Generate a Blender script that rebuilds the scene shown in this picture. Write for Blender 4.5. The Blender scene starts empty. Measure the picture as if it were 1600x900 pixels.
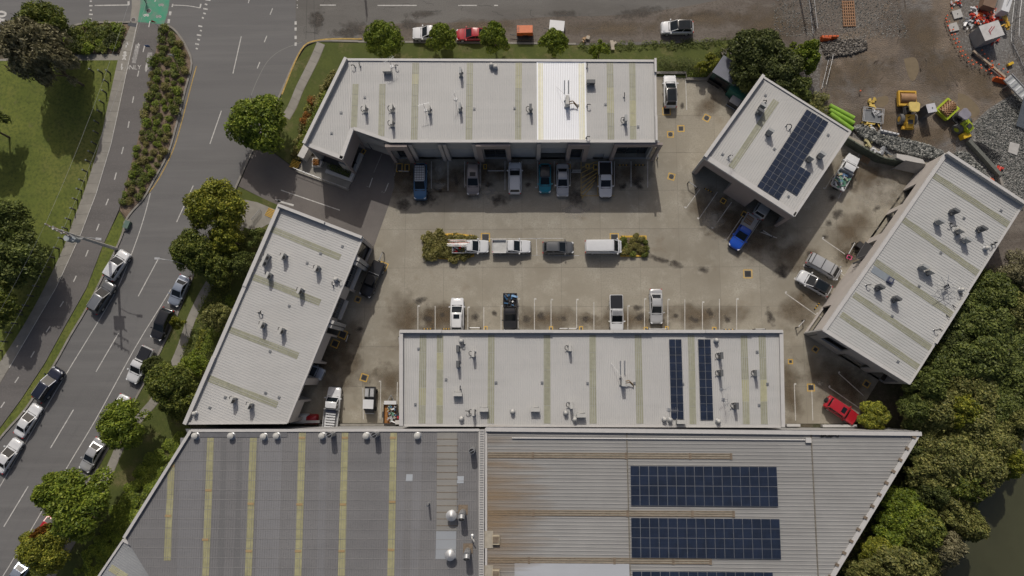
import bpy, math, random
import numpy as np
from mathutils import Vector
R = random.Random(7)
C = bpy.data.collections.new('place'); bpy.context.scene.collection.children.link(C)
sc = bpy.context.scene
rad = math.radians
# ---------------------------------------------------------------- camera
F, H = 1109., 100.
TH = math.atan(145/1109.); PH = math.asin(25/math.sqrt(25**2+145**2+1109**2))
cam = bpy.data.cameras.new('camera'); co = bpy.data.objects.new('camera', cam); C.objects.link(co)
cam.sensor_width = 36; cam.lens = F/1600*36; cam.clip_end = 2000; cam.clip_start = 1
co.location = (0, 0, H); co.rotation_euler = (TH, PH, 0); sc.camera = co
# ---------------------------------------------------------------- light
SUN_EL = 43.5; SHD = Vector((0.125, -1)).normalized()          # shadows fall towards SHD
w = bpy.data.worlds.new('World'); sc.world = w; w.use_nodes = True
nt = w.node_tree; bg = nt.nodes['Background']; sky = nt.nodes.new('ShaderNodeTexSky')
sky.sky_type = 'NISHITA'; sky.sun_disc = False; sky.sun_elevation = rad(SUN_EL)
sky.sun_rotation = math.atan2(-SHD.x, -SHD.y)
nt.links.new(sky.outputs[0], bg.inputs[0]); sky.air_density = .8; sky.dust_density = 5.; sky.ozone_density = 0.; bg.inputs[1].default_value = 0.096
sl = bpy.data.lights.new('sun', 'SUN'); sl.energy = 3.3; sl.angle = rad(0.55); sl.color = (1, .95, .875)
so = bpy.data.objects.new('sun', sl); C.objects.link(so)
d = Vector((SHD.x*math.cos(rad(SUN_EL)), SHD.y*math.cos(rad(SUN_EL)), -math.sin(rad(SUN_EL))))
so.rotation_euler = d.to_track_quat('-Z', 'Y').to_euler(); so.location = (0, 60, 90)
sc.view_settings.view_transform = 'Standard'; sc.view_settings.look = 'None'
sc.view_settings.exposure = -0.5; sc.view_settings.gamma = 1

# a point of the 1600 px map of the site -> metres, at height z
def P(x, y, z=0.):
    v = (x-800., 450.-y, -F)
    c, s = math.cos(TH), math.sin(TH); v = (v[0], c*v[1]-s*v[2], s*v[1]+c*v[2])
    c, s = math.cos(PH), math.sin(PH); v = (c*v[0]+s*v[2], v[1], -s*v[0]+c*v[2])
    t = (H-z)/-v[2]; return (v[0]*t, v[1]*t, z)
def PP(pts, z=0.): return [P(x, y, z) for x, y in pts]
# ---------------------------------------------------------------- materials
MATS = {}
def mat(name, col, rough=.8, metal=0., var=.12, scale=1.5, bump=0., bscale=8., coat=0., col2=None, per=0., detail=6, spec=None, stretch=None, transl=0.):
    if name in MATS: return MATS[name]
    m = bpy.data.materials.new(name); MATS[name] = m; m.use_nodes = True
    t = m.node_tree; n = t.nodes; l = t.links; b = n['Principled BSDF']
    b.inputs['Roughness'].default_value = rough; b.inputs['Metallic'].default_value = metal
    if coat: b.inputs['Coat Weight'].default_value = coat; b.inputs['Coat Roughness'].default_value = .08
    if spec is not None: b.inputs['Specular IOR Level'].default_value = spec
    geo = n.new('ShaderNodeNewGeometry')
    tc = n.new('ShaderNodeMapping'); l.new(geo.outputs['Position'], tc.inputs[0])
    if stretch:
        tc.inputs['Rotation'].default_value = (0, 0, stretch[0]); tc.inputs['Scale'].default_value = (stretch[1], stretch[2], 1)
    ns = n.new('ShaderNodeTexNoise'); ns.inputs['Scale'].default_value = scale; ns.inputs['Detail'].default_value = detail; ns.inputs['Roughness'].default_value = .62
    l.new(tc.outputs[0], ns.inputs[0])
    rp = n.new('ShaderNodeValToRGB'); l.new(ns.outputs[0], rp.inputs[0])
    c2 = col2 or tuple(min(1, c*(1+var)) for c in col); c1 = col if col2 else tuple(c*(1-var) for c in col)
    rp.color_ramp.elements[0].position = .32; rp.color_ramp.elements[1].position = .68
    rp.color_ramp.elements[0].color = (*c1, 1); rp.color_ramp.elements[1].color = (*c2, 1)
    out = rp.outputs[0]
    if per:
        oi = n.new('ShaderNodeObjectInfo'); mr = n.new('ShaderNodeMapRange'); l.new(oi.outputs['Random'], mr.inputs[0])
        mr.inputs[3].default_value = 1-per; mr.inputs[4].default_value = 1+per
        mx = n.new('ShaderNodeVectorMath'); mx.operation = 'SCALE'; l.new(out, mx.inputs[0]); l.new(mr.outputs[0], mx.inputs['Scale']); out = mx.outputs[0]
    l.new(out, b.inputs['Base Color'])
    if bump:
        n2 = n.new('ShaderNodeTexNoise'); n2.inputs['Scale'].default_value = bscale; n2.inputs['Detail'].default_value = 5; l.new(geo.outputs['Position'], n2.inputs[0])
        bp = n.new('ShaderNodeBump'); bp.inputs['Strength'].default_value = bump; bp.inputs['Distance'].default_value = .12
        l.new(n2.outputs[0], bp.inputs['Height']); l.new(bp.outputs[0], b.inputs['Normal'])
    m['_out'] = 0
    return m
def layered(name, base, layers, rough=.9, bump=0., bscale=6.):
    """base colour with noise layers: (colour, scale, lo, hi, detail, stretch)"""
    m = bpy.data.materials.new(name); MATS[name] = m; m.use_nodes = True
    t = m.node_tree; n = t.nodes; l = t.links; b = n['Principled BSDF']; b.inputs['Roughness'].default_value = rough
    geo = n.new('ShaderNodeNewGeometry'); cur = None
    for i, (col, scale, lo, hi, det, st) in enumerate(layers):
        mp = n.new('ShaderNodeMapping'); l.new(geo.outputs['Position'], mp.inputs[0])
        mp.inputs['Location'].default_value = (i*17.3, i*5.1, 0)
        if st: mp.inputs['Rotation'].default_value = (0, 0, st[0]); mp.inputs['Scale'].default_value = (st[1], st[2], 1)
        ns = n.new('ShaderNodeTexNoise'); ns.inputs['Scale'].default_value = scale; ns.inputs['Detail'].default_value = det; ns.inputs['Roughness'].default_value = .65
        l.new(mp.outputs[0], ns.inputs[0])
        mr = n.new('ShaderNodeMapRange'); l.new(ns.outputs[0], mr.inputs[0]); mr.inputs[1].default_value = lo; mr.inputs[2].default_value = hi
        mx = n.new('ShaderNodeMix'); mx.data_type = 'RGBA'; l.new(mr.outputs[0], mx.inputs[0])
        if cur is None: mx.inputs[6].default_value = (*base, 1)
        else: l.new(cur, mx.inputs[6])
        mx.inputs[7].default_value = (*col, 1); cur = mx.outputs[2]
    l.new(cur, b.inputs['Base Color'])
    if bump:
        n2 = n.new('ShaderNodeTexNoise'); n2.inputs['Scale'].default_value = bscale; n2.inputs['Detail'].default_value = 6; l.new(geo.outputs['Position'], n2.inputs[0])
        bp = n.new('ShaderNodeBump'); bp.inputs['Strength'].default_value = bump; bp.inputs['Distance'].default_value = .15
        l.new(n2.outputs[0], bp.inputs['Height']); l.new(bp.outputs[0], b.inputs['Normal'])
    return m
def leafmat(name, a, b_, c_):
    LK = {'leaves_grassy': 1.35, 'leaves_dark': 1.8, 'leaves_rusty': 1.3, 'leaves_riverbank': 1.75, 'leaves_mangrove': 1.8}.get(name, 2.15)
    m = bpy.data.materials.new(name); MATS[name] = m; m.use_nodes = True
    t = m.node_tree; n = t.nodes; l = t.links; b = n['Principled BSDF']; b.inputs['Roughness'].default_value = .55
    b.inputs['Specular IOR Level'].default_value = .3
    geo = n.new('ShaderNodeNewGeometry'); rp = n.new('ShaderNodeValToRGB'); l.new(geo.outputs['Random Per Island'], rp.inputs[0])
    rp.color_ramp.elements[0].color = (*a, 1); rp.color_ramp.elements[1].color = (*c_, 1)
    a, b_, c_ = [tuple(min(.4, v*LK) for v in q) for q in (a, b_, c_)]; rp.color_ramp.elements[0].color = (*a, 1); rp.color_ramp.elements[1].color = (*c_, 1)
    e = rp.color_ramp.elements.new(.5); e.color = (*b_, 1)
    ns = n.new('ShaderNodeTexNoise'); ns.inputs['Scale'].default_value = .55; l.new(geo.outputs['Position'], ns.inputs[0])
    mr = n.new('ShaderNodeMapRange'); l.new(ns.outputs[0], mr.inputs[0]); mr.inputs[1].default_value = .3; mr.inputs[2].default_value = .7; mr.inputs[3].default_value = .75; mr.inputs[4].default_value = 1.3
    mx = n.new('ShaderNodeVectorMath'); mx.operation = 'SCALE'; l.new(rp.outputs[0], mx.inputs[0]); l.new(mr.outputs[0], mx.inputs['Scale'])
    l.new(mx.outputs[0], b.inputs['Base Color'])
    tr = n.new('ShaderNodeBsdfTranslucent'); l.new(mx.outputs[0], tr.inputs[0]); ms = n.new('ShaderNodeMixShader'); ms.inputs[0].default_value = .25
    l.new(b.outputs[0], ms.inputs[1]); l.new(tr.outputs[0], ms.inputs[2]); l.new(ms.outputs[0], n['Material Output'].inputs[0])
    return m
def stainmat(name, col, strength=.8, nscale=1.2, st=None):
    m = bpy.data.materials.new(name); MATS[name] = m; m.use_nodes = True
    t = m.node_tree; n = t.nodes; l = t.links; b = n['Principled BSDF']; b.inputs['Roughness'].default_value = .7
    b.inputs['Base Color'].default_value = (*col, 1)
    tc = n.new('ShaderNodeTexCoord'); geo = n.new('ShaderNodeNewGeometry')
    vl = n.new('ShaderNodeVectorMath'); vl.operation = 'LENGTH'; l.new(tc.outputs['Object'], vl.inputs[0])
    ns = n.new('ShaderNodeTexNoise'); ns.inputs['Scale'].default_value = nscale; ns.inputs['Detail'].default_value = 7; mp = n.new('ShaderNodeMapping'); l.new(geo.outputs['Position'], mp.inputs[0]); mp.inputs['Scale'].default_value = (*(st or (1, 1)), 1); l.new(mp.outputs[0], ns.inputs[0])
    ad = n.new('ShaderNodeMath'); ad.operation = 'MULTIPLY_ADD'; l.new(ns.outputs[0], ad.inputs[0]); ad.inputs[1].default_value = 1.5; l.new(vl.outputs['Value'], ad.inputs[2])
    mr = n.new('ShaderNodeMapRange'); l.new(ad.outputs[0], mr.inputs[0]); mr.inputs[1].default_value = .75; mr.inputs[2].default_value = 1.65; mr.inputs[3].default_value = strength; mr.inputs[4].default_value = 0
    l.new(mr.outputs[0], b.inputs['Alpha']); return m

concrete = layered('yard_concrete_worn', (.315, .29, .235), [((.25, .225, .175), .09, .42, .62, 4, None), ((.375, .35, .29), .35, .5, .72, 6, None), ((.20, .16, .11), .22, .60, .78, 8, None), ((.26, .235, .19), 5, .45, .7, 4, None)], .85, .15, 10)
# slabs differ slightly from pour to pour
def add_per(m, amt):
    t = m.node_tree; n = t.nodes; l = t.links; b = n['Principled BSDF']; s = b.inputs['Base Color'].links[0].from_socket
    oi = n.new('ShaderNodeObjectInfo'); mr = n.new('ShaderNodeMapRange'); l.new(oi.outputs['Random'], mr.inputs[0]); mr.inputs[3].default_value = 1-amt; mr.inputs[4].default_value = 1+amt
    mx = n.new('ShaderNodeVectorMath'); mx.operation = 'SCALE'; l.new(s, mx.inputs[0]); l.new(mr.outputs[0], mx.inputs['Scale']); l.new(mx.outputs[0], b.inputs['Base Color'])
add_per(concrete, .05)
asphalt = layered('street_asphalt', (.145, .143, .142), [((.115, .113, .113), .14, .45, .65, 5, (rad(-62), .12, 1.3)), ((.185, .181, .178), .5, .5, .75, 8, (rad(-62), .08, 1.6)), ((.165, .162, .158), 9, .4, .7, 3, None)], .9, .2, 14)
asphalt_top = layered('side_street_asphalt', (.17, .163, .15), [((.125, .118, .107), .12, .42, .62, 6, (0, .35, 1.2)), ((.19, .18, .165), .4, .52, .75, 9, (0, .3, 1)), ((.11, .105, .10), 7, .45, .7, 4, None)], .9, .25, 10)
plum = layered('driveway_asphalt', (.155, .142, .132), [((.125, .112, .106), .2, .45, .65, 6, None), ((.16, .14, .13), 6, .5, .75, 4, None)], .9, .2, 12)
cyclemat = layered('cycleway_asphalt', (.142, .133, .128), [((.112, .105, .102), .2, .45, .65, 6, (rad(-68), .2, 1.5)), ((.17, .16, .153), 6, .5, .75, 4, None)], .9, .2, 12)
pathmat = mat('footpath_concrete', (.26, .245, .215), .9, var=.12, scale=.8, per=.07)
kerbmat = mat('kerb_concrete', (.25, .235, .21), .9, var=.18, scale=1.2)
jointmat = mat('slab_joint', (.19, .17, .14), .95)
grass = layered('park_grass', (.118, .148, .024), [((.155, .18, .032), .25, .42, .6, 6, None), ((.165, .165, .045), .09, .5, .72, 5, None), ((.065, .088, .016), 2.5, .45, .7, 5, None), ((.14, .125, .065), .8, .62, .8, 7, None)], .95, .6, 18)
verge = layered('verge_grass', (.095, .115, .024), [((.075, .095, .02), .5, .42, .6, 6, None), ((.20, .165, .08), .3, .52, .72, 7, None), ((.07, .088, .018), 4, .45, .7, 5, None)], .95, .6, 18)
mulch = layered('bed_mulch', (.22, .165, .12), [((.14, .10, .07), 1.6, .4, .65, 8, None), ((.22, .175, .13), 3.5, .55, .75, 6, None)], .95, .6, 12)
gravel = layered('site_gravel', (.195, .19, .183), [((.13, .112, .095), .12, .4, .6, 7, None), ((.30, .295, .285), 3.2, .5, .66, 8, None), ((.07, .066, .062), 5.5, .52, .66, 6, None)], .95, .9, 9)
mud = layered('site_mud', (.19, .15, .112), [((.115, .095, .078), .1, .42, .58, 9, None), ((.25, .195, .14), .16, .54, .68, 9, None), ((.165, .155, .145), .22, .52, .66, 8, None), ((.085, .068, .052), .8, .57, .7, 9, (rad(-40), .5, 1.3)), ((.24, .22, .19), 5, .58, .75, 5, None)], .9, .9, 5)
dirtroad = layered('dirty_shoulder', (.165, .142, .12), [((.115, .095, .078), .22, .4, .62, 9, (0, .3, 1.3)), ((.2, .18, .155), .6, .52, .75, 9, (0, .35, 1.2)), ((.075, .065, .056), 3, .5, .7, 7, None)], .9, .5, 7)
soil = layered('bank_soil', (.09, .075, .05), [((.05, .055, .025), .4, .4, .65, 7, None), ((.13, .11, .08), 2, .5, .75, 7, None)], .95, .7, 6)
aggregate = layered('rock_aggregate', (.16, .155, .145), [((.34, .33, .31), 2.4, .5, .6, 9, None), ((.05, .05, .05), 3.4, .5, .62, 7, None)], .9, 1., 5)
water = mat('river_water', (.065, .066, .036), .12, var=.15, scale=.1, bump=.05, bscale=2)
puddle = mat('puddle_water', (.19, .15, .095), .18, var=.1)
white_paint = mat('road_paint_white', (.50, .49, .465), .8, var=.25, scale=2.5)
yellow_paint = mat('road_paint_yellow', (.62, .38, .05), .8, var=.22, scale=2.5)
faded_yellow = mat('faded_paint_yellow', (.42, .29, .09), .85, var=.3, scale=2.5)
green_paint = mat('crossing_paint_green', (.03, .30, .17), .85, scale=.55, col2=(.16, .24, .19), detail=3)
roof_mat = {}
def roofmat(name, ang, col=(.50, .50, .485), dirt=.055, rust=None):
    L = [(tuple(c*(1-dirt) for c in col), .5, .42, .62, 6, (ang, .05, 1.6)), (tuple(min(1, c*(1+dirt*.8)) for c in col), .12, .45, .65, 4, None), (tuple(c*(1-dirt*2.2) for c in col), .8, .66, .85, 8, (ang, .12, 1.4))]
    if rust: L.append((rust, .13, .42, .66, 7, (ang, .25, 1)))
    m = layered(name, col, L, .55); m.node_tree.nodes['Principled BSDF'].inputs['Specular IOR Level'].default_value = .35; return m
white_wall = mat('wall_white_render', (.44, .43, .41), .85, var=.06, scale=.6)
grey_wall = mat('wall_grey_render', (.33, .33, .325), .85, var=.06, scale=.6)
pink_wall = mat('wall_taupe_render', (.30, .255, .235), .85, var=.06, scale=.6)
cream_wall = mat('wall_cream_render', (.46, .425, .395), .85, var=.06, scale=.6)
trim = mat('trim_white_metal', (.50, .49, .475), .5, var=.05)
glass = mat('window_glass_dark', (.018, .022, .028), .06, var=.3, spec=.6)
carglass = mat('car_glass', (.012, .016, .02), .08, var=.2, spec=.3)
mullion = mat('mullion_dark', (.05, .05, .055), .4)
roller = mat('roller_door_grey', (.42, .43, .43), .6, var=.05)
dark = mat('dark_metal', (.03, .03, .032), .5)
black = mat('black_plastic', (.015, .015, .016), .5)
rubber = mat('tyre_rubber', (.02, .02, .021), .85)
steel = mat('steel_galvanised', (.38, .39, .40), .4, .6, var=.1)
alu = mat('aluminium_pale', (.45, .455, .46), .45, .3)
acwhite = mat('unit_casing', (.46, .455, .43), .6, var=.08)
skyl_g = mat('skylight_green_fibreglass', (.30, .30, .225), .5, var=.1, scale=2, per=.05)
skyl_y = mat('skylight_yellow_fibreglass', (.37, .36, .235), .5, var=.1, scale=2, per=.05)
skyl_d = mat('skylight_aged_yellow', (.34, .325, .185), .6, var=.14, scale=1.2, per=.05)
rustm = mat('rusty_brown', (.185, .145, .105), .9, var=.3, scale=3)
wood = mat('weathered_timber', (.32, .21, .12), .85, var=.2, scale=3)
red_tail = mat('tail_lamp_red', (.45, .02, .02), .25)
lamp_clear = mat('head_lamp_clear', (.7, .72, .74), .15)
orange_pl = mat('orange_plastic', (.65, .12, .025), .5, var=.1)
bark = mat('bark', (.13, .10, .075), .95, var=.3, scale=3)

leaf = {
 'olive': leafmat('leaves_olive', (.026, .038, .009), (.06, .075, .013), (.115, .12, .026)),
 'bright': leafmat('leaves_bright', (.032, .050, .008), (.072, .098, .010), (.13, .15, .02)),
 'dark': leafmat('leaves_dark', (.020, .028, .009), (.045, .056, .015), (.085, .095, .028)),
 'grey': leafmat('leaves_grey_brown', (.055, .052, .026), (.095, .088, .048), (.145, .132, .08)),
 'gold': leafmat('leaves_yellow_green', (.045, .056, .010), (.10, .11, .014), (.18, .17, .024)),
 'mangrove': leafmat('leaves_mangrove', (.045, .055, .016), (.10, .105, .03), (.175, .165, .055)),
 'river': leafmat('leaves_riverbank', (.030, .042, .012), (.066, .084, .020), (.12, .135, .035)),
 'rust': leafmat('leaves_rusty', (.10, .06, .015), (.24, .09, .02), (.32, .16, .03)),
 'reed': leafmat('leaves_grassy', (.07, .075, .02), (.14, .13, .035), (.22, .19, .07)),
}
# ---------------------------------------------------------------- mesh helpers
class MB:
    def __init__(s): s.v = []; s.f = []
    def face(s, pts): i = len(s.v); s.v += [tuple(p) for p in pts]; s.f.append(tuple(range(i, i+len(pts)))); return s
    def prism(s, poly, z0, z1, bottom=False):
        poly = [(p[0], p[1]) for p in poly]
        a = sum(poly[i][0]*poly[(i+1) % len(poly)][1]-poly[(i+1) % len(poly)][0]*poly[i][1] for i in range(len(poly)))
        if a < 0: poly = poly[::-1]
        n = len(poly); i = len(s.v)
        s.v += [(x, y, z0) for x, y in poly]+[(x, y, z1) for x, y in poly]
        s.f.append(tuple(range(i+n, i+2*n)))
        if bottom: s.f.append(tuple(range(i+n-1, i-1, -1)))
        for k in range(n): s.f.append((i+k, i+(k+1) % n, i+n+(k+1) % n, i+n+k))
        return s
    def box(s, c, d, rz=0., rx=0.):
        x, y, z = d[0]/2, d[1]/2, d[2]/2; ca, sa = math.cos(rz), math.sin(rz); cb, sb = math.cos(rx), math.sin(rx); i = len(s.v)
        for dz in (-z, z):
            for dx, dy in ((-x, -y), (x, -y), (x, y), (-x, y)):
                yy = dy*cb-dz*sb; zz = dy*sb+dz*cb
                s.v.append((c[0]+dx*ca-yy*sa, c[1]+dx*sa+yy*ca, c[2]+zz))
        for q in ((3, 2, 1, 0), (4, 5, 6, 7), (0, 1, 5, 4), (1, 2, 6, 5), (2, 3, 7, 6), (3, 0, 4, 7)): s.f.append(tuple(i+k for k in q))
        return s
    def tube(s, a, b, r, n=8, r2=None, caps=True):
        a = Vector(a); b = Vector(b); r2 = r if r2 is None else r2; ax = (b-a).normalized()
        u = ax.orthogonal().normalized(); v = ax.cross(u); i = len(s.v)
        for p, q in ((a, r), (b, r2)):
            for k in range(n):
                t = 2*math.pi*k/n; s.v.append(tuple(p+u*math.cos(t)*q+v*math.sin(t)*q))
        for k in range(n): s.f.append((i+k, i+(k+1) % n, i+n+(k+1) % n, i+n+k))
        if caps: s.f.append(tuple(range(i+n-1, i-1, -1))); s.f.append(tuple(range(i+n, i+2*n)))
        return s
    def path(s, pts, r, n=6):
        for a, b in zip(pts, pts[1:]): s.tube(a, b, r, n)
        return s
    def lathe(s, c, prof, n=16):
        i = len(s.v)
        for r, z in prof:
            for k in range(n): t = 2*math.pi*k/n; s.v.append((c[0]+r*math.cos(t), c[1]+r*math.sin(t), c[2]+z))
        for j in range(len(prof)-1):
            for k in range(n): s.f.append((i+j*n+k, i+j*n+(k+1) % n, i+(j+1)*n+(k+1) % n, i+(j+1)*n+k))
        s.f.append(tuple(i+(len(prof)-1)*n+k for k in range(n)))
        return s
    def loft(s, rings, caps=True):
        i = len(s.v); n = len(rings[0])
        for r in rings: s.v += [tuple(p) for p in r]
        for j in range(len(rings)-1):
            for k in range(n): s.f.append((i+j*n+k, i+j*n+(k+1) % n, i+(j+1)*n+(k+1) % n, i+(j+1)*n+k))
        if caps: s.f.append(tuple(i+k for k in range(n))[::-1]); s.f.append(tuple(i+(len(rings)-1)*n+k for k in range(n)))
        return s
    def mesh(s, name, m, off=(0, 0, 0), smooth=False):
        me = bpy.data.meshes.new(name); v = np.array(s.v, dtype=float)-np.array(off, dtype=float)
        me.from_pydata(v.tolist(), [], s.f)
        if m: me.materials.append(m)
        if smooth:
            me.shade_smooth()
            try: me.set_sharp_from_angle(angle=rad(38))
            except Exception: pass
        me.update(); return me
def wloc(o):
    v = Vector((0, 0, 0))
    while o: v += o.location; o = o.parent
    return v
def link(name, me, parent=None, loc=(0, 0, 0), rz=0.):
    o = bpy.data.objects.new(name, me); C.objects.link(o); o.location = loc; o.rotation_euler = (0, 0, rz)
    if parent: o.parent = parent
    return o
def wobj(name, mb, m, parent=None, smooth=False, kind=None):      # mesh in world metres
    off = wloc(parent) if parent else (0, 0, 0)
    o = link(name, mb.mesh(name, m, off, smooth), parent)
    if kind: o['kind'] = kind
    return o
def lobj(name, mb, m, parent, smooth=False): return link(name, mb.mesh(name, m, (0, 0, 0), smooth), parent)
def tag(o, label, cat, group=None, kind=None):
    if label: o['label'] = label
    if cat: o['category'] = cat
    if group: o['group'] = group
    if kind: o['kind'] = kind
    return o
def thing(name, label, cat, loc=(0, 0, 0), rz=0., group=None):
    return tag(link(name, None, None, loc, rz), label, cat, group)
def copytree(o, parent=None):
    c = o.copy(); C.objects.link(c)
    if parent: c.parent = parent
    for ch in list(o.children): copytree(ch, c)
    return c
def sheet(name, pts, m, z, kind='structure', parent=None, skirt=0.):
    w_ = PP(pts, z); mb = MB()
    if skirt: mb.prism(w_, z-skirt, z)
    else:
        a = sum(w_[i][0]*w_[(i+1) % len(w_)][1]-w_[(i+1) % len(w_)][0]*w_[i][1] for i in range(len(w_)))
        mb.face(w_ if a > 0 else w_[::-1])
    o = wobj(name, mb, m, parent)
    if kind and not parent: o['kind'] = kind
    return o
def ribbon_pts(pts, wd):
    L, Rr = [], []
    for i, p in enumerate(pts):
        a = Vector(pts[max(0, i-1)][:2]); b = Vector(pts[min(len(pts)-1, i+1)][:2]); t = (b-a).normalized(); n = Vector((-t.y, t.x))*wd/2
        L.append((p[0]+n.x, p[1]+n.y)); Rr.append((p[0]-n.x, p[1]-n.y))
    return L, Rr
def ribbon(mb, pts, wd, z, z0=None):
    L, Rr = ribbon_pts(pts, wd)
    for i in range(len(pts)-1):
        q = [Rr[i], Rr[i+1], L[i+1], L[i]]
        if z0 is None: mb.face([(x, y, z) for x, y in q])
        else: mb.prism(q, z0, z)
    return mb
def smooth_px(pts, n=4):
    out = []
    for i in range(len(pts)-1):
        p0 = pts[max(0, i-1)]; p1 = pts[i]; p2 = pts[i+1]; p3 = pts[min(len(pts)-1, i+2)]
        for k in range(n):
            t = k/n; out.append(tuple(.5*((2*p1[j])+(-p0[j]+p2[j])*t+(2*p0[j]-5*p1[j]+4*p2[j]-p3[j])*t*t+(-p0[j]+3*p1[j]-3*p2[j]+p3[j])*t**3) for j in (0, 1)))
    out.append(pts[-1]); return out
def resample(pts, n):
    P_ = [Vector(p[:2]) for p in pts]; L = [0]
    for a, b in zip(P_, P_[1:]): L.append(L[-1]+(b-a).length)
    out = []; j = 0
    for k in range(n):
        s = L[-1]*k/(n-1)
        while j < len(L)-2 and L[j+1] < s: j += 1
        t = (s-L[j])/max(1e-6, L[j+1]-L[j]); out.append(P_[j].lerp(P_[j+1], t))
    return out
def clip_cell(poly, x0, y0, x1, y1):
    def cl(p, f, g):
        o = []
        for i in range(len(p)):
            a, b = p[i-1], p[i]; fa, fb = f(a), f(b)
            if fb >= 0:
                if fa < 0: o.append(g(a, b, fa/(fa-fb)))
                o.append(b)
            elif fa >= 0: o.append(g(a, b, fa/(fa-fb)))
        return o
    g = lambda a, b, t: (a[0]+(b[0]-a[0])*t, a[1]+(b[1]-a[1])*t)
    for f in (lambda p: p[0]-x0, lambda p: x1-p[0], lambda p: p[1]-y0, lambda p: y1-p[1]):
        if not poly: return []
        poly = cl(poly, f, g)
    return poly
def area(p): return abs(sum(p[i-1][0]*p[i][1]-p[i][0]*p[i-1][1] for i in range(len(p)))/2) if len(p) > 2 else 0
def inside(p, poly):
    c = False
    for i in range(len(poly)):
        a, b = poly[i-1], poly[i]
        if (a[1] > p[1]) != (b[1] > p[1]) and p[0] < (b[0]-a[0])*(p[1]-a[1])/(b[1]-a[1])+a[0]: c = not c
    return c
def line_spans(poly, o, dr):
    n = Vector((-dr.y, dr.x)); ts = []
    for i in range(len(poly)):
        a = Vector(poly[i-1][:2])-o; b = Vector(poly[i][:2])-o; da, db = a.dot(n), b.dot(n)
        if (da > 0) != (db > 0): t = da/(da-db); ts.append((a+(b-a)*t).dot(dr))
    ts.sort(); return list(zip(ts[::2], ts[1::2]))

# ================================================================ SETTING
exec_order = 'setting'
bank = [(1640, 440), (1600, 560), (1592, 640), (1570, 740), (1520, 800), (1495, 860), (1478, 900), (1450, 1010)]
W_ = [(-900, -700, 0), (900, -700, 0), (900, 700, 0), (-900, 700, 0)]
g = PP(bank, -.03)
poly = [(-900, -700), (g[-1][0]-20, -700)]+[(p[0], p[1]) for p in g[::-1]]+[(g[0][0]+40, g[0][1]+45), (900, 300), (900, 700), (-900, 700)]
o = wobj('ground', MB().prism(poly, -2.2, -.03), soil); o['kind'] = 'structure'
o = wobj('river', MB().face([(-200, -700, -1.4), (900, -700, -1.4), (900, 320, -1.4), (-200, 320, -1.4)]), water); o['kind'] = 'structure'

# main street
west_k = [(330, -260), (303, -60), (262, 40), (280, 55), (292, 75), (300, 100), (290, 140), (275, 200), (263, 240), (240, 283), (225, 310), (207, 330), (197, 345), (192, 365), (181, 391), (162, 430), (137, 480), (110, 525), (85, 570), (42, 637), (7, 677), (-30, 725), (-160, 900), (-330, 1130)]
east_k = [(515, 64), (492, 65), (475, 73), (460, 98), (437, 150), (418, 190), (398, 228), (370, 290), (352, 330), (325, 380), (300, 435), (277, 492), (250, 550), (222, 605), (200, 645), (172, 695), (148, 738), (110, 790), (75, 840), (35, 900), (-120, 1130)]
sheet('main_street', [(330, -260), (140, -260)]+[(140, 36), (262, 44)]+west_k[2:]+east_k[::-1]+[(560, 64), (560, -260)], asphalt, 0.)
sheet('north_street', [(462, -260), (462, 66), (515, 67), (800, 68), (900, 70), (960, 71), (1100, 66), (1160, 58), (1250, 60), (1420, 40), (1420, -260)], asphalt_top, .004)
sheet('west_side_street', [(-400, -200), (-400, 62), (0, 60), (60, 55), (100, 47), (140, 36), (207, 36), (207, -200)], asphalt, .004)
dirt = [(560, 70), (560, 40), (640, 36), (760, 34), (860, 26), (960, 24), (1060, 12), (1150, -4), (1260, -10), (1420, -10), (1420, 75), (1240, 72), (1160, 62), (1100, 68), (960, 72)]
sheet('muddy_shoulder', smooth_px(dirt[1:13], 3)+[(800, 70), (560, 70)], dirtroad, .010)
sheet('gravel_yard', [(1205, -260), (1205, 40), (1190, 70), (1160, 130), (1300, 230), (1450, 262), (1476, 240), (1560, 330), (1640, 440), (1900, 470), (1900, -260)], gravel, .006)
sheet('mud_track', smooth_px([(1288, 60), (1370, 30), (1400, -40), (1480, -60), (1500, 20), (1490, 60), (1530, 95), (1560, 130), (1600, 140), (1580, 170), (1500, 210), (1490, 240), (1440, 235), (1370, 215), (1330, 205), (1285, 160), (1282, 110)], 4), mud, .016)
sheet('rock_stockpile_ground', smooth_px([(1518, 195), (1560, 160), (1640, 130), (1720, 200), (1660, 330), (1600, 330), (1560, 290), (1515, 250)], 4), aggregate, .020)
sheet('bare_earth_track', smooth_px([(1560, 330), (1640, 320), (1660, 440), (1600, 470), (1545, 430), (1540, 390)], 4), dirtroad, .022)
for pts in ([(1412, 92), (1430, 90), (1436, 108), (1428, 126), (1420, 120)], [(1372, 152), (1386, 150), (1388, 160), (1378, 168), (1368, 164)], [(1497, 145), (1512, 150), (1528, 166), (1530, 178), (1518, 184), (1504, 178), (1497, 162)]):
    sheet('puddle', smooth_px(pts+[pts[0]], 4)[:-1], puddle, .022)
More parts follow.
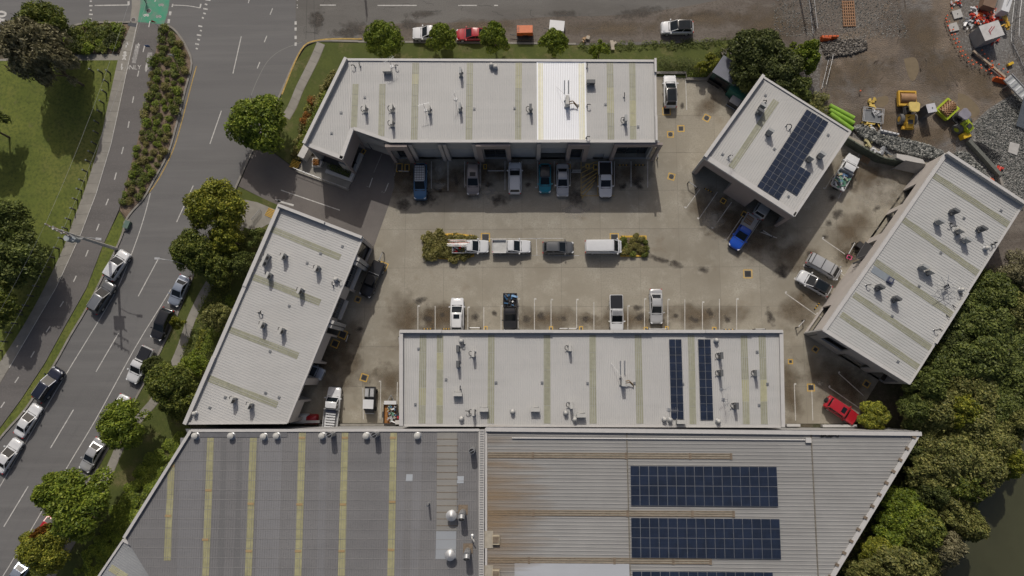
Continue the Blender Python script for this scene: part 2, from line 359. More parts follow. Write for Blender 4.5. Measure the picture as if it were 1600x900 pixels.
# verges, beds, paths
def raised(name, pts, m, z=.11, skirt=.16): return sheet(name, pts, m, z, skirt=skirt)
fp_l = [(208, 33), (196, 60), (186, 90), (178, 125), (168, 170), (156, 225), (135, 292), (117, 340), (100, 387), (70, 450), (40, 505), (0, 567), (-60, 650), (-160, 790)]
fp_r = [(217, 36), (207, 80), (196, 125), (185, 180), (174, 225), (151, 302), (127, 365), (112, 400), (88, 450), (50, 515), (15, 575), (-25, 640), (-120, 785)]
cy_r = [(257, 40), (245, 72), (237, 110), (230, 150), (222, 190), (212, 232), (200, 275), (186, 327), (175, 352), (160, 385), (135, 450), (100, 512), (70, 567), (32, 625), (0, 668), (-60, 750), (-120, 830)]
cyl = fp_r
sheet('cycleway', fp_r+cy_r[::-1], cyclemat, .10, skirt=.15)
grass_park = raised('park_lawn', [(-500, 94), (186, 94)]+fp_l[3:]+[(-500, 900)], grass)
raised('planted_bed_ground', [(98, 50), (140, 38), (204, 38), (186, 83), (95, 85)], mulch)
raised('median_bed_ground', [(257, 42), (280, 57), (292, 77), (299, 100), (288, 140), (273, 200), (261, 240), (238, 281), (223, 308), (205, 328), (197, 340), (187, 328), (200, 276), (212, 232), (222, 190), (230, 150), (237, 110), (245, 72)], mulch, .105)
raised('street_verge_west', [(187, 331), (197, 347), (191, 365), (180, 391), (161, 430), (136, 480), (109, 525), (84, 570), (41, 637), (6, 677), (-31, 725), (-130, 860), (-120, 832), (-60, 752), (0, 670), (32, 627), (70, 569), (100, 514), (135, 452), (160, 387), (175, 354)], grass, .105)
raised('north_verge', [(478, 74), (494, 66), (560, 67), (800, 69), (960, 72), (1100, 67), (1160, 60), (1200, 62), (1190, 100), (1130, 130), (1110, 124), (1023, 118), (1023, 95), (541, 95), (476, 226), (460, 262), (420, 232), (439, 150), (461, 99)], verge)
raised('south_west_verge', [(373, 292), (400, 305), (438, 322), (290, 662), (300, 670), (195, 845), (110, 1130), (-118, 1130), (37, 900), (77, 840), (112, 790), (150, 738), (174, 695), (202, 645), (224, 605), (252, 550), (279, 492), (302, 435), (327, 380), (354, 330)], verge)
raised('covered_path_ground', [(95, 86), (185, 84), (186, 94), (-300, 97), (-300, 92), (0, 92)], pathmat, .112)

def kerb(pts, wd=.28, z=.135, name='kerb', m=None):
    n = max(4, int(len(pts)))
    o = wobj(name, ribbon(MB(), PP(smooth_px(pts, 3)), wd, z, -.02), m or kerbmat); o['kind'] = 'structure'; return o
kerb([(256, 39), (268, 43)]+west_k[3:]); kerb([(560, 65)]+east_k[:8]); kerb(east_k[7:]); kerb([(98, 50), (115, 41), (140, 36), (204, 35)]); kerb([(560, 65.5), (700, 66.5), (900, 69)])
def slabs(parent, lpx, rpx, z, step=1.5, m=pathmat, name='path_slab', z0=.0, gap=.03, smooth=True):
    L = PP(smooth_px(lpx, 4)) if smooth else PP(lpx); Q = PP(smooth_px(rpx, 4)) if smooth else PP(rpx)
    ln = sum((Vector(a)-Vector(b)).length for a, b in zip(L, L[1:])); n = max(2, int(ln/step)+1)
    A = resample(L, n); B = resample(Q, n)
    for i in range(n-1):
        d1 = (A[i+1]-A[i]).normalized()*gap/2; d2 = (B[i+1]-B[i]).normalized()*gap/2
        q = [A[i]+d1, A[i+1]-d1, B[i+1]-d2, B[i]+d2]
        c = sum(q, Vector((0, 0)))/4
        me = MB().prism([(p-c)[:] for p in q], -.05, 0).mesh(name, m); link(name, me, parent, (c.x, c.y, z+R.uniform(-.003, .003)))
fpb = sheet('west_footpath', fp_l+fp_r[::-1], jointmat, .105, skirt=.15); slabs(fpb, fp_l, fp_r, .135, 1.6)
def strip_sides(c, wd):
    w_ = smooth_px(c, 3); out = ([], [])
    for i, p in enumerate(w_):
        a = Vector(w_[max(0, i-1)]); b = Vector(w_[min(len(w_)-1, i+1)]); t = (b-a).normalized(); n = Vector((-t.y, t.x))*wd/2
        out[0].append((p[0]+n.x, p[1]+n.y)); out[1].append((p[0]-n.x, p[1]-n.y))
    return out
for nm, cen, wd in (('east_footpath', [(393, 318), (372, 362), (352, 400), (335, 432), (317, 462), (298, 502), (283, 546), (262, 592), (243, 625), (217, 655), (192, 690), (172, 735), (150, 780), (118, 836), (80, 900), (20, 1000)], 13),
                    ('north_footpath', [(502, 68), (492, 92), (478, 120), (468, 140), (458, 165), (447, 184)], 13)):
    a, b = strip_sides(cen, wd)
    base = sheet(nm, a+b[::-1], jointmat, .118, skirt=.1); slabs(base, a, b, .145, 1.5, smooth=False)
# entrance landings
for pts in ([(382, 312), (402, 316), (436, 330), (428, 345), (398, 362), (376, 352)], [(470, 262), (478, 240), (530, 262), (560, 262), (543, 296), (500, 281), (462, 268)]):
    b = sheet('entrance_landing', pts, pathmat, .16, skirt=.2)
# ---------------------------------------------------------------- yard slabs
yard_px = [(616, 240), (616, 200), (1020, 200), (1020, 116), (1088, 118), (1090, 124), (1118, 124), (1150, 170), (1200, 200), (1300, 200), (1340, 218), (1400, 246), (1470, 258), (1440, 520), (1376, 590), (1360, 615), (1345, 640), (1336, 662), (500, 661), (400, 660), (560, 385), (584, 386), (607, 322), (616, 291)]
yw = [(p[0], p[1]) for p in PP(yard_px)]
yard = sheet('yard', yard_px, jointmat, .006)
cs = 5.6; x0 = -40
xs = [x0+cs*i for i in range(22)]; ys = [-12+cs*i for i in range(13)]
for xa in xs:
    for ya in ys:
        p = clip_cell(yw, xa, ya, xa+cs, ya+cs)
        if area(p) < .3: continue
        c = (xa+cs/2, ya+cs/2); e = .018
        p = [(min(max(q[0], xa+e), xa+cs-e)-c[0], min(max(q[1], ya+e), ya+cs-e)-c[1]) for q in p]
        link('concrete_slab', MB().prism(p, -.012, 0).mesh('concrete_slab', concrete), yard, (c[0], c[1], .020))
drive = sheet('driveway', [(398, 229), (420, 233), (460, 263), (470, 252), (560, 210), (616, 230), (616, 291), (607, 322), (584, 386), (570, 400), (500, 380), (436, 322), (403, 306), (373, 291)], plum, .024)
kb = [(462, 267), (500, 281), (545, 297)]
o = wobj('entrance_kerb', ribbon(MB(), PP(kb), .3, .2, 0), kerbmat); o['kind'] = 'structure'

# stains
oil = stainmat('oil_stain', (.06, .05, .04), .85, 1.4); grime_shade = stainmat('grime_shade_stain', (.125, .09, .052), .72, .55); pale = stainmat('pale_stain', (.42, .39, .33), .7, 1.0)  # brown set: grime, strengthened to paint shade tone into the shaded bays
unit = MB().face([(-1, -1, 0), (1, -1, 0), (1, 1, 0), (-1, 1, 0)])
smesh = {}
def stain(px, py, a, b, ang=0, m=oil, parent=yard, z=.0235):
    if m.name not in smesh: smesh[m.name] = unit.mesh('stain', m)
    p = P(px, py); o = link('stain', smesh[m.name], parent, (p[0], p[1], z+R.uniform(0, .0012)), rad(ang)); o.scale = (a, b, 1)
for a in ((1055, 413, 1.3, .7, -20), (1100, 422, 1.2, .6, -15), (1030, 405, 2.5, .5, -18), (1300, 310, .8, .8, 0), (1308, 335, 1.1, .8, 30), (1295, 348, .6, .6, 0), (1288, 370, .6, .5, 0), (1265, 398, .7, .6, 0), (1222, 424, 1.6, 1.1, 30), (1203, 495, .7, 1.5, 15), (1002, 495, .8, .8, 0), (996, 481, 1, .5, 0), (655, 470, 1.3, .6, 10), (1066, 165, .4, .7, 0), (665, 568, .5, .4, 0), (562, 515, .7, .5, 0), (995, 282, 1.2, 1, 0), (900, 309, 2, 2, 0), (780, 312, 1.8, 1.2, 0), (665, 310, 2.4, 1.5, 0), (630, 320, 1.5, 1.2, 0), (1200, 315, 1.5, 2, 0), (1370, 325, .8, .5, 20)):
    stain(*a)
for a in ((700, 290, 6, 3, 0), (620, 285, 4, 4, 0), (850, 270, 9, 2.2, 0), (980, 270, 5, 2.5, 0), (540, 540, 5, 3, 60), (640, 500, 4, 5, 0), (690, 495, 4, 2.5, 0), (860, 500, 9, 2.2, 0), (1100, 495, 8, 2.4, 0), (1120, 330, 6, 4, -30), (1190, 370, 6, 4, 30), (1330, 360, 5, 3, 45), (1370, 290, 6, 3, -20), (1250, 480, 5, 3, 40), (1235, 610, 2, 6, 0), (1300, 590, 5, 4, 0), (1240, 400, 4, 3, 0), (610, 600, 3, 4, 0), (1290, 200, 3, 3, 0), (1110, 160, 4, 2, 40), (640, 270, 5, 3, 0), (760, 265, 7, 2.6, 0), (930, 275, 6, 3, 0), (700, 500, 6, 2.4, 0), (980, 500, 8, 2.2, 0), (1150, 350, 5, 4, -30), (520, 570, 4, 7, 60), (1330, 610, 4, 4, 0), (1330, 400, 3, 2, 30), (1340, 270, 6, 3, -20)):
    stain(*a, m=grime_shade, z=.0215)
for a in ((688, 262, 1, 2.4, 0), (686, 290, 1.4, 1, 0), (1115, 345, 2, 2, 0), (1280, 600, .7, .5, 0), (900, 330, 3, 1.5, 0), (1380, 300, 5, 3, 20), (760, 300, 2, 1, 0)):
    stain(*a, m=pale, z=.0252)
for a in ((640, 38, 2, 1.2, 0), (495, 30, 1.6, 1.8, 0), (497, 32, 1, 2.4, 0), (552, 45, 2.5, 1.5, 0), (660, 22, 3, .8, 5), (540, 52, 3, 1, 0), (880, 22, 3, .8, 0), (1000, 20, 5, 1, 8), (1090, 26, 4, 1, 10)):
    stain(*a, parent=bpy.data.objects['north_street'], z=.0135)

# ---------------------------------------------------------------- road paint
main = bpy.data.objects['main_street']; north = bpy.data.objects['north_street']; cyc = bpy.data.objects['cycleway']
def line(a, b, wd=.12, z=.012, m=white_paint, parent=main, name='painted_line'):
    return wobj(name, ribbon(MB(), PP([a, b]), wd, z), m, parent)
def poly_line(pts, wd=.12, z=.012, m=white_paint, parent=main, name='painted_line'):
    return wobj(name, ribbon(MB(), PP(smooth_px(pts, 3)), wd, z), m, parent)
for a, b in (((377, 57), (364, 115)), ((346, 173), (328, 225)), ((302, 290), (276, 347)), ((247, 405), (216, 463)), ((185, 521), (150, 581)), ((115, 640), (79, 700)), ((44, 760), (6, 823)), ((400, -40), (388, 5)), ((-35, 885), (-75, 945))): line(a, b, .14, name='lane_dash')
poly_line([(235, 302), (225, 340), (210, 385), (185, 447), (155, 500), (100, 590), (60, 657), (0, 760), (-60, 860)], .12, name='parking_lane_line')
poly_line([(267, 452), (250, 480), (212, 542), (160, 637), (137, 677), (105, 730), (59, 810), (11, 890), (-40, 970)], .12, name='parking_lane_line')
for a in ((424, 18), (415, 61), (404, 102)): line((a[0]+2, a[1]-5), (a[0]-2, a[1]+5), .14, name='lane_dash')
for y in (36, 45.5, 58.5, 69): line((462, y-2.6), (462, y+2.6), .32, name='give_way_dash', z=.012)
for y in (0, 8, 12): line((464.5, y-1), (464.5, y+1), .12, name='give_way_dash')
dots = [(325, 0, 8), (322, 7, 4), (321, 14, 7), (319.5, 21, 4), (317, 28, 3), (313, 41, 6), (314, 48, 3), (311, 55, 7), (310.5, 62, 4), (308, 69, 6), (307.5, 76, 3), (329, -8, 5), (331, -16, 7)]
for x, y, L in dots: line((x-L/2, y-.6), (x+L/2, y+.6), .22, name='give_way_dash')
for y, L in ((2, 3), (9, 5), (16, 3), (22.5, 6), (29.5, 3), (-6, 5)): line((142-L/2, y), (142+L/2, y), .22, name='give_way_dash', z=.014)
line((148, 8.6), (202, 7.8), .16, name='hold_line', z=.014); line((201, 2), (201, 8), .34, name='hold_line', z=.0145)
poly_line([(270, 8), (285, 8.5), (300, 10), (313, 12.6)], .12, name='hold_line'); line((270, 6), (269, 11), .2); line((314, 6), (312.6, 12.4), .22, z=.0135)
for y in (21, 33, -4): line((266.5-(y-21)*.2, y-3), (265.5-(y-21)*.2, y+3), .36, name='give_way_dash')
poly_line([(307, 103), (297, 140), (280, 205), (266, 245), (240, 292), (212, 322)], .14, m=faded_yellow, name='no_stopping_line')
poly_line([(441, 148), (461, 98), (476, 72), (493, 64.5), (520, 61.5), (566, 61.5)], .22, z=.15, m=faded_yellow, name='no_stopping_line')
for a, b in (((500, 8), (525, 8)), ((590, 8.5), (651, 8.5)), ((716, 8.5), (745, 8.5)), ((772, 8.5), (778, 8.5))): line(a, b, .16, .013, parent=north, name='lane_dash')
# numeral on the western side street
def ring(cx, cy, rx, ry, wd, z, m, parent, name):
    pts = [P(cx+rx*math.cos(t), cy+ry*math.sin(t)) for t in np.linspace(0, 2*math.pi, 25)]
    wobj(name, ribbon(MB(), pts, wd, z), m, parent)
wst = bpy.data.objects['west_side_street']
ring(1, 22, 8, 3.6, .35, .014, white_paint, wst, 'speed_numeral'); line((-2, 31), (8, 31), .35, .0145, parent=wst, name='speed_numeral'); line((0, 28), (0, 35), .35, .014, parent=wst, name='speed_numeral')
# green crossing
o = sheet('bicycle_crossing_paint', [(221, -60), (276, -60), (265, 0), (262, 20), (256, 38), (215, 34), (219, 12)], green_paint, .016, kind=None, parent=main)
sheet('crossing_kerb_ramp', [(205, -60), (221, -60), (219, 12), (215, 34), (203, 34), (206, 12)], pathmat, .017, kind='structure')
sheet('tactile_strip', [(200.5, 35), (214, 36.5), (212.5, 42.5), (199.5, 40)], mat('tactile_paving', (.07, .075, .085), .8), .142, kind='structure')
def flat_text(s, px, py, size, ang, z, m, parent, name, sx=1.):
    cu = bpy.data.curves.new(name, 'FONT'); cu.body = s; cu.size = size; cu.align_x = 'CENTER'; cu.align_y = 'CENTER'; cu.materials.append(m)
    p = P(px, py); o = link(name, cu, parent, (p[0], p[1], z), rad(ang)); o.scale = (sx, 1, 1); return o
faint_paint = mat('worn_paint', (.30, .29, .28), .85, var=.3, scale=5)
flat_text('ONLY', 207.5, 106, 1.0, 0, .108, white_paint, cyc, 'painted_word', 1.0)
for a, b in (((235, 33.5), (233, 43)), ((226.5, 72), (224, 82)), ((217.5, 111), (215.5, 120)), ((209.5, 151), (207.5, 161)), ((202.5, 190), (200.5, 200)), ((193.5, 230), (190.5, 241)), ((182.5, 270), (179.5, 281)), ((170, 311), (166, 321)), ((155.5, 350), (151.5, 360.5)), ((138.5, 391), (134.5, 401)), ((120, 431), (115.5, 440.5)), ((100, 471), (94.5, 479.5)), ((79, 510), (73, 519)), ((54.5, 549), (49, 558.5)), ((30, 589), (24, 598)), ((8, 628), (2, 637))):
    line(a, b, .16, .107, parent=cyc, name='cycleway_dash')
sheet('painted_panel', [(212, 69), (219, 69), (212, 99), (206, 98)], faint_paint, .106, kind=None, parent=cyc)
sheet('painted_panel', [(231, 82), (238, 82), (234, 108), (226, 110)], faint_paint, .106, kind=None, parent=cyc)
def arrow(x, y, L, up, m, z, parent):
    s = -1 if up else 1; k = -.13
    a = (x-s*L/2*k, y-s*L/2); b = (x+s*L/2*k, y+s*L/2)
    mb = ribbon(MB(), PP([a, b]), .2, z); t = [(b[0]-2.2, b[1]-s*1), (b[0]+2.2, b[1]-s*1), (b[0]+s*k*4, b[1]+s*4)]
    q = PP(t, z); mb.face(q if up is False else q[::-1]); wobj('painted_arrow', mb, m, parent)
arrow(198, 72, 6, True, white_paint, .1415, fpb); arrow(191, 103, 6, False, white_paint, .1415, fpb); arrow(229, 105, 8, False, white_paint, .109, cyc); arrow(215.5, 73, 5, True, white_paint, .109, cyc)
mb = MB(); q = lambda pts: mb.face(PP(pts, .1415))
ring(196, 83, 1.2, 1.2, .25, .1415, white_paint, fpb, 'pedestrian_symbol')
wobj('pedestrian_symbol', ribbon(ribbon(ribbon(ribbon(MB(), PP([(196, 85), (195, 90)]), .35, .1415), PP([(195, 90), (192, 94)]), .2, .1415), PP([(195, 90), (197, 94)]), .2, .1416), PP([(192, 87.5), (199, 87)]), .18, .1417), white_paint, fpb)
def bike(px, py, s, z, parent, m):
    for dx in (-3, 3): ring(px+dx*s, py, 1.8*s, 1.8*s, .13, z, m, parent, 'bicycle_symbol')
    wobj('bicycle_symbol', ribbon(MB(), PP([(px-3*s, py), (px, py-2.6*s), (px+2*s, py-2.6*s), (px+3*s, py), (px, py), (px, py-2.6*s)]), .12, z+.0005), m, parent)
bike(228.5, 24, .8, .019, main, white_paint); bike(248, 26, .8, .019, main, faint_paint); bike(252, 8, .8, .019, main, faint_paint); bike(210.5, 92, .7, .109, cyc, faint_paint); bike(234, 90, .7, .109, cyc, faint_paint)
line((244, -5), (242, 3), .14, .018, name='cycleway_dash')
for a, b in (((215.5, 36), (196, 125)), ((196, 125), (174.5, 225)), ((174.5, 225), (151.5, 302)), ((151.5, 302), (127.5, 365)), ((127.5, 365), (88.5, 450)), ((88.5, 450), (50.5, 515)), ((50.5, 515), (15.5, 575))):
    line(a, b, .09, .146, parent=fpb, name='edge_line')
# driveway paint
line((439, 297), (531, 328.5), .13, .028, parent=drive); line((582, 278), (577, 293), .13, .028, parent=drive); line((607, 286), (602, 299), .13, .028, parent=drive)
line((597, 240), (584, 270), .08, .028, m=faint_paint, parent=drive); line((622, 250), (616, 275), .08, .0282, m=faint_paint, parent=drive)
for s_, x, y in (('1', 574.5, 291.5), ('2', 598.5, 300)): flat_text(s_, x, y, .7, -110, .029, faint_paint, drive, 'bay_number')
mb = MB(); ribbon(mb, PP([(434, 314), (459, 321)]), .28, .0285); mb.face(PP([(429.5, 311), (440, 312), (437, 318)], .0285)[::-1]); wobj('painted_arrow', mb, white_paint, drive)
# yard paint
def bay(a, b, hook=0, m=white_paint, wd=.1):
    p = PP([a, b]); mb = ribbon(MB(), p, wd, .0255)
    wobj('bay_line', mb, m, yard)
    if hook:
        d_ = Vector((b[0]-a[0], b[1]-a[1])).normalized(); n = Vector((-d_.y, d_.x))*hook
        wobj('bay_line', ribbon(MB(), PP([b, (b[0]+n.x, b[1]+n.y)]), .2, .0265), m, yard)
for x, y1 in ((674, 295), (700, 298), (726, 293), (751, 293), (789, 297), (815, 297), (840, 293), (866, 293), (891, 291), (960, 291), (986, 292), (1012, 293)): bay((x, 252), (x, y1), 4 if x in (840, ) else 0)
for x, y0 in ((653, 478), (680, 478), (731, 480), (756, 480), (783, 478), (809.5, 467), (835, 467), (861, 468), (901, 468), (928, 472), (981, 478), (1007, 467), (1043.5, 468), (1070, 468), (1097.5, 472), (1124, 467), (1151, 467)): bay((x, 520), (x, y0), 3 if int(x) % 2 else 0)
line((892, 269), (908, 269), .2, .0256, parent=yard)
for a, b in (((1094, 295), (1072, 325)), ((1121, 300), (1092, 342)), ((1143, 316), (1114, 357)), ((1162, 335), (1135, 375)), ((1188, 345), (1157, 390))): bay(a, b, 3)
bay((1214, 372), (1187, 362)) ; bay((1345, 235), (1310, 310)); bay((1303, 272), (1289, 295), 3)
for a, b in (((1320, 397), (1285, 373)), ((1302, 427), (1256, 416)), ((1320, 432), (1312, 425)), ((1287, 464), (1241, 436)), ((1275, 492), (1227, 458)), ((1296, 470), (1290, 466))): bay(a, b, 3)
for a, b in (((1290, 500), (1276, 491)), ((1349, 618), (1310, 583)), ((1346, 640), (1295, 605))): bay(a, b, 3)
bay((1243, 657), (1241, 600), 3); bay((1270, 657), (1268, 600)); bay((568, 655), (567, 606)); bay((594, 655), (595, 596), -3); bay((620, 640), (621, 597))
bay((1073, 172), (1071, 118)); bay((715, 399), (960, 399), wd=.06, m=faint_paint); bay((715, 373), (850, 373), wd=.08); bay((838, 372), (839, 400), wd=.08); bay((827, 372.5), (880, 372.5), wd=.08); bay((866, 399.6), (905, 399.6), wd=.07)
bay((770, 373), (771, 400), wd=.07)
for a, b in (((908, 252), (908, 306)), ((934, 252), (934, 306)), ((908, 306), (960, 306))): bay(a, b, m=faded_yellow)
for k in range(7): bay((909, 262+k*8), (909+min(24, 30-k*2), 252+k*6), m=faded_yellow, wd=.14)
# dark engine drips behind the wheel positions of the bays, and tyre arcs
for k, x in enumerate((667, 693, 744, 770, 822, 848, 881, 915, 995, 1057, 1084, 1111, 1138, 687, 713, 764, 827, 973, 999)): stain(x+R.uniform(-3, 3), (R.uniform(484, 500) if k < 13 else R.uniform(280, 296)), R.uniform(.4, .8), R.uniform(.5, 1.0), R.uniform(0, 90))
# pits, each a grate framed in yellow paint
gr_n = 0
def grate(px, py, s=1., ang=0, rnd=False, sy=None, pink=False, par=yard):
    p = P(px, py); a = rad(ang); sy = sy or s; ca, sa = math.cos(a), math.sin(a)
    def rect(hx, hy): return [(p[0]+x*ca-y*sa, p[1]+x*sa+y*ca) for x, y in ((-hx, -hy), (hx, -hy), (hx, hy), (-hx, hy))]
    o_ = rect(s/2, sy/2); i_ = rect(s/2-.105, sy/2-.105); mb = MB()
    for k in range(4): mb.face([(*o_[k-1], .0272), (*o_[k], .0272), (*i_[k], .0272), (*i_[k-1], .0272)])
    root = thing('drain_cover', None, 'drain cover', (p[0], p[1], 0)); 
    wobj('painted_border', mb, mat('pink_paint', (.6, .06, .2), .7) if pink else yellow_paint, root)
    mb = MB()
    if rnd: mb.lathe((p[0], p[1], 0), [(min(s, sy)/2-.16, .02), (min(s, sy)/2-.16, .031), (.02, .033)], 14)
    else:
        n = 5; mb.prism(rect(s/2-.2, sy/2-.2), .021, .026)
        for k in range(n):
            t = (k+.5)/n-.5; c = (p[0]-sa*t*(sy-.4), p[1]+ca*t*(sy-.4), .030); mb.box(c, (s-.42, .06, .012), a)
    wobj('cover_plate' if rnd else 'grate_bars', mb, dark, root)
    DR.append((root, px, py, rnd)); return root
DR = []
for a in ((1041.5, 174, 1.2), (1104, 184.5, 1, -30, 1), (1064, 201, 1, 0), (1047.5, 210, .95, 0, 1), (1049, 276, 1, -15, 1), (758.5, 371, 1.3), (960, 371.5, 1.3), (1168.5, 428, 1.25), (599, 416, 1.2, -22), (559, 468, .85, -22), (535.5, 522.5, 1.2, -22), (523.5, 537, 1.1, -22), (569, 590, 1.05, -18), (1235, 565, .7), (1267, 605.5, 1.05), (1274, 546, .85, -35), (1354, 600, .9, -35), (1130, 314, .75, -33), (1163, 335, .8, -33)):
    grate(*a)
for a in ((758, 260.5, .5, 0, False, .75), (797, 260, .5, 0, False, .75), (650, 259, .4, 0, False, .7), (918, 259.5, .55, 0, False, .7), (931, 261, .8, 0, False, .8), (889, 260, .5, 0, False, .75), (568, 237, .6, -30, False, .75), (861, 514, .55, 0, False, .75), (908, 514, .55, 0, False, .75), (759, 514, .5, 0, False, .8), (1009, 515, .55, 0, False, .75), (1042, 514, .5, 0, False, .75), (1116, 515, .6, 0, False, .75), (624, 262, .9, 0, False, 1.3), (636, 262, .7, 0, False, 1.1)): grate(*a)
grate(1327, 402, .75, -25, False, .6, True)
places = {(1041, 174): 'directly behind the white car in the north lot', (1104, 184): 'round cover in a tilted square at the north east lot', (1064, 201): 'square grate in the middle of the north east lot', (1047, 210): 'round cover south of the car in the north lot', (1049, 276): 'round cover tilted east of the shaded bays', (758, 371): 'beside the ute at the western planter', (960, 371): 'beside the van at the eastern planter', (1168, 428): 'alone on open concrete south of the blue ute', (599, 416): 'beside the black ute with the tonneau', (559, 468): 'small, in front of the black ute with the tonneau', (535, 522): 'upper of two together by the south west building', (523, 537): 'lower of two together by the south west building', (569, 590): 'north of the small buggy truck', (1235, 565): 'small, east of the long middle building', (1267, 605): 'at the head of the south east bay line', (1274, 546): 'under the corner of the eastern building', (1354, 600): 'south east, under the eastern building wall', (1130, 314): 'in the shaded bays of the solar building', (1163, 335): 'at the tail of the blue ute', (1327, 402): 'outlined in pink by the black guard rail', (624, 262): 'left of the blue four wheel drive, larger', (636, 262): 'left of the blue four wheel drive, nearer the car', (568, 237): 'at the foot of the angled entry wall', (931, 261): 'at the white ute tail in the hatched bay, larger', (918, 259): 'narrow, inside the hatched bay'}
for r_, x, y, rnd in DR:
    k = places.get((int(x), int(y)))
    r_['label'] = ('pit cover with painted border, '+k) if k else 'small yellow framed pit %s at bay head near x-%s' % ('cover', 'row')
    r_['group'] = 'yellow framed pit covers'
small = [r_ for r_, x, y, n in DR if (int(x), int(y)) not in places]
for r_ in small:
    yy = wloc(r_).y; r_['label'] = 'small yellow framed pit cover at the shaded shopfront wall' if yy > 15 else 'small yellow framed pit cover at the wall of the long middle building'
o = thing('manhole_cover', 'dark round manhole cover on the green crossing', 'manhole cover', P(232.5, 17)); lobj('cover_plate', MB().lathe((0, 0, .01), [(.33, 0), (.33, .02), (.02, .022)]), mat('cast_iron', (.08, .07, .065), .6), o); lobj('cover_rim', MB().lathe((0, 0, .01), [(.38, 0), (.38, .012), (.34, .012)]), steel, o)
o2 = copytree(o); o2.location = P(208.5, 31); o2['label'] = 'dark round manhole cover on the concrete ramp'; 
print('setting done')
# ================================================================ BUILDINGS
def perp(a, b, poly):      # outward unit normal of edge a-b
    t = (b-a).normalized(); n = Vector((t.y, -t.x)); m = (a+b)/2+n*.05
    return n if not inside((m.x, m.y), poly) else -n
def wall_edge(root, a, b, zt, ops, m, poly, th=.25, name='wall'):
    """ops: list of (t0,t1,z0,z1,kind,depth)"""
    a = Vector(a[:2]); b = Vector(b[:2]); n = perp(a, b, poly); mb = MB(); ops = sorted(ops); t = 0.
    def piece(t0, t1, z0, z1):
        if t1-t0 < 1e-4 or z1-z0 < .01: return
        p0 = a.lerp(b, t0); p1 = a.lerp(b, t1); mb.prism([p0, p1, p1-n*th, p0-n*th], z0, z1, True)
    for (t0, t1, z0, z1, kind, dep) in ops:
        piece(t, t0, 0, zt); piece(t0, t1, z1, zt); piece(t0, t1, 0, z0); t = t1
    piece(t, 1, 0, zt)
    wall = wobj(name, mb, m, root)
    L = (b-a).length
    for (t0, t1, z0, z1, kind, dep) in ops:
        p0 = a.lerp(b, t0)-n*(th+dep); p1 = a.lerp(b, t1)-n*(th+dep)
        def slab(u0, u1, za, zb, off, thk, nm, mm, par):
            q0 = p0.lerp(p1, u0)+n*off; q1 = p0.lerp(p1, u1)+n*off
            return wobj(nm, MB().prism([q0, q1, q1-n*thk, q0-n*thk], za, zb, True), mm, par)
        if kind == 'win':
            wn = slab(0, 1, z0, z1, 0, .04, 'window', glass, root); W = L*(t1-t0); k = max(1, round(W/1.6))
            for i in range(k+1): slab(max(0, i/k-.03/W), min(1, i/k+.03/W), z0, z1, .04, .035, 'mullion', mullion, wn)
            slab(0, 1, (z0+z1)/2-.03, (z0+z1)/2+.03, .05, .02, 'transom', mullion, wn)
        elif kind in ('roll', 'half'):
            zz = z0 if kind == 'roll' else z0+1.2
            dr = slab(0, 1, zz, z1, 0, .05, 'roller_door', roller, root); nn = int((z1-zz)/.3)
            sl_ = MB()
            for i in range(nn):
                q0 = p0+n*.03; q1 = p1+n*.03; sl_.prism([q0, q1, q1-n*.028, q0-n*.028], zz+i*.3+.04, zz+i*.3+.26, True)
            s_ = wobj('door_slats', sl_, roller, dr)
            if kind == 'half': slab(0, 1, 0, 1.25, -1.5, .05, 'dark_interior', black, root)
        elif kind == 'bay':       # open undercroft: side returns, ceiling, back wall with glazing
            slab(0, 1, z0, z1, 0, .1, 'undercroft_back_wall', grey_wall, root)
            W = L*(t1-t0); k = max(1, int(W/4.5))
            for i in range(k):
                wn = slab((i+.2)/k, (i+.8)/k, .1, z1-.6, .06, .05, 'window', glass, root)
            c0 = a.lerp(b, t0)-n*th; c1 = a.lerp(b, t1)-n*th
            wobj('undercroft_ceiling', MB().prism([c0, c1, p1, p0], z1, z1+.12, True), grey_wall, root)
            for u0 in (t0, t1):
                e0 = a.lerp(b, u0)-n*th; e1 = e0-n*dep; tt = (b-a).normalized()*(.1 if u0 == t0 else -.1)
                wobj('undercroft_side_wall', MB().prism([e0, e0-tt, e1-tt, e1], z0, z1, True), grey_wall, root)
    return wall
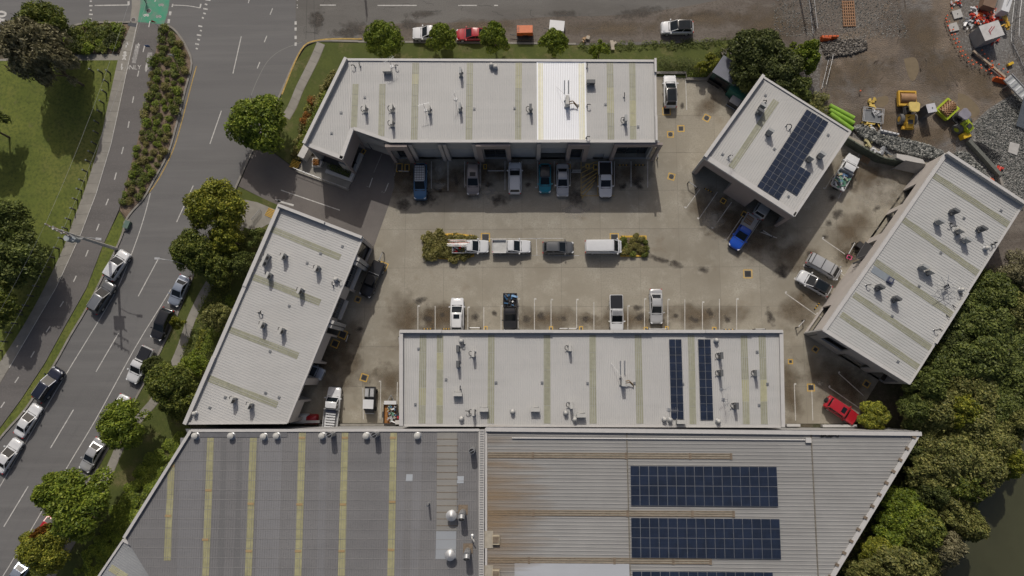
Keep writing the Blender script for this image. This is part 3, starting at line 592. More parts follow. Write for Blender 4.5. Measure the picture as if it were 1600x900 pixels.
def building(name, label, px, z, edges, walls, rdir, ribsp, rmat, skyl, parapets, cat='building', ribh=.035, ribw=.07, fascia=True):
    w_ = [Vector(P(x, y, z)[:2]) for x, y in px]; c = sum(w_, Vector((0, 0)))/len(w_)
    root = thing(name, label, cat, (c.x, c.y, 0)); polyw = [(p.x, p.y) for p in w_]
    for i in range(len(w_)):
        wall_edge(root, w_[i], w_[(i+1) % len(w_)], z-.12, edges.get(i, []), walls.get(i, walls['all']), polyw)
    roof = wobj('roof', MB().prism(polyw, z-.1, z, True), rmat, root)
    d_ = Vector((math.cos(rdir), math.sin(rdir))); n = Vector((-d_.y, d_.x)); mb = MB()
    lo = min((p-c).dot(n) for p in w_); hi = max((p-c).dot(n) for p in w_); k = lo+ribsp*.6
    while k < hi-.1:
        for s0, s1 in line_spans(polyw, c+n*k, d_):
            if s1-s0 < .6: continue
            a = c+n*k+d_*(s0+.12); b = c+n*k+d_*(s1-.12); i = len(mb.v)
            for p in (a, b): mb.v += [(*(p-n*ribw/2), z), (*(p-n*ribw*.22), z+ribh), (*(p+n*ribw*.22), z+ribh), (*(p+n*ribw/2), z)]
            mb.f += [(i, i+4, i+5, i+1), (i+1, i+5, i+6, i+2), (i+2, i+6, i+7, i+3), (i, i+1, i+2, i+3), (i+7, i+6, i+5, i+4)]
        k += ribsp
    rb = wobj('roof_ribs', mb, rmat, roof); rb['kind'] = 'stuff'
    # fibreglass strips, sheet by sheet, corrugated like the roof
    for (a, b, wpx, n_, kinds) in skyl:
        A = Vector(P(*a, z)[:2]); B = Vector(P(*b, z)[:2]); t = (B-A).normalized(); nn = Vector((-t.y, t.x)); hw = wpx/2*.098
        for i in range(n_):
            p0 = A.lerp(B, i/n_)+t*.02; p1 = A.lerp(B, (i+1)/n_)-t*.02; m_ = {'g': skyl_g, 'y': skyl_y, 'd': skyl_d}[kinds[i % len(kinds)]]
            mb = MB().prism([p0-nn*hw, p1-nn*hw, p1+nn*hw, p0+nn*hw], z+.002, z+.022)
            for q in range(4):
                u = -hw+(q+.5)*hw/2; mb.prism([p0+nn*(u-.03), p1+nn*(u-.03), p1+nn*(u+.03), p0+nn*(u+.03)], z+.022, z+.048)
            wobj('skylight_sheet', mb, m_, roof)
    # parapets / edge cappings
    for (i, hgt, wd, *rest) in parapets:
        a = w_[i]; b = w_[(i+1) % len(w_)]; segs = rest[0] if rest else [(0, 1, 0)]; n = perp(a, b, polyw)
        for (t0, t1, dz) in segs:
            p0 = a.lerp(b, t0); p1 = a.lerp(b, t1); ex = (b-a).normalized()*.0
            par = wobj('parapet', MB().prism([p0+n*.06, p1+n*.06, p1-n*(wd-.06), p0-n*(wd-.06)], z-.35, z+hgt+dz, True), walls.get(i, walls['all']) if hgt > .25 else trim, root)
            wobj('capping', MB().prism([p0+n*.10, p1+n*.10, p1-n*(wd-.02), p0-n*(wd-.02)], z+hgt+dz+.002, z+hgt+dz+.04, True), trim, par)
    return root, w_, roof

def tx(pxs, a, b, y, W):   # map column at ground to fraction along a wall
    A, B = W[a], W[b]; out = []
    for x in pxs: p = Vector(P(x, y, 0)[:2]); out.append((p-A).dot(B-A)/(B-A).length_squared)
    return out
r_north = roofmat('roof_metal_north', rad(90), (.465, .462, .45)); r_south = roofmat('roof_metal_middle', rad(90), (.465, .462, .45)); r_west = roofmat('roof_metal_west', rad(-22), (.455, .452, .44))
r_solar = roofmat('roof_metal_solar', rad(55), (.455, .45, .435)); r_east = roofmat('roof_metal_east', rad(-34), (.445, .447, .435), .08)
r_sw = roofmat('roof_metal_blue_grey', rad(90), (.188, .186, .188), .1); r_se = roofmat('roof_metal_aged', rad(0), (.275, .273, .266), .1)
ZT = 7.4
Tpx = [(541, 93), (1023, 95), (1025, 222), (610, 222), (552, 202), (535, 249), (476, 226)]
Tw = [Vector(P(x, y, ZT)[:2]) for x, y in Tpx]
def tt(x0, x1):
    v = tx([x0, x1], 2, 3, 250, Tw); return (min(v), max(v))
S = []
for (x0, x1, z0, z1, k, dep) in ((621.5, 641.5, .05, 5.6, 'win', .1), (655, 692, .02, 4.6, 'roll', .05), (706, 744, .02, 4.6, 'roll', .05), (758.5, 791, .05, 5.9, 'win', .1), (799, 837, .02, 4.8, 'roll', .05), (845, 883, .02, 5.0, 'half', .3), (890, 907, .05, 5.7, 'win', .1), (926, 942, .02, 2.4, 'roll', .03), (957, 1016, .05, 6.3, 'win', .6)):
    a, b = tt(x0, x1); S.append((a, b, z0, z1, k, dep))
Tn = [((555.5, 131), (553, 199), 9, 4, 'g'), ((598, 131), (596, 213), 9, 5, 'g'), ((649.5, 98), (647, 219), 9, 7, 'gygggg'), ((734.5, 98), (732.5, 219), 9, 7, 'g'), ((810.5, 98), (809.5, 219), 8.5, 6, 'yygggg'), ((844.5, 99), (845, 219), 8, 6, 'y'), ((908.5, 99), (910, 219), 8, 6, 'y'), ((953, 96), (954.5, 218), 9, 6, 'ggyygg'), ((987.5, 96), (989.5, 218), 9, 6, 'gggyyg')]
north_b, Tw, Troof = building('factory_unit_row', 'long north white roofed row of units with roller doors and taupe portals', Tpx, ZT, {2: S, 3: [(.22, .8, 3.4, 5.9, 'win', .1), (.25, .85, .02, 2.6, 'roll', .1)], 4: [(.08, .92, .0, 3.0, 'bay', 1.6)], 5: [(.04, .97, .0, 5.4, 'win', 1.2)]}, {'all': white_wall, 2: grey_wall, 3: grey_wall, 4: pink_wall, 5: pink_wall, 1: grey_wall}, rad(90), .24, r_north, Tn,
    [(6, .75, .35), (0, .12, .25), (1, .45, .22, [(0, .17, .35), (.17, .7, 0), (.7, 1, .3)]), (2, .10, .3, [(0, .29, .02), (.29, .36, .1), (.36, .55, .02), (.55, .66, .1), (.66, 1, .02)]), (3, .1, .35), (4, .1, .45), (5, .1, .4)])
# one bay whitened: a highlight put into the colour, with added border strips
wh = roofmat('roof_metal_highlight', rad(90), (.87, .89, .92), .015)
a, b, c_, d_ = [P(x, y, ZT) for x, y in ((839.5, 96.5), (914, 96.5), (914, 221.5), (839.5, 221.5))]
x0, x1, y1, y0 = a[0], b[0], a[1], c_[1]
cs_ = wobj('highlighted_roof_bay', MB().prism([(x0, y0), (x1, y0), (x1, y1), (x0, y1)], ZT+.001, ZT+.0018), wh, Troof); cs_['label'] = 'white roof bay with a highlight painted into its colour'
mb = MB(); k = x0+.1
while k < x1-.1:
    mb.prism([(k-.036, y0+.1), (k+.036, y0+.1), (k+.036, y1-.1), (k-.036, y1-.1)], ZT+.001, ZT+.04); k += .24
o = wobj('highlighted_ribs', mb, wh, Troof); o['kind'] = 'stuff'
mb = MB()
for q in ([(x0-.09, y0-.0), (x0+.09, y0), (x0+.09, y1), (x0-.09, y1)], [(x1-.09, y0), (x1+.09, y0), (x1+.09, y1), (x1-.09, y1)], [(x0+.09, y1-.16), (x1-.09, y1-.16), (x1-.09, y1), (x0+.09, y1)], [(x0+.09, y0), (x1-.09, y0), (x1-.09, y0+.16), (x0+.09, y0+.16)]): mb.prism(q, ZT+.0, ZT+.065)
wobj('highlight_border', mb, wh, Troof)
skyw = mat('skylight_highlight', (.74, .72, .56), .5, var=.06, scale=2)  # skylight colour brightened to carry the painted highlight
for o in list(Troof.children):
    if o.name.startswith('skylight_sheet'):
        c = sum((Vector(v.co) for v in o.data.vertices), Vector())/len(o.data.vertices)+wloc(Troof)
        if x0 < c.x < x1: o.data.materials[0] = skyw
# taupe portal frames standing proud of the wall
def portal(x0, x1, g0, g1, zt=7.25, gz=6.0):
    y = Tw[2].y; A = P(x0, 250, 0)[0]; B = P(x1, 250, 0)[0]; a = P(g0, 250, 0)[0]; b = P(g1, 250, 0)[0]
    mb = MB()
    for q in ((A, a, 0, zt), (b, B, 0, zt)): mb.prism([(q[0], y-.35), (q[1], y-.35), (q[1], y-.003), (q[0], y-.003)], q[2], q[3], True)
    mb.prism([(a, y-.348), (b, y-.348), (b, y-.003), (a, y-.003)], gz, zt, True)
    wobj('portal_frame', mb, pink_wall, north_b)
portal(617, 649, 621.5, 641.5, gz=5.65); portal(749, 799, 757, 793, gz=5.95); portal(883, 915, 889, 908, gz=5.75); portal(951, 1021, 956.5, 1016.5, gz=6.35)
for x in (653, 696, 703, 746, 841): 
    q = P(x, 250, 0)[0]; wobj('pilaster', MB().prism([(q-.25, Tw[2].y-.12), (q+.25, Tw[2].y-.12), (q+.25, Tw[2].y-.002), (q-.25, Tw[2].y-.002)], 0, 7.1), cream_wall, north_b)
# seam and flashing on the western end of the roof
wobj('roof_flashing', ribbon(MB(), PP([(549, 97), (548, 130), (546.5, 165), (544, 215)], ZT), .12, ZT+.07, ZT), trim, Troof)

ZM = 7.0
Mpx = [(626, 517), (1221, 517), (1224, 667), (626, 665)]
Ms = [((661, 523), (659.5, 662), 9, 5, 'gggyg'), ((688, 523), (686.8, 662), 9, 5, 'gygyg'), ((768, 523), (767, 662), 9, 5, 'g'), ((854.5, 523), (855, 662), 9, 5, 'g'), ((926, 523), (926.8, 662), 9, 5, 'g'), ((997, 523), (1000, 662), 9, 5, 'g'), ((1079.5, 523), (1083, 663), 9, 5, 'g'), ((1162.5, 524), (1166, 663), 9, 4, 'ggyg'), ((1190.5, 524), (1194.5, 663), 9, 4, 'ggyg')]
mid_b, Mw, Mroof = building('middle_unit_row', 'long middle white roofed row of units with two solar strips', Mpx, ZM, {0: [(i/11+.02, i/11+.07, .02, 4.2, 'roll' if i % 3 else 'win', .1) for i in range(11)]}, {'all': white_wall, 0: grey_wall}, rad(90), .24, r_south, Ms,
    [(0, .5, .32, [(0, .11, .12), (.11, .155, -.15), (.155, .30, .02), (.30, .40, .14), (.40, .56, -.02), (.56, .66, .12), (.66, .80, -.02), (.80, .92, .12), (.92, 1, 0)]), (1, .35, .4), (2, .08, .2), (3, .5, .42)])
ZL = 6.7
Lpx = [(437, 321), (580, 377), (563, 384), (447, 662), (289, 662)]
Lpx = [(437, 321), (567, 371), (449, 661), (289, 662)]
Lw = [Vector(P(x, y, ZL)[:2]) for x, y in Lpx]
def lt(y0, y1): return ((y0-371)/290., (y1-371)/290.)
Lops = []
for (y0, y1, z0, z1, k, dep) in ((376, 398, .6, 6.3, 'win', .15), (408, 448, 3.6, 6.2, 'win', .2), (410, 446, 0, 3.0, 'bay', 2.2), (466, 497, 3.6, 6.2, 'win', .2), (450, 505, 0, 3.0, 'bay', 3.5), (509, 522, 0, 5.8, 'bay', 3.0), (525, 566, 0, 3.0, 'bay', 4.6), (569, 593, 0, 6.0, 'bay', 4.6), (603, 627, 0, 6.0, 'bay', 3.0), (630, 656, 0, 3.0, 'bay', 2.)):
    a, b = lt(y0, y1)
    Lops.append((a, b, z0, z1, k, dep))
# drop overlaps (windows above bays are handled as separate fascia panes)
clean = []; panes = []
for o_ in sorted(Lops):
    if o_[4] == 'win' and o_[2] > 2: panes.append(o_)
    else: clean.append(o_)
Ls = [((425, 358.5), (532, 402.5), 9, 7, 'g'), ((396, 433), (500.5, 473), 9, 7, 'g'), ((358.5, 514.5), (466, 556.5), 9, 7, 'g'), ((326, 591), (433.5, 633), 9, 7, 'g')]
west_b, Lw, Lroof = building('slanted_unit_row', 'slanting western white roofed building beside the street trees', Lpx, ZL, {1: clean, 0: [(.1, .3, .6, 2.6, 'win', .1), (.5, .8, .6, 2.6, 'win', .1)]}, {'all': white_wall, 1: cream_wall}, rad(-22), .34, r_west, Ls,
    [(0, .6, .32, [(0, .56, .12), (.56, 1, -.1)]), (3, .35, .42, [(0, .3, .1), (.3, .62, 0), (.62, 1, .12)]), (1, .05, .15), (2, .15, .2)])
for (t0, t1, z0, z1, k, dep) in panes:
    a, b = Lw[1], Lw[2]; n = perp(a, b, [(p.x, p.y) for p in Lw]); p0 = a.lerp(b, t0)+n*.03; p1 = a.lerp(b, t1)+n*.03
    wn = wobj('window', MB().prism([p0, p1, p1-n*.028, p0-n*.028], z0, z1, True), glass, west_b)
    for i in range(5):
        q0 = p0.lerp(p1, i/4*.98)+n*.02; q1 = p0.lerp(p1, i/4*.98+.02)+n*.02; wobj('mullion', MB().prism([q0, q1, q1-n*.018, q0-n*.018], z0, z1, True), mullion, wn)
    q0 = p0+n*.5; q1 = p1+n*.5; wobj('awning', MB().prism([p0+n*.02, p1+n*.02, q1, q0], 3.25, 3.4, True), white_wall, west_b)
for y in (401, 501): 
    t = (y-371)/290.; a = Lw[1].lerp(Lw[2], t); b = Lw[1].lerp(Lw[2], t+.018); n = perp(Lw[1], Lw[2], [(p.x, p.y) for p in Lw])
    wobj('blade_wall', MB().prism([a+n*.004, b+n*.004, b+n*.6, a+n*.6], 0, 6.4, True), white_wall, west_b)
    c0 = b+(b-a)*.25; c1 = c0+(b-a); wobj('blade_wall', MB().prism([c0+n*.004, c1+n*.004, c1+n*.5, c0+n*.5], 0, 6.2, True), white_wall, west_b)
ZN = 6.9
Npx = [(1190, 119), (1329, 206), (1241, 338), (1099, 246)]
sol_b, Nw, Nroof = building('solar_roofed_unit', 'square white roofed building topped by the diagonal solar array', Npx, ZN, {2: [(.03, .37, 0, 4.6, 'bay', 5.5), (.63, .95, 0, 4.6, 'bay', 4.5)]}, {'all': white_wall, 2: pink_wall}, math.atan2(105, 71), .34, r_solar, [((1213, 157), (1142, 262), 9, 7, 'g')],
    [(0, .12, .2), (1, .1, .25), (2, .1, .6), (3, .6, .35)])
ZE = 6.4
Epx = [(1476, 240), (1598, 320), (1421, 600), (1285, 516)]
east_b, Ew, Eroof = building('eastern_unit_row', 'eastern slanted white roofed building between yard and riverbank trees', Epx, ZE, {3: [(.0, .155, .3, 3.2, 'win', .4), (.42, .53, 0, 3.4, 'bay', 2.4), (.57, .71, .02, 3.4, 'win', .5), (.74, .86, .02, 3.6, 'win', .5)], 2: [(.03, .22, .02, 4.4, 'win', 1.0), (.30, .58, .02, 3.4, 'roll', .4), (.63, .88, 2.4, 5.2, 'win', .2)]}, {'all': white_wall, 3: cream_wall, 2: grey_wall}, math.atan2(-83, 125), .36, r_east,
    [((1459, 274), (1577, 352), 9, 8, 'g'), ((1411, 343), (1528, 427), 9, 8, 'g'), ((1367, 409), (1488, 492), 9, 8, 'g'), ((1334, 460), (1456, 545), 9, 8, 'g'), ((1314, 491), (1435, 574), 9, 8, 'g')],
    [(0, .8, .32), (3, .12, .42), (1, .05, .2, [(0, .5, 0), (.5, .78, .3), (.78, 1, 0)]), (2, .1, .35)])
ZB = 7.6
Bpx = [(299, 672), (749, 671), (749, 960), (270, 960), (195, 839)]
Bs = [((268, 722), (261.5, 876), 9, 3, 'd'), ((329.5, 684), (321, 900), 9, 4, 'd'), ((396, 684), (388, 900), 9, 4, 'd'), ((472.5, 676), (465.5, 900), 9, 4, 'd'), ((539.5, 676), (533.5, 900), 9, 4, 'd'), ((615, 676), (610.5, 900), 9, 4, 'd')]
swb, Bw, Broof = building('grey_warehouse', 'large blue grey roofed warehouse with yellow skylight strips', Bpx, ZB, {}, {'all': grey_wall}, rad(90), .3, r_sw, Bs, [(4, .35, .3), (0, .12, .25), (1, .05, .1)], ribh=.03)
Kpx = [(759, 669), (1438, 676), (1300, 905), (1250, 990), (759, 990)]
seb, Kw, Kroof = building('aged_warehouse', 'large aged pale roofed warehouse with three big solar arrays', Kpx, ZB+.25, {}, {'all': grey_wall}, rad(-.4), .44, r_se, [], [(0, .3, .4), (1, .12, .5), (4, .1, .2)], ribh=.045, ribw=.14)
Ypx = [(194, 842), (318, 912), (270, 1010), (80, 1010)]
lowb, Yw, Yroof = building('lean_to_warehouse', 'low light grey lean-to roof at the bottom left warehouse corner', Ypx, 6.6, {}, {'all': grey_wall}, math.atan2(-70, 124), .3, roofmat('roof_metal_leanto', rad(-30), (.27, .28, .29), .08), [((172, 887), (198, 902), 9, 2, 'y')], [(0, .2, .3), (3, .15, .2)], ribh=.03)
# details on the two warehouses
z = ZB
for (x0, x1, y0, y1, m_) in ((683, 714, 676, 829, roofmat('patch_pale', rad(90), (.245, .238, .22), .1)), (681.5, 713, 830, 874, roofmat('patch_new_zinc', rad(90), (.30, .32, .345), .05)), (635, 645, 741, 752, roofmat('patch_zinc_small', rad(90), (.38, .41, .44), .05)), (715, 725, 744, 755, MATS['patch_zinc_small'])):
    q = [P(x0, y0, z), P(x1, y0, z), P(x1-.5, y1, z), P(x0-1, y1, z)]
    mb = MB().prism(q, z+.002, z+.035, True); pch = wobj('patch_sheet', mb, m_, Broof)
for k, x in enumerate((350, 375)):      # faded darker sheets
    q = [P(x-4, 684, z), P(x+4, 684, z), P(x-1, 900, z), P(x-10, 900, z)]; wobj('faded_sheet', MB().prism(q, z+.001, z+.01, True), roofmat('faded_sheet_%d' % k, rad(90), (.155, .155, .157), .06), Broof)
for k, (xa, xb, c) in enumerate(((405, 441, .215), (622, 634, .20), (646, 660, .205), (282, 318, .20), (500, 512, .198))):
    q = [P(xa, 684, z), P(xb, 684, z), P(xb-6, 915, z), P(xa-6, 915, z)]; wobj('faded_sheet', MB().prism(q, z+.001, z+.009, True), roofmat('pale_sheet_%d' % k, rad(90), (c, c, c*1.03), .07), Broof)
for k in range(14):
    y = 686+k*10.4; q = P(699, y, z); wobj('purlin_rust_mark', MB().box((q[0], q[1], z+.055), (2.7, .07, .012)), rustm, Broof)
for (x, t) in ((268, 728), (263, 806), (326, 766), (321, 843), (392, 787), (389, 861), (468, 788), (466, 861), (536, 788), (534, 861), (613, 784), (611, 859), (472, 684), (539, 684), (614, 684)):
    q = P(x, t, z); wobj('skylight_lap', MB().box((q[0], q[1], z+.06), (.8, .28, .02)), mat('lap_amber', (.34, .24, .12), .8), Broof)
q = [P(290, 670, z), P(449, 670, z), P(449, 683, z), P(296, 683, z)]; wobj('edge_flashing', MB().prism(q, z+.04, z+.07, True), mat('flashing_dark_grey', (.13, .132, .14), .6), Broof)
# party wall with white corrugated capping
pw = thing('party_wall', 'white ribbed capped wall between the two southern warehouses', 'wall', P(753, 800, 0))
a, b = P(749.5, 671, ZB), P(758.5, 671, ZB); 
wobj('wall_body', MB().prism([(a[0]+.05, a[1]), (b[0]-.08, a[1]), (b[0]-.08, a[1]-22.4), (a[0]+.05, a[1]-22.4)], 0, ZB+.5), grey_wall, pw)
mb = MB()
for k in range(74): mb.box(((a[0]+b[0])/2, a[1]-.15-k*.3, ZB+.56), (.55, .1, .06))
o = wobj('capping_ribs', mb, trim, pw); o['kind'] = 'stuff'
mb = MB().prism([(b[0]-.16, a[1]), (b[0]-.08, a[1]), (b[0]-.08, a[1]-22.4), (b[0]-.16, a[1]-22.4)], ZB+.5, ZB+.66); wobj('capping_edge', mb, trim, pw)
z2 = ZB+.25
rusty = stainmat('rust_wash', (.30, .20, .10), .55, .9, (.12, 1.6))
o = link('rust_wash', MB().face([(0, -1, 0), (1, -1, 0), (1, .9, 0), (0, .9, 0)]).mesh('rust_wash', rusty), Kroof); c = wloc(Kroof)
p = P(761, 800, z2); o.location = (p[0]-c.x, p[1]-c.y, z2+.078); o.scale = (9, 12, 1)
for (y, x1) in ((711, 1144), (801, 1148), (875, 1112)):
    A = P(760, y, z2); B = P(x1, y+2, z2); ln = B[0]-A[0]; st = wobj('old_skylight_strip', MB().prism([(A[0]+.2, A[1]-.36), (B[0], B[1]-.36), (B[0], B[1]+.36), (A[0]+.2, A[1]+.36)], z2+.002, z2+.05, True), mat('old_skylight', (.28, .255, .205), .9, var=.25, scale=3, stretch=(0, .3, 3)), Kroof)
    for dy in (-.28, 0, .28): wobj('strip_rib', MB().prism([(A[0]+.2, A[1]+dy-.05), (B[0]-.05, B[1]+dy-.05), (B[0]-.05, B[1]+dy+.05), (A[0]+.2, A[1]+dy+.05)], z2+.05, z2+.095), rustm, st)
    for f in (.19, .57, .83, .995): wobj('strip_lap', MB().box((A[0]+ln*f, A[1]+(B[1]-A[1])*f, z2+.1), (.3, .8, .03)), rustm, st)
for (a, b, wd) in (((979, 671), (986, 960), .14), ((1267, 676), (1281, 960), .14)):
    wobj('sheet_lap', ribbon(MB(), PP([a, b], z2), wd, z2+.09, z2), mat('lap_dark', (.16, .145, .12), .8, var=.4, scale=3), Kroof)
wobj('roof_conduit', MB().path([P(800, 684.5, z2+.15), P(979, 685.5, z2+.15), P(1260, 687.5, z2+.15)], .09), trim, Kroof)
wobj('conduit_box', MB().box(P(1263, 688, z2+.2), (.7, .6, .3)), trim, Kroof)
q = [P(804, 880, z2), P(983, 880, z2), P(984, 915, z2), P(804, 915, z2)]; 
mb = MB(); yy = q[0][1]
wobj('replaced_sheets', MB().prism(q, z2+.003, z2+.076, True), roofmat('new_zinc_sheets', 0, (.42, .44, .47), .05), Kroof)
for k, x in enumerate(np.linspace(764, 1090, 15)): pass
wobj('north_gutter', MB().prism([P(760, 667, z2), P(1438, 674, z2), P(1438, 680, z2), P(978, 675, z2), P(760, 671.5, z2)], z2+.09, z2+.16, True), mat('flashing_grey', (.17, .175, .19), .6, var=.2), Kroof)
for t in np.linspace(0.03, .98, 13):     # small brackets along the slanting edge
    a = Kw[1].lerp(Kw[2], t); wobj('gutter_bracket', MB().box((a.x-.55, a.y, z2+.2), (.35, .45, .15), rad(60)), rustm, Kroof)
# graffiti scribble on the parapet sheet
pts = [P(1284+6*math.sin(t*2.1)+t*2.1, 680+2.2*math.cos(t*3.3), z2+.17) for t in np.linspace(0, 10, 60)]
wobj('graffiti_scribble', ribbon(MB(), pts, .14, z2+.172), black, Kroof)

# box skylights on rusty roof
for i, (x, y) in enumerate(((773, 843), (773, 897))):
    t = thing('roof_hatch', ('upper', 'lower')[i]+' pale roof hatch on the rusty western edge of the aged warehouse', 'roof hatch', P(x+2, y, z2+.09))
    lobj('hatch_upstand', MB().box((0, 0, .2), (.9, 1.1, .4)), mat('hatch_cream', (.42, .37, .27), .8, var=.2), t); lobj('hatch_lid', MB().box((0, .05, .43), (.75, .8, .06)), rustm, t); lobj('hatch_apron', MB().box((-.9, 0, .03), (1.1, 2.1, .05)), mat('hatch_apron', (.36, .33, .27), .8, var=.15), t)

# ================================================================ SOLAR
def solarmat():
    m = bpy.data.materials.new('solar_cells'); m.use_nodes = True; t = m.node_tree; n = t.nodes; l = t.links; b = n['Principled BSDF']
    tc = n.new('ShaderNodeTexCoord'); sp = n.new('ShaderNodeSeparateXYZ'); l.new(tc.outputs['Object'], sp.inputs[0]); vals = []
    for ax, sc_ in (('X', 1/.165), ('Y', 1/.165)):
        mu = n.new('ShaderNodeMath'); mu.operation = 'MULTIPLY'; mu.inputs[1].default_value = sc_; l.new(sp.outputs[ax], mu.inputs[0])
        fr = n.new('ShaderNodeMath'); fr.operation = 'FRACT'; l.new(mu.outputs[0], fr.inputs[0])
        lt_ = n.new('ShaderNodeMath'); lt_.operation = 'LESS_THAN'; lt_.inputs[1].default_value = .11; l.new(fr.outputs[0], lt_.inputs[0]); vals.append(lt_)
    mx = n.new('ShaderNodeMath'); mx.operation = 'MAXIMUM'; l.new(vals[0].outputs[0], mx.inputs[0]); l.new(vals[1].outputs[0], mx.inputs[1])
    ns = n.new('ShaderNodeTexNoise'); ns.inputs['Scale'].default_value = .7; geo = n.new('ShaderNodeNewGeometry'); l.new(geo.outputs['Position'], ns.inputs[0])
    rp = n.new('ShaderNodeValToRGB'); l.new(ns.outputs[0], rp.inputs[0]); rp.color_ramp.elements[0].color = (.010, .015, .030, 1); rp.color_ramp.elements[1].color = (.014, .022, .046, 1); rp.color_ramp.elements[0].position = .4; rp.color_ramp.elements[1].position = .6
    mc = n.new('ShaderNodeMix'); mc.data_type = 'RGBA'; l.new(mx.outputs[0], mc.inputs[0]); l.new(rp.outputs[0], mc.inputs[6]); mc.inputs[7].default_value = (.045, .06, .09, 1)
    l.new(mc.outputs[2], b.inputs['Base Color']); b.inputs['Roughness'].default_value = .18; return m
cells = solarmat(); frame = mat('panel_frame', (.26, .27, .29), .35, .4)
def solar(label, o_px, u_px, v_px, nu, nv, z, skip=None, split=False, group='rooftop solar arrays'):
    O, U, V = (Vector(P(*p, z)[:2]) for p in (o_px, u_px, v_px)); du = (U-O)/nu; dv = V-O; un = du.normalized()
    vn = Vector((-un.y, un.x)); vn = vn if vn.dot(dv) > 0 else -vn; dvl = dv.dot(vn)/nv; L = du.length
    flip = (un.x*vn.y-un.y*vn.x) < 0
    root = thing('solar_array', label, 'solar panels', (O.x, O.y, z), math.atan2(un.y, un.x), group); sg = -1 if flip else 1
    me = MB().box((0, 0, 0), (L-.03, dvl-.03, .035)); fm = me.mesh('solar_panel', frame)
    if split:
        cmb = MB(); hh = (dvl-.03)/2
        for s in (-1, 1): cmb.box((0, s*hh/2, .02), (L-.07, hh-.05, .008))
    else: cmb = MB().box((0, 0, .02), (L-.065, dvl-.065, .008))
    cm = cmb.mesh('cell_sheet', cells)
    for i in range(nu):
        for j in range(nv):
            if skip and skip(i, j): continue
            p = link('solar_panel', fm, root, (L*(i+.5), sg*dvl*(j+.5), .14)); link('cell_sheet', cm, p, (0, 0, 0))
    mb = MB()
    for j in range(nv):
        for f in (.25, .75):
            if split: mb.box((L*nu/2, sg*dvl*(j+f), .08), (L*nu, .05, .05))
            else: mb.box((L*nu/2, sg*dvl*(j+f), .08), (L*(nu if not skip else 1)-.2, .05, .05))
    if not skip: lobj('mounting_rails', mb, alu, root)['kind'] = 'stuff'
    return root
solar('upper large solar array of sixteen columns on the aged warehouse roof', (984.5, 727.5), (1213, 729), (985, 789.5), 16, 2, z2+.05, split=True)
solar('middle large solar array of sixteen columns on the aged warehouse roof', (985.5, 808.5), (1217.5, 810.5), (986, 871), 16, 2, z2+.05, split=True)
solar('lowest solar array cut off by the bottom edge on the aged warehouse', (987.5, 892), (1207, 893.5), (988, 954), 15, 2, z2+.05, split=True)
solar('western narrow solar strip on the middle row roof', (1044.8, 530), (1064.5, 530), (1046, 655), 2, 10, ZM)
solar('eastern narrow solar strip on the middle row roof', (1090, 530), (1110, 530), (1091, 656), 2, 10, ZM)
solar('diagonal solar array with a short annex on the square building', (1260, 171), (1311, 202), (1180, 290), 6, 14, ZN, skip=lambda i, j: i >= 4 and not 8 <= j < 12)
print('buildings done')
# ================================================================ VEGETATION
def leaf_mesh(name, m, blobs, nleaf, size, seed, flat=.5, shell=.75, stretch=1.):
    """many small leaf faces on the shells of irregular clumps. blobs: (x,y,z,rx,rz)"""
    g = np.random.RandomState(seed); B = np.array(blobs, dtype=float); wts = B[:, 3]**2; wts /= wts.sum()
    k = g.choice(len(B), nleaf, p=wts); d_ = g.normal(size=(nleaf, 3)); d_[:, 2] = np.abs(d_[:, 2])*1.0-.35*(g.rand(nleaf) < .5); d_ /= np.linalg.norm(d_, axis=1)[:, None]
    rr = (shell+(1.12-shell)*g.rand(nleaf))[:, None]; c = B[k, :3]+d_*rr*np.stack([B[k, 3], B[k, 3], B[k, 4]], 1)
    n = d_*.7+g.normal(size=(nleaf, 3))*.55+np.array([0, 0, flat]); n /= np.linalg.norm(n, axis=1)[:, None]
    u = np.cross(n, g.normal(size=(nleaf, 3))); u /= np.linalg.norm(u, axis=1)[:, None]; v = np.cross(n, u)
    s = size*(.6+.8*g.rand(nleaf))[:, None]; u = u*s*stretch; v = v*s*.62
    V = np.stack([c-u, c+v*.8-u*.1, c+u, c-v*.8+u*.1], 1).reshape(-1, 3)
    me = bpy.data.meshes.new(name); me.vertices.add(len(V)); me.vertices.foreach_set('co', V.ravel())
    me.loops.add(nleaf*4); me.loops.foreach_set('vertex_index', np.arange(nleaf*4)); me.polygons.add(nleaf)
    me.polygons.foreach_set('loop_start', np.arange(nleaf)*4); me.update(); me.validate(); me.materials.append(m); return me
def crown_blobs(seed, r, h, n, spread=.8):
    g = random.Random(seed); out = []; lob = [g.uniform(.72, 1.12) for _ in range(9)]
    for i in range(n):
        a = g.uniform(0, 6.283); q = math.sqrt(g.random()); L = lob[int(a/6.283*9) % 9]
        rad_ = q*r*spread*L; zz = h*(.45+.45*math.sqrt(max(0, 1-q*q))*g.uniform(.55, 1.05)); br = r*g.uniform(.10, .25)
        out.append((rad_*math.cos(a), rad_*math.sin(a), zz, br, br*.8))
    return out
CR = {}
def crown(kind, size, var):
    k = (kind, size, var)
    if k not in CR:
        n, nl, ls = {'S': (20, 2600, .085), 'M': (60, 8500, .056), 'L': (120, 15000, .042)}[size]
        CR[k] = leaf_mesh('crown', leaf[kind], crown_blobs(hash_(kind)+var*13+ord(size), 1., 1.25, n), nl, ls, var+5)
    return CR[k]
def hash_(s): return sum(ord(c)*(i+3) for i, c in enumerate(s))
TR = {}
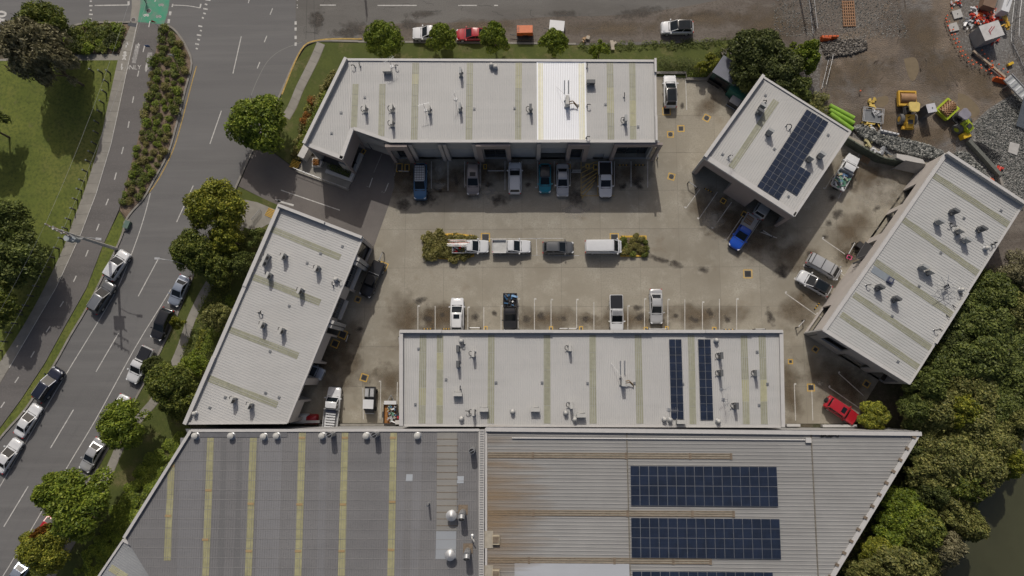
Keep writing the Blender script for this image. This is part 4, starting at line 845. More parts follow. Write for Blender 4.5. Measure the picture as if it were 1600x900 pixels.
def trunk_mesh(var):
    if var not in TR:
        g = random.Random(var+90); mb = MB(); mb.tube((0, 0, 0), (.02, .03, .45), .06, 8, .042)
        for i in range(5):
            a = i*1.257+g.uniform(-.3, .3); e = (.45*math.cos(a), .45*math.sin(a), .8+g.uniform(-.05, .15)); s = (.02, .03, .38+.03*i)
            mb.tube(s, e, .032, 6, .014); mb.tube(e, (e[0]*1.6, e[1]*1.5, e[2]+.2), .014, 5, .005)
        TR[var] = mb.mesh('trunk', bark)
    return TR[var]
def tree(px, py, rpx, h, kind, size, label, group=None, var=None, gz=0., sq=1.):
    """centred on the map spot px,py where its crown shows, crown radius rpx map pixels"""
    zc = h*.68; p = P(px, py, zc); r = rpx*(H-zc)/F; var = R.randrange(3) if var is None else var
    root = thing('tree', label, 'tree', (p[0], p[1], gz), R.uniform(0, 6.28), group)
    c = link('crown', crown(kind, size, var), root); c.scale = (r*1.06, r*1.06*sq, h/1.35)
    t = link('trunk', trunk_mesh(var), root); t.scale = (r, r, h/1.35); return root
T_ = [  # px, py, r, h, kind, size, label
 (598, 60, 34, 6.5, 'bright', 'L', 'round bright green tree at the north verge, westernmost of the kerb row'),
 (691, 55, 28, 5.5, 'bright', 'M', 'bright green tree half covering the white ute at the north kerb'),
 (772, 57, 29, 6, 'bright', 'M', 'bright green tree between the red car and the orange compressor'),
 (866, 64, 27, 5.5, 'bright', 'M', 'bright green tree beside the white panel and the compressor'),
 (938, 76, 18, 4, 'bright', 'S', 'small green tree on the north verge by the scattered boards'),
 (398, 188, 52, 8.5, 'bright', 'L', 'large bright tree at the driveway mouth west of the north row'),
 (330, 322, 48, 9, 'gold', 'L', 'tall yellow green tree over the eastern kerb near the driveway'),
 (300, 392, 40, 8, 'olive', 'L', 'dark olive tree beside the silver car on the eastern kerb'),
 (352, 372, 30, 7, 'gold', 'M', 'yellow green tree over the footpath below the driveway'),
 (340, 420, 30, 6.5, 'olive', 'M', 'olive tree on the verge west of the slanted building'),
 (374, 412, 24, 6, 'river', 'M', 'leafy tree against the north west corner of the slanted building'),
 (400, 372, 20, 4, 'river', 'S', 'low green tree by the entrance landing of the slanted building'),
 (338, 494, 26, 5.5, 'mangrove', 'M', 'fine leaved pale green tree by the slanted building wall'),
 (276, 502, 13, 4, 'gold', 'S', 'thin yellow green tree covering the black car tail'),
 (302, 568, 24, 4.5, 'bright', 'M', 'bright green rounded tree beside the slanted building'),
 (234, 572, 19, 5.5, 'dark', 'M', 'dark small crown over the white ute on the street'),
 (258, 600, 40, 8.5, 'olive', 'L', 'large olive brown tree between footpath and slanted building'),
 (275, 628, 30, 7, 'olive', 'M', 'southern olive tree by the corner of the slanted building'),
 (184, 668, 40, 8, 'bright', 'L', 'bright green street tree covering the white car bonnet'),
 (78, 768, 34, 8, 'bright', 'M', 'darker crown at the street edge south of the grey car'),
 (118, 790, 56, 9.5, 'bright', 'L', 'large round bright tree at the lower left street edge'),
 (60, 862, 38, 7.5, 'gold', 'L', 'yellow green tree with rusty patch at the bottom left'),
 (40, 66, 56, 12.5, 'grey', 'L', 'big grey brown park tree in the top left corner'),
 (56, 38, 46, 10, 'olive', 'L', 'olive green tree behind the grey park tree, top left'),
 (74, 96, 38, 12, 'grey', 'M', 'greyish southern half crown over the park path'),
 (0, 346, 44, 9, 'river', 'L', 'dark leafy park tree at the left edge, northern of the pair'),
 (16, 400, 50, 9, 'river', 'L', 'dark leafy park tree at the left edge, southern of the pair'),
 (-10, 480, 36, 8, 'olive', 'M', 'olive park tree cut by the left edge beside the footpath'),
 (-28, 195, 34, 8, 'river', 'M', 'park tree mostly beyond the left edge of the lawn'),
 (1190, 78, 48, 8, 'dark', 'L', 'dark dense tree behind the grey shed'),
 (1218, 108, 46, 8, 'dark', 'L', 'dark tree between shed and mud track'),
 (1240, 140, 36, 6.5, 'river', 'M', 'green tree overhanging the solar building edge'),
 (1262, 82, 30, 6.5, 'bright', 'M', 'bright leafy tree at the gravel edge below the orange barrier'),
 (1172, 112, 34, 7, 'dark', 'M', 'dark tree over the green container'),
 (1260, 172, 26, 5, 'mangrove', 'M', 'twiggy pale tree north of the solar array'),
 (1110, 96, 17, 3.5, 'gold', 'S', 'small yellow leaved tree by the hedge in the north lot'),
 (1098, 105, 13, 3, 'gold', 'S', 'tiny yellow leaved tree at the north lot kerb'),
 (66, 832, 13, 7.2, 'rust', 'S', 'small orange leaved crown over the red car at the lower left'),
 (1366, 650, 27, 4.5, 'gold', 'M', 'loose yellow green tree beside the red four wheel drive'),
]
for a in T_: tree(*a)
R2 = random.Random(3)
bank_trees = [(1510, 480, 40, 'river'), (1556, 460, 40, 'river'), (1590, 480, 36, 'mangrove'), (1600, 435, 26, 'grey'), (1545, 510, 44, 'river'), (1498, 530, 36, 'dark'), (1590, 530, 44, 'river'), (1540, 560, 44, 'river'), (1490, 578, 38, 'river'), (1580, 590, 44, 'river'), (1450, 600, 30, 'river'), (1520, 612, 42, 'mangrove'), (1465, 640, 40, 'mangrove'), (1575, 640, 36, 'river'), (1520, 660, 44, 'mangrove'), (1450, 680, 38, 'mangrove'), (1560, 690, 40, 'mangrove'), (1498, 715, 46, 'mangrove'), (1452, 735, 32, 'mangrove'), (1540, 730, 40, 'mangrove'), (1580, 720, 26, 'gold'), (1430, 702, 24, 'dark'), (1508, 760, 32, 'olive'), (1462, 775, 26, 'dark'), (1420, 805, 38, 'bright'), (1398, 840, 30, 'bright'), (1450, 830, 32, 'olive'), (1490, 800, 28, 'mangrove'), (1520, 822, 26, 'mangrove'), (1480, 860, 30, 'grey'), (1440, 880, 34, 'mangrove'), (1392, 890, 34, 'mangrove'), (1375, 868, 26, 'gold'), (1350, 900, 24, 'mangrove'), (1545, 690, 30, 'olive'), (1600, 660, 26, 'mangrove'), (1436, 640, 26, 'river'), (1485, 500, 26, 'dark'), (1600, 610, 30, 'river'), (1420, 930, 34, 'olive'), (1500, 640, 30, 'gold')]
names = {'river': 'dense green riverbank tree in the wood behind the eastern building', 'mangrove': 'yellowish olive riverbank tree in the wood at the water', 'dark': 'dark shaded riverbank tree deep in the wood', 'olive': 'olive riverbank tree near the water', 'bright': 'bright green tree between aged warehouse and river', 'gold': 'yellow green crown among the riverbank trees', 'grey': 'dry greyish crown among the riverbank trees'}
for x, y, r, k in bank_trees:
    tree(x, y, r*1.08, R2.uniform(5, 8.5), k, 'L' if r > 35 else 'M', names[k], 'riverbank trees')
# leafy ground cover: strips of leaves nobody could count
def cover(name, label, pxpoly, kind, n, size, h, lump=1.6, z0=.05, seed=1, stretch=1., flat=.8):
    pw = [(p[0], p[1]) for p in PP(pxpoly)]; g = np.random.RandomState(seed); xs_ = [p[0] for p in pw]; ys_ = [p[1] for p in pw]; blobs = []
    A = area(pw); nb = int(A/(lump*lump)*2.0)+3
    while len(blobs) < nb:
        x = g.uniform(min(xs_), max(xs_)); y = g.uniform(min(ys_), max(ys_))
        if inside((x, y), pw): r = lump*g.uniform(.35, .8); blobs.append((x, y, z0+h*g.uniform(.1, .7), r, h*g.uniform(.3, .6)))
    o = link(name, leaf_mesh(name, leaf[kind], blobs, n, size, seed, flat, stretch=stretch)); tag(o, label, None, None, 'stuff'); return o
cover('ground_cover', 'dense creeper covering the slope beside the grey warehouse', [(290, 672), (298, 700), (270, 742), (192, 835), (160, 905), (110, 905), (150, 850), (190, 780), (215, 735), (262, 690)], 'bright', 34000, .13, .7, 1.1, seed=3, flat=1.6)
cover('understorey', 'shaded understorey under the riverbank trees', [(1450, 560), (1500, 480), (1600, 440), (1640, 440), (1590, 650), (1520, 790), (1450, 910), (1300, 930), (1390, 790), (1435, 690), (1400, 625)], 'dark', 26000, .22, 2.2, 2.2, seed=4)
cover('bank_grass', 'dark grass strip along the slanting edge of the aged warehouse', [(1436, 690), (1446, 720), (1376, 830), (1330, 905), (1300, 905)], 'dark', 9000, .14, .5, .9, seed=5)
cover('verge_weeds', 'ragged weeds along the north verge edge', [(905, 70), (1100, 64), (1165, 56), (1165, 66), (1100, 76), (905, 80)], 'river', 5000, .09, .3, .6, seed=6)
cover('scrub', 'dry scrub beside the solar building', [(1245, 150), (1285, 150), (1300, 195), (1270, 190)], 'mangrove', 3500, .12, .9, 1., seed=7)
cover('dry_scrub', 'dry scrub north of the riverbank wood', [(1560, 400), (1640, 380), (1640, 450), (1570, 440), (1545, 430)], 'grey', 2600, .14, .8, 1., seed=8)
cover('hedge_undergrowth', 'low shrubs under the street trees west of the slanted building', [(372, 350), (398, 362), (350, 470), (322, 540), (300, 640), (284, 660), (262, 655), (285, 560), (320, 470), (350, 400)], 'olive', 5500, .12, .8, .8, seed=9)
cover('garden_grass', 'grassy plants along the west wall of the north row', [(518, 114), (528, 118), (492, 180), (470, 250), (458, 245), (468, 205), (488, 160)], 'reed', 3500, .16, .9, .6, seed=10)
# hedges: clipped boxes of leaves
def hedge(label, pts, wd, h, kind, seed):
    w_ = resample(PP(pts), 30); g = np.random.RandomState(seed); blobs = [(p.x+g.uniform(-.2, .2)*wd, p.y+g.uniform(-.2, .2)*wd, h*.5, wd*.5, h*.5) for p in w_ for _ in range(3)]
    c = w_[15]; root = thing('hedge', label, 'hedge', (c.x, c.y, 0))
    b2 = [(x-c.x, y-c.y, z_, r, q) for x, y, z_, r, q in blobs]; ln = sum((a-b).length for a, b in zip(w_, w_[1:]))
    link('foliage', leaf_mesh('foliage', leaf[kind], b2, int(ln*wd*260), .075, seed), root); mb = MB(); [mb.tube((p.x-c.x, p.y-c.y, 0), (p.x-c.x, p.y-c.y, h*.6), .04, 5) for p in w_[::4]]; lobj('stems', mb, bark, root); return root
hedge('clipped green hedge along the west wall of the north row', [(512, 150), (498, 178), (482, 208), (472, 235)], 1.0, 1.3, 'bright', 1)
hedge('dark clipped hedge north of the parked car in the north lot', [(1030, 102), (1065, 104), (1095, 108)], 1.8, 1.6, 'dark', 2)
hedge('bright low hedge behind the north lot kerb', [(1080, 118), (1095, 117), (1104, 112)], 1.0, 1.1, 'bright', 3)
hedge('curved hedge west of the grey shed', [(1106, 104), (1112, 92), (1122, 82), (1134, 78)], 1.0, 1.4, 'olive', 4)
hedge('lime green clipped hedge beside the slanted building', [(340, 515), (333, 530), (322, 552)], 1.3, 1.5, 'bright', 5)
hedge('golden clipped hedge next to the lime green one', [(321, 518), (316, 532), (310, 548)], .8, .9, 'gold', 6)
hedge('planter hedge inside the entry wall of the north row', [(516, 261), (532, 268), (548, 275)], .9, .9, 'olive', 7)
# shrubs in beds
SH = {}
def shrub(x, y, r, kind, label, group, nm='shrub', z=.1):
    k = (kind, nm, R2.randrange(3))
    if k not in SH:
        g = random.Random(k[2]); bl = [(g.uniform(-.5, .5), g.uniform(-.5, .5), g.uniform(.25, .6), g.uniform(.35, .55), .4) for _ in range(6)]+[(0, 0, .4, .7, .5)]
        SH[k] = (leaf_mesh('foliage', leaf[kind], bl, 420 if nm == 'shrub' else 260, .13 if nm == 'shrub' else .2, k[2], stretch=1 if nm == 'shrub' else 1.9), MB().tube((0, 0, -.05), (0, 0, .4), .05, 5).tube((0, 0, .1), (.25, .1, .5), .03, 5).mesh('stems', bark))
    o = thing(nm, label, 'shrub' if nm == 'shrub' else 'plant', (x, y, z), R2.uniform(0, 6.28), group); s = r*R2.uniform(.9, 1.1)
    f = link('foliage', SH[k][0], o); f.scale = (s, s, s*R2.uniform(.8, 1.1)); t = link('stems', SH[k][1], o); t.scale = (s, s, s)
def scatter(pxpoly, n, rmin, rmax, dmin, seed):
    pw = [(p[0], p[1]) for p in PP(pxpoly)]; g = random.Random(seed); xs_ = [p[0] for p in pw]; ys_ = [p[1] for p in pw]; out = []; t = 0
    while len(out) < n and t < 60000:
        t += 1; x = g.uniform(min(xs_), max(xs_)); y = g.uniform(min(ys_), max(ys_)); r = g.uniform(rmin, rmax)
        if inside((x, y), pw) and all((x-a)**2+(y-b)**2 > (dmin*(r+c))**2 for a, b, c in out): out.append((x, y, r))
    return out
med = [(258, 45), (277, 60), (290, 78), (296, 100), (285, 140), (270, 200), (258, 240), (236, 278), (220, 306), (206, 322), (199, 326), (192, 322), (205, 276), (216, 232), (226, 190), (234, 150), (240, 110), (248, 72)]
sd = {'olive': 'low olive green shrub in the mulched bed between cycleway and street', 'bright': 'low bright green shrub in the mulched bed between cycleway and street', 'reed': 'pale tufted plant in the mulched bed between cycleway and street'}
for x, y, r in scatter(med, 125, .5, 1.1, .74, 2):
    k = R2.choice(['olive', 'olive', 'bright', 'reed']); shrub(x, y, r, k, sd[k], 'shrubs in the median bed')
for x, y, r in scatter([(104, 54), (140, 41), (196, 40), (183, 80), (170, 76), (155, 82), (98, 80)], 60, .7, 1.2, .5, 3):
    k = R2.choice(['olive', 'olive', 'dark', 'bright']); shrub(x, y, r, k, {'olive': 'olive shrub in the crowded bed', 'dark': 'dark shrub in the crowded bed', 'bright': 'bright green shrub in the crowded bed'}[k]+' north of the park path', 'shrubs in the park corner bed')
for i, (x, y) in enumerate(((486, 158), (481, 171), (479, 180), (475, 190))):
    p = P(x, y, .5); shrub(p[0], p[1], .8, 'rust' if i != 1 else 'gold', ['rusty domed shrub at the north end of the short row by the north unit hedge', 'golden domed shrub, second in the short row by the north unit hedge', 'rusty domed shrub, third in the short row by the north unit hedge', 'rusty domed shrub at the south end of the short row by the hedge'][i], 'domed shrubs by the hedge')
for i, (x, y) in enumerate(((1435/4, 470), )):
    p = P(x, y, .5); shrub(p[0], p[1], .9, 'bright', 'conical green shrub at the wall of the slanted building', None)
# planter islands in the middle of the yard
for i, (pts, lab) in enumerate((([(668, 368), (712, 366), (740, 369), (740, 400), (708, 405), (670, 402)], 'western planter island with a yellow kerb full of grassy clumps'), ([(970, 370), (1009, 369.5), (1010, 400), (970, 400)], 'eastern planter island with a bright yellow kerb'))):
    w_ = [(p[0], p[1]) for p in PP(pts)]; c = (sum(p[0] for p in w_)/len(w_), sum(p[1] for p in w_)/len(w_)); root = thing('planter_island', lab, 'planter', (c[0], c[1], 0))
    wobj('planter_soil', MB().prism(w_, 0, .14), mulch, root); mb = MB(); ribbon(mb, w_+[w_[0]], .28, .18, .02); wobj('kerb', mb, yellow_paint, root)
    for x, y, r in scatter(pts, 30 if i == 0 else 13, .45, .75, .55 if i == 0 else .7, 5+i):
        shrub(x, y, r*(1.35 if i == 0 else 1.), 'reed' if (i == 0 or R2.random() < .7) else 'olive', ('spiky grass clump in the western planter island', 'spiky plant in the eastern planter island')[i], 'grass clumps in the planter islands', 'grass_clump', .15)
print('vegetation done')
# ================================================================ VEHICLES
PAINT = {}
def paint(name, col, metal=0., rough=.3):
    if name not in PAINT: PAINT[name] = mat('paint_'+name, col, rough, metal, var=.03, coat=.6)
    return PAINT[name]
PW = paint('white', (.62, .63, .64)); PS = paint('silver', (.45, .455, .46), .25); PG = paint('grey', (.13, .135, .14), .4); PK = paint('black', (.018, .018, .02))
PB = paint('blue', (.01, .07, .42)); PN = paint('steel_blue', (.05, .14, .27), .3); PT = paint('teal', (.01, .22, .30), .2); PR = paint('red', (.38, .015, .025)); PX = paint('brown_grey', (.25, .225, .215), .3)
PD = paint('dark_blue', (.02, .025, .045), .3); PU = paint('pale_blue', (.33, .37, .44), .4)
def ring_at(x, hw, z0, z1, cr=.10, k=1.):
    e = min(cr, hw*.4); return [(x, -hw*.9, z0), (x, -hw, z0+.18), (x, -hw*k, z1-e), (x, -(hw-e)*k, z1), (x, -(hw-e)*.5, z1+.025), (x, 0, z1+.035), (x, (hw-e)*.5, z1+.025), (x, (hw-e)*k, z1), (x, hw*k, z1-e), (x, hw, z0+.18), (x, hw*.9, z0)]
def frustum(b, t, zb, zt): # b,t: 4 corners
    return MB().loft([[(*p, zb) for p in b], [(*p, zt) for p in t]])
def rrect(x0, x1, hw, c, hw0=None):
    hw0 = hw0 or hw; return [(x0, -hw0+c), (x0+c, -hw0), (x1-c, -hw), (x1, -hw+c), (x1, hw-c), (x1-c, hw), (x0+c, hw0), (x0, hw0-c)]
def vehicle(kind, px, py, ang, L, body, label, name='car', cat='car', roof=None, extras=(), W=None, z=.03, group=None, hgt=None):
    W = W or {'sedan': 1.82, 'hatch': 1.78, 'suv': 1.9, 'ute': 1.9, 'van': 1.95, 'truck': 1.98, 'box4': 1.9}[kind]; hw = W/2
    zr = hgt or {'sedan': 1.42, 'hatch': 1.5, 'suv': 1.75, 'ute': 1.8, 'van': 2.0, 'truck': 2.1, 'box4': 1.9}[kind]
    p = P(px, py, z+zr*.55); root = thing(name, label, cat, (p[0], p[1], z), rad(ang), group); roof = roof or body; f = L/2; zb = {'sedan': .88, 'hatch': .92, 'suv': 1.05, 'ute': 1.08, 'van': 1.15, 'truck': 1.25, 'box4': 1.1}[kind]
    bon = {'sedan': .80, 'hatch': .86, 'suv': 1.0, 'ute': 1.02, 'van': 1.05, 'truck': 1.15, 'box4': 1.08}[kind]
    # cabin extents (fractions of half length): rear base, rear top, front top, front base
    rb, rt, ft, fb = {'sedan': (-.74, -.42, .02, .42), 'hatch': (-.93, -.74, .06, .50), 'suv': (-.95, -.80, .06, .48), 'ute': (-.22, -.17, .12, .46), 'van': (-.975, -.95, .52, .80), 'truck': (-.02, 0, .28, .50), 'box4': (-.86, -.82, .22, .36)}[kind]
    tray = kind in ('ute', 'truck')
    rear = rb-.02 if tray else -1
    st = [(rear, .93, .42, zb-.06)] if not tray else [(rear, .96, .42, zb)]
    if not tray: st[0] = (-1, .72, .45, zb-.12); st += [(-.975, .86, .4, zb-.05), (-.92, .95, .34, zb-.02), (-.6, 1, .3, zb)]
    st += [(0, 1, .3, zb), (fb, 1, .3, zb), (fb+.06, .985, .3, bon+.02), (.74, .97, .3, bon-.02), (.86, .92, .31, bon-.06), (.94, .82, .34, bon-.13), (.985, .64, .38, bon-.22), (1, .5, .42, bon-.3)]
    if kind == 'box4': st = st[:-3]+[(.96, .96, .33, bon-.04), (1, .92, .4, bon-.12)]
    st = [s for i, s in enumerate(st) if i == 0 or s[0] > st[i-1][0]]
    lobj('body', MB().loft([ring_at(a*f, b*hw, c, d_) for a, b, c, d_ in st]), body, root, True)
    hb = hw*.93; ht = hw*(.74 if kind in ('sedan', 'hatch') else .80 if kind != 'van' else .86)
    cb = [(rb*f, -hb*.94), (fb*f, -hb*.9), (fb*f, hb*.9), (rb*f, hb*.94)]; ct = [(rt*f, -ht*.95), (ft*f, -ht), (ft*f, ht), (rt*f, ht*.95)]
    B_ = [[(x, y, zb-.02) for x, y in cb], [(x, y, zr-.05) for x, y in ct]]
    cab = lobj('cabin', MB().loft(B_), body, root)
    lobj('roof_panel', MB().loft([[(x, y, zr-.06) for x, y in rrect(rt*f-.04, ft*f+.05, ht*1.0, .16, ht*.96)], [(x, y, zr-.01) for x, y in rrect(rt*f, ft*f, ht*.97, .16, ht*.93)], [(x, y, zr+.02) for x, y in rrect(rt*f+.2, ft*f-.2, ht*.75, .16)]]), roof, root, True)
    def pane(nm, i, j, s0, s1, t0, t1, m_=carglass, off=.012):
        b0 = Vector(B_[0][i]); b1 = Vector(B_[0][j]); q0 = Vector(B_[1][i]); q1 = Vector(B_[1][j])
        g_ = lambda s, t: b0.lerp(b1, s).lerp(q0.lerp(q1, s), t)
        a, b, c, d_ = g_(s0, t0), g_(s1, t0), g_(s1, t1), g_(s0, t1); n = (b-a).cross(d_-a).normalized()*off
        if n.dot((a+c)/2-Vector((0, 0, .9))) < 0: n = -n
        q = [a+n, b+n, c+n, d_+n]; 
        if (q[1]-q[0]).cross(q[3]-q[0]).dot(n) < 0: q = q[::-1]
        mb = MB().face(q); r_ = [v-n*.95 for v in q]
        for k in range(4): mb.face([q[k-1], r_[k-1], r_[k], q[k]])
        return lobj(nm, mb, m_, root)
    pane('windscreen', 1, 2, .05, .95, .06, .98)
    if kind != 'truck' and not ('noglass' in extras): pane('rear_window', 3, 0, .08, .92, .25, .95)
    for i, j in ((0, 1), (3, 2)):
        if kind == 'van': pane('side_window', i, j, .78, .95, .2, .9)
        else:
            pane('side_window', i, j, .07, .46, .12, .93); pane('side_window', i, j, .50, .90, .12, .93)
    if 'convert' in extras: lobj('open_cockpit', MB().box((rb*f*.2+.35, 0, zr+.03), (1.3, ht*1.5, .03)), black, root)
    # lamps, grille, mirrors, wheels
    for s in (-1, 1):
        lobj('headlight', MB().box((f*.925, s*hw*.74, bon-.19), (.3, .24, .12), s*-.6), lamp_clear, root)
        xr = -f*.975 if not tray else -f+.06; lobj('tail_light', MB().box((xr, s*hw*.82, zb-.16 if not tray else .85), (.14, .2, .16)), red_tail, root)
        lobj('mirror', MB().box((fb*f-.12, s*(hw+.10), zb+.08), (.16, .22, .16), s*.2), body if 'blackmirror' not in extras else black, root)
        for xw in (-.60 if not tray else -.56, .62):
            wr = .34 if zr < 1.6 else .38; w_ = lobj('wheel', MB().tube((xw*f, s*(hw-.23), wr), (xw*f, s*(hw-.005), wr), wr, 16), rubber, root)
            lobj('rim', MB().tube((xw*f, s*(hw-.01), wr), (xw*f, s*(hw+.008), wr), wr*.6, 10), alu, w_)
    lobj('bumper', MB().loft([ring_at(x, h_*hw, .28, z_, .06) for x, h_, z_ in ((f*.9, .97, .52), (f*.99, .86, .55), (f*1.01, .7, .5))]), black if kind in ('ute', 'truck', 'box4') else body, root, True)
    lobj('grille', MB().box((f*.985, 0, bon-.30), (.08, hw*.9, .16)), black, root)
    # bonnet shut lines
    lobj('cowl', MB().box((fb*f+.10, 0, bon+.045), (.16, hw*1.5, .02)), black, root)
    if kind in ('sedan',): lobj('boot_lid', MB().box((-.84*f, 0, zb+.025), (.10*f, hw*1.3, .012)), body, root)
    if kind == 'ute':
        x1 = rear*f-.03; x0 = -f; zt = zb+.02; cx = (x0+x1)/2; ln = x1-x0
        flat = 'flat' in extras; tm = body if not flat else (alu if 'alu' in extras else PW); wd = hw*(1.0 if not flat else 1.02)
        if 'cover' in extras:
            lobj('tub', MB().loft([ring_at(x, w2*hw, .42, zb-.02) for x, w2 in ((x0, .94), (x0+.15, .98), (x1, .99))]), body, root, True)
            lobj('tonneau_cover', MB().loft([[(x, y, zt+.02) for x, y in rrect(x0+.08, x1-.06, hw*.88, .08)], [(x, y, zt+.07) for x, y in rrect(x0+.14, x1-.12, hw*.8, .08)]]), PK, root)
            if 'bars' in extras:
                lobj('sports_bar', MB().path([(x1-.05, -hw*.85, zt), (x1-.15, -hw*.8, zt+.35), (x1-.15, hw*.8, zt+.35), (x1-.05, hw*.85, zt)], .035), alu, root)
        else:
            fl = .75; 
            lobj('tray_floor', MB().box((cx, 0, fl), (ln, wd*2-.06, .06)), (mat('tray_floor_pale', (.45, .45, .44), .6) if flat else black) if 'dark' not in extras else black, root)
            for s in (-1, 1): lobj('tray_side', MB().box((cx, s*(wd-.04), fl+.17), (ln, .06 if flat else .14, .34)), tm, root)
            lobj('tailgate', MB().box((x0+.03, 0, fl+.17), (.06, wd*2-.1, .33)), tm, root); lobj('headboard', MB().box((x1-.04, 0, fl+.25), (.05, wd*1.9, .5)), tm if flat else black, root)
            lobj('chassis', MB().box((cx, 0, .55), (ln, .9, .3)), black, root)
    if kind == 'truck':
        x1 = rear*f-.08; x0 = -f; cx = (x0+x1)/2; ln = x1-x0
        lobj('chassis', MB().box((cx, 0, .6), (ln, .8, .3)), black, root); lobj('tray_floor', MB().box((cx, 0, .95), (ln, W+.1, .08)), alu if 'alu' in extras else mat('tray_floor_pale', (.45, .45, .44), .6), root)
        for s in (-1, 1): lobj('tray_side', MB().box((cx, s*(hw+.03), 1.16), (ln, .05, .36)), PW, root)
        lobj('tailgate', MB().box((x0+.02, 0, 1.16), (.05, W, .36)), PW, root); lobj('headboard', MB().box((x1, 0, 1.4), (.06, W, .85)), PW, root)
    if 'rack' in extras:
        xa, xb = rt*f+.05, ft*f-.08; mb = MB()
        for k in range(7): mb.box((xa+(xb-xa)*k/6, 0, zr+.16), (.05, ht*1.8, .04))
        for k in range(5): mb.box(((xa+xb)/2, -ht*.9+ht*1.8*k/4, zr+.17), (xb-xa, .04, .03))
        for s in (-1, 1):
            for k in (0, 1): mb.box((xa+(xb-xa)*(k*.8+.1), s*ht*.85, zr+.06), (.05, .05, .2))
        lobj('roof_rack', mb, steel if 'paler' in extras else black, root)
    if 'crossbars' in extras:
        for k in (.1, .5, .88): lobj('cross_bar', MB().box((rt*f+(ft-rt)*f*k, 0, zr+.09), (.07, ht*2.05, .05)), black, root)
    if 'sunroof' in extras: lobj('sunroof', MB().box((ft*f-.55, 0, zr+.024), (.6, ht*1.1, .02)), carglass, root)
    if 'glassroof' in extras: lobj('glass_roof', MB().box(((rt+ft)/2*f, 0, zr+.022), ((ft-rt)*f*.8, ht*1.5, .02)), carglass, root)
    if 'scoop' in extras: lobj('bonnet_scoop', MB().box((.68*f, 0, bon+.05), (.5, .5, .09)), body, root)
    if 'spare' in extras: w_ = lobj('spare_wheel', MB().tube((-f-.22, 0, .95), (-f+.02, 0, .95), .38, 16), rubber, root)
    if 'rails' in extras:
        for s in (-1, 1): lobj('roof_rail', MB().box(((rt+ft)/2*f, s*ht*.86, zr+.06), ((ft-rt)*f*.85, .05, .05)), alu, root)
    if 'snorkel' in extras: lobj('snorkel', MB().path([(fb*f, hw+.02, zb), (ft*f, ht+.12, zr+.1)], .04), black, root)
    return root
V = vehicle
V('suv', 656.5, 283, -90, 5.3, PN, 'steel blue four wheel drive with a black roof rack in the shaded bays', 'four_wheel_drive', roof=PW, extras=('rack', 'blackmirror'))
V('suv', 739, 279, -90, 4.7, PX, 'brown grey wagon with a sunroof parked alone in the shaded bays', extras=('sunroof',))
V('suv', 804.5, 278, 90, 4.7, PW, 'white wagon reversed out with tail lights towards the yard centre', hgt=1.6)
V('hatch', 851.5, 278, -90, 4.3, PT, 'teal small car with a black roof in the shaded bays', roof=PK)
V('sedan', 879, 281, -90, 4.8, PS, 'silver sedan between the teal car and the hatched bay')
V('ute', 946, 280, -90, 5.2, PW, 'white ute with bonnet scoop and dark tub beside the hatched bay', 'ute', 'ute', extras=('scoop', 'dark'))
V('suv', 1047.5, 142, 90, 4.9, PW, 'white car with black glass roof parked alone in the north lot', extras=('glassroof',), roof=PK)
u = V('ute', 735, 385, 0, 5.2, PW, 'white single cab ute loaded with pipes beside the western planter', 'ute', 'ute', extras=('flat', 'dark'))
V('ute', 799, 385, 0, 5.5, PW, 'white ute with an empty pale flat tray nose to the grey hatch', 'ute', 'ute', extras=('flat',))
V('hatch', 872, 386.5, 0, 4.4, PG, 'dark grey hatchback between the white ute and the white van')
V('van', 943, 385, 0, 5.2, PW, 'white panel van beside the eastern planter', 'van', 'van', extras=('noglass',))
V('ute', 581, 436, -113, 5.3, PK, 'black ute with tonneau cover and open cab by the slanted building', 'ute', 'ute', extras=('cover', 'bars', 'convert'))
V('suv', 714, 491, 90, 4.7, PW, 'white wagon with sunroof nose outward in the sunny bays', extras=('sunroof', 'rails'))
ku = V('ute', 797, 488, -90, 5.4, PK, 'black ute with open tray of gear in the sunny bays', 'ute', 'ute', extras=('dark',))
V('ute', 963.5, 490, -90, 5.3, PW, 'white ute with black tray cover and rack over the cab', 'ute', 'ute', extras=('cover', 'rack', 'paler'))
V('sedan', 1025.5, 478.5, -90, 4.9, PS, 'silver grey sedan beside the guard rail in the sunny bays')
bu = V('ute', 1162, 362, -123, 5.5, PB, 'bright blue ute with a pallet on its pale tray', 'ute', 'ute', extras=('flat', 'alu'))
tr1 = V('truck', 1322, 268, 59, 5.6, PW, 'small white truck heaped with scrap beside the solar building', 'tray_truck', 'truck')
V('van', 1288, 416.5, -31, 5.0, PS, 'silver long wagon with three black roof bars', roof=PS, extras=('crossbars',), hgt=1.85, W=1.85)
V('suv', 1272.5, 442.5, 149, 4.8, PW, 'white car with black glass roof beside the silver wagon', roof=PK, extras=('glassroof',), hgt=1.6)
V('box4', 1315, 641, -35, 4.6, PR, 'red boxy four wheel drive with a rear spare wheel', 'four_wheel_drive', extras=('spare', 'sunroof'))
tr2 = V('truck', 519, 637, 85, 5.7, PW, 'white tray truck with stacked slats south of the slanted building', 'tray_truck', 'truck', extras=('alu',))
V('hatch', 483, 577, -24, 4.3, PU, 'pale blue car nosing out from under the slanted building')
V('hatch', 497, 547, -24, 4.3, PK, 'black car nosing out from under the slanted building', z=.03).location.x -= 2.2
V('suv', 1197, 318, 57, 4.6, PS, 'silver car parked under the solar building')
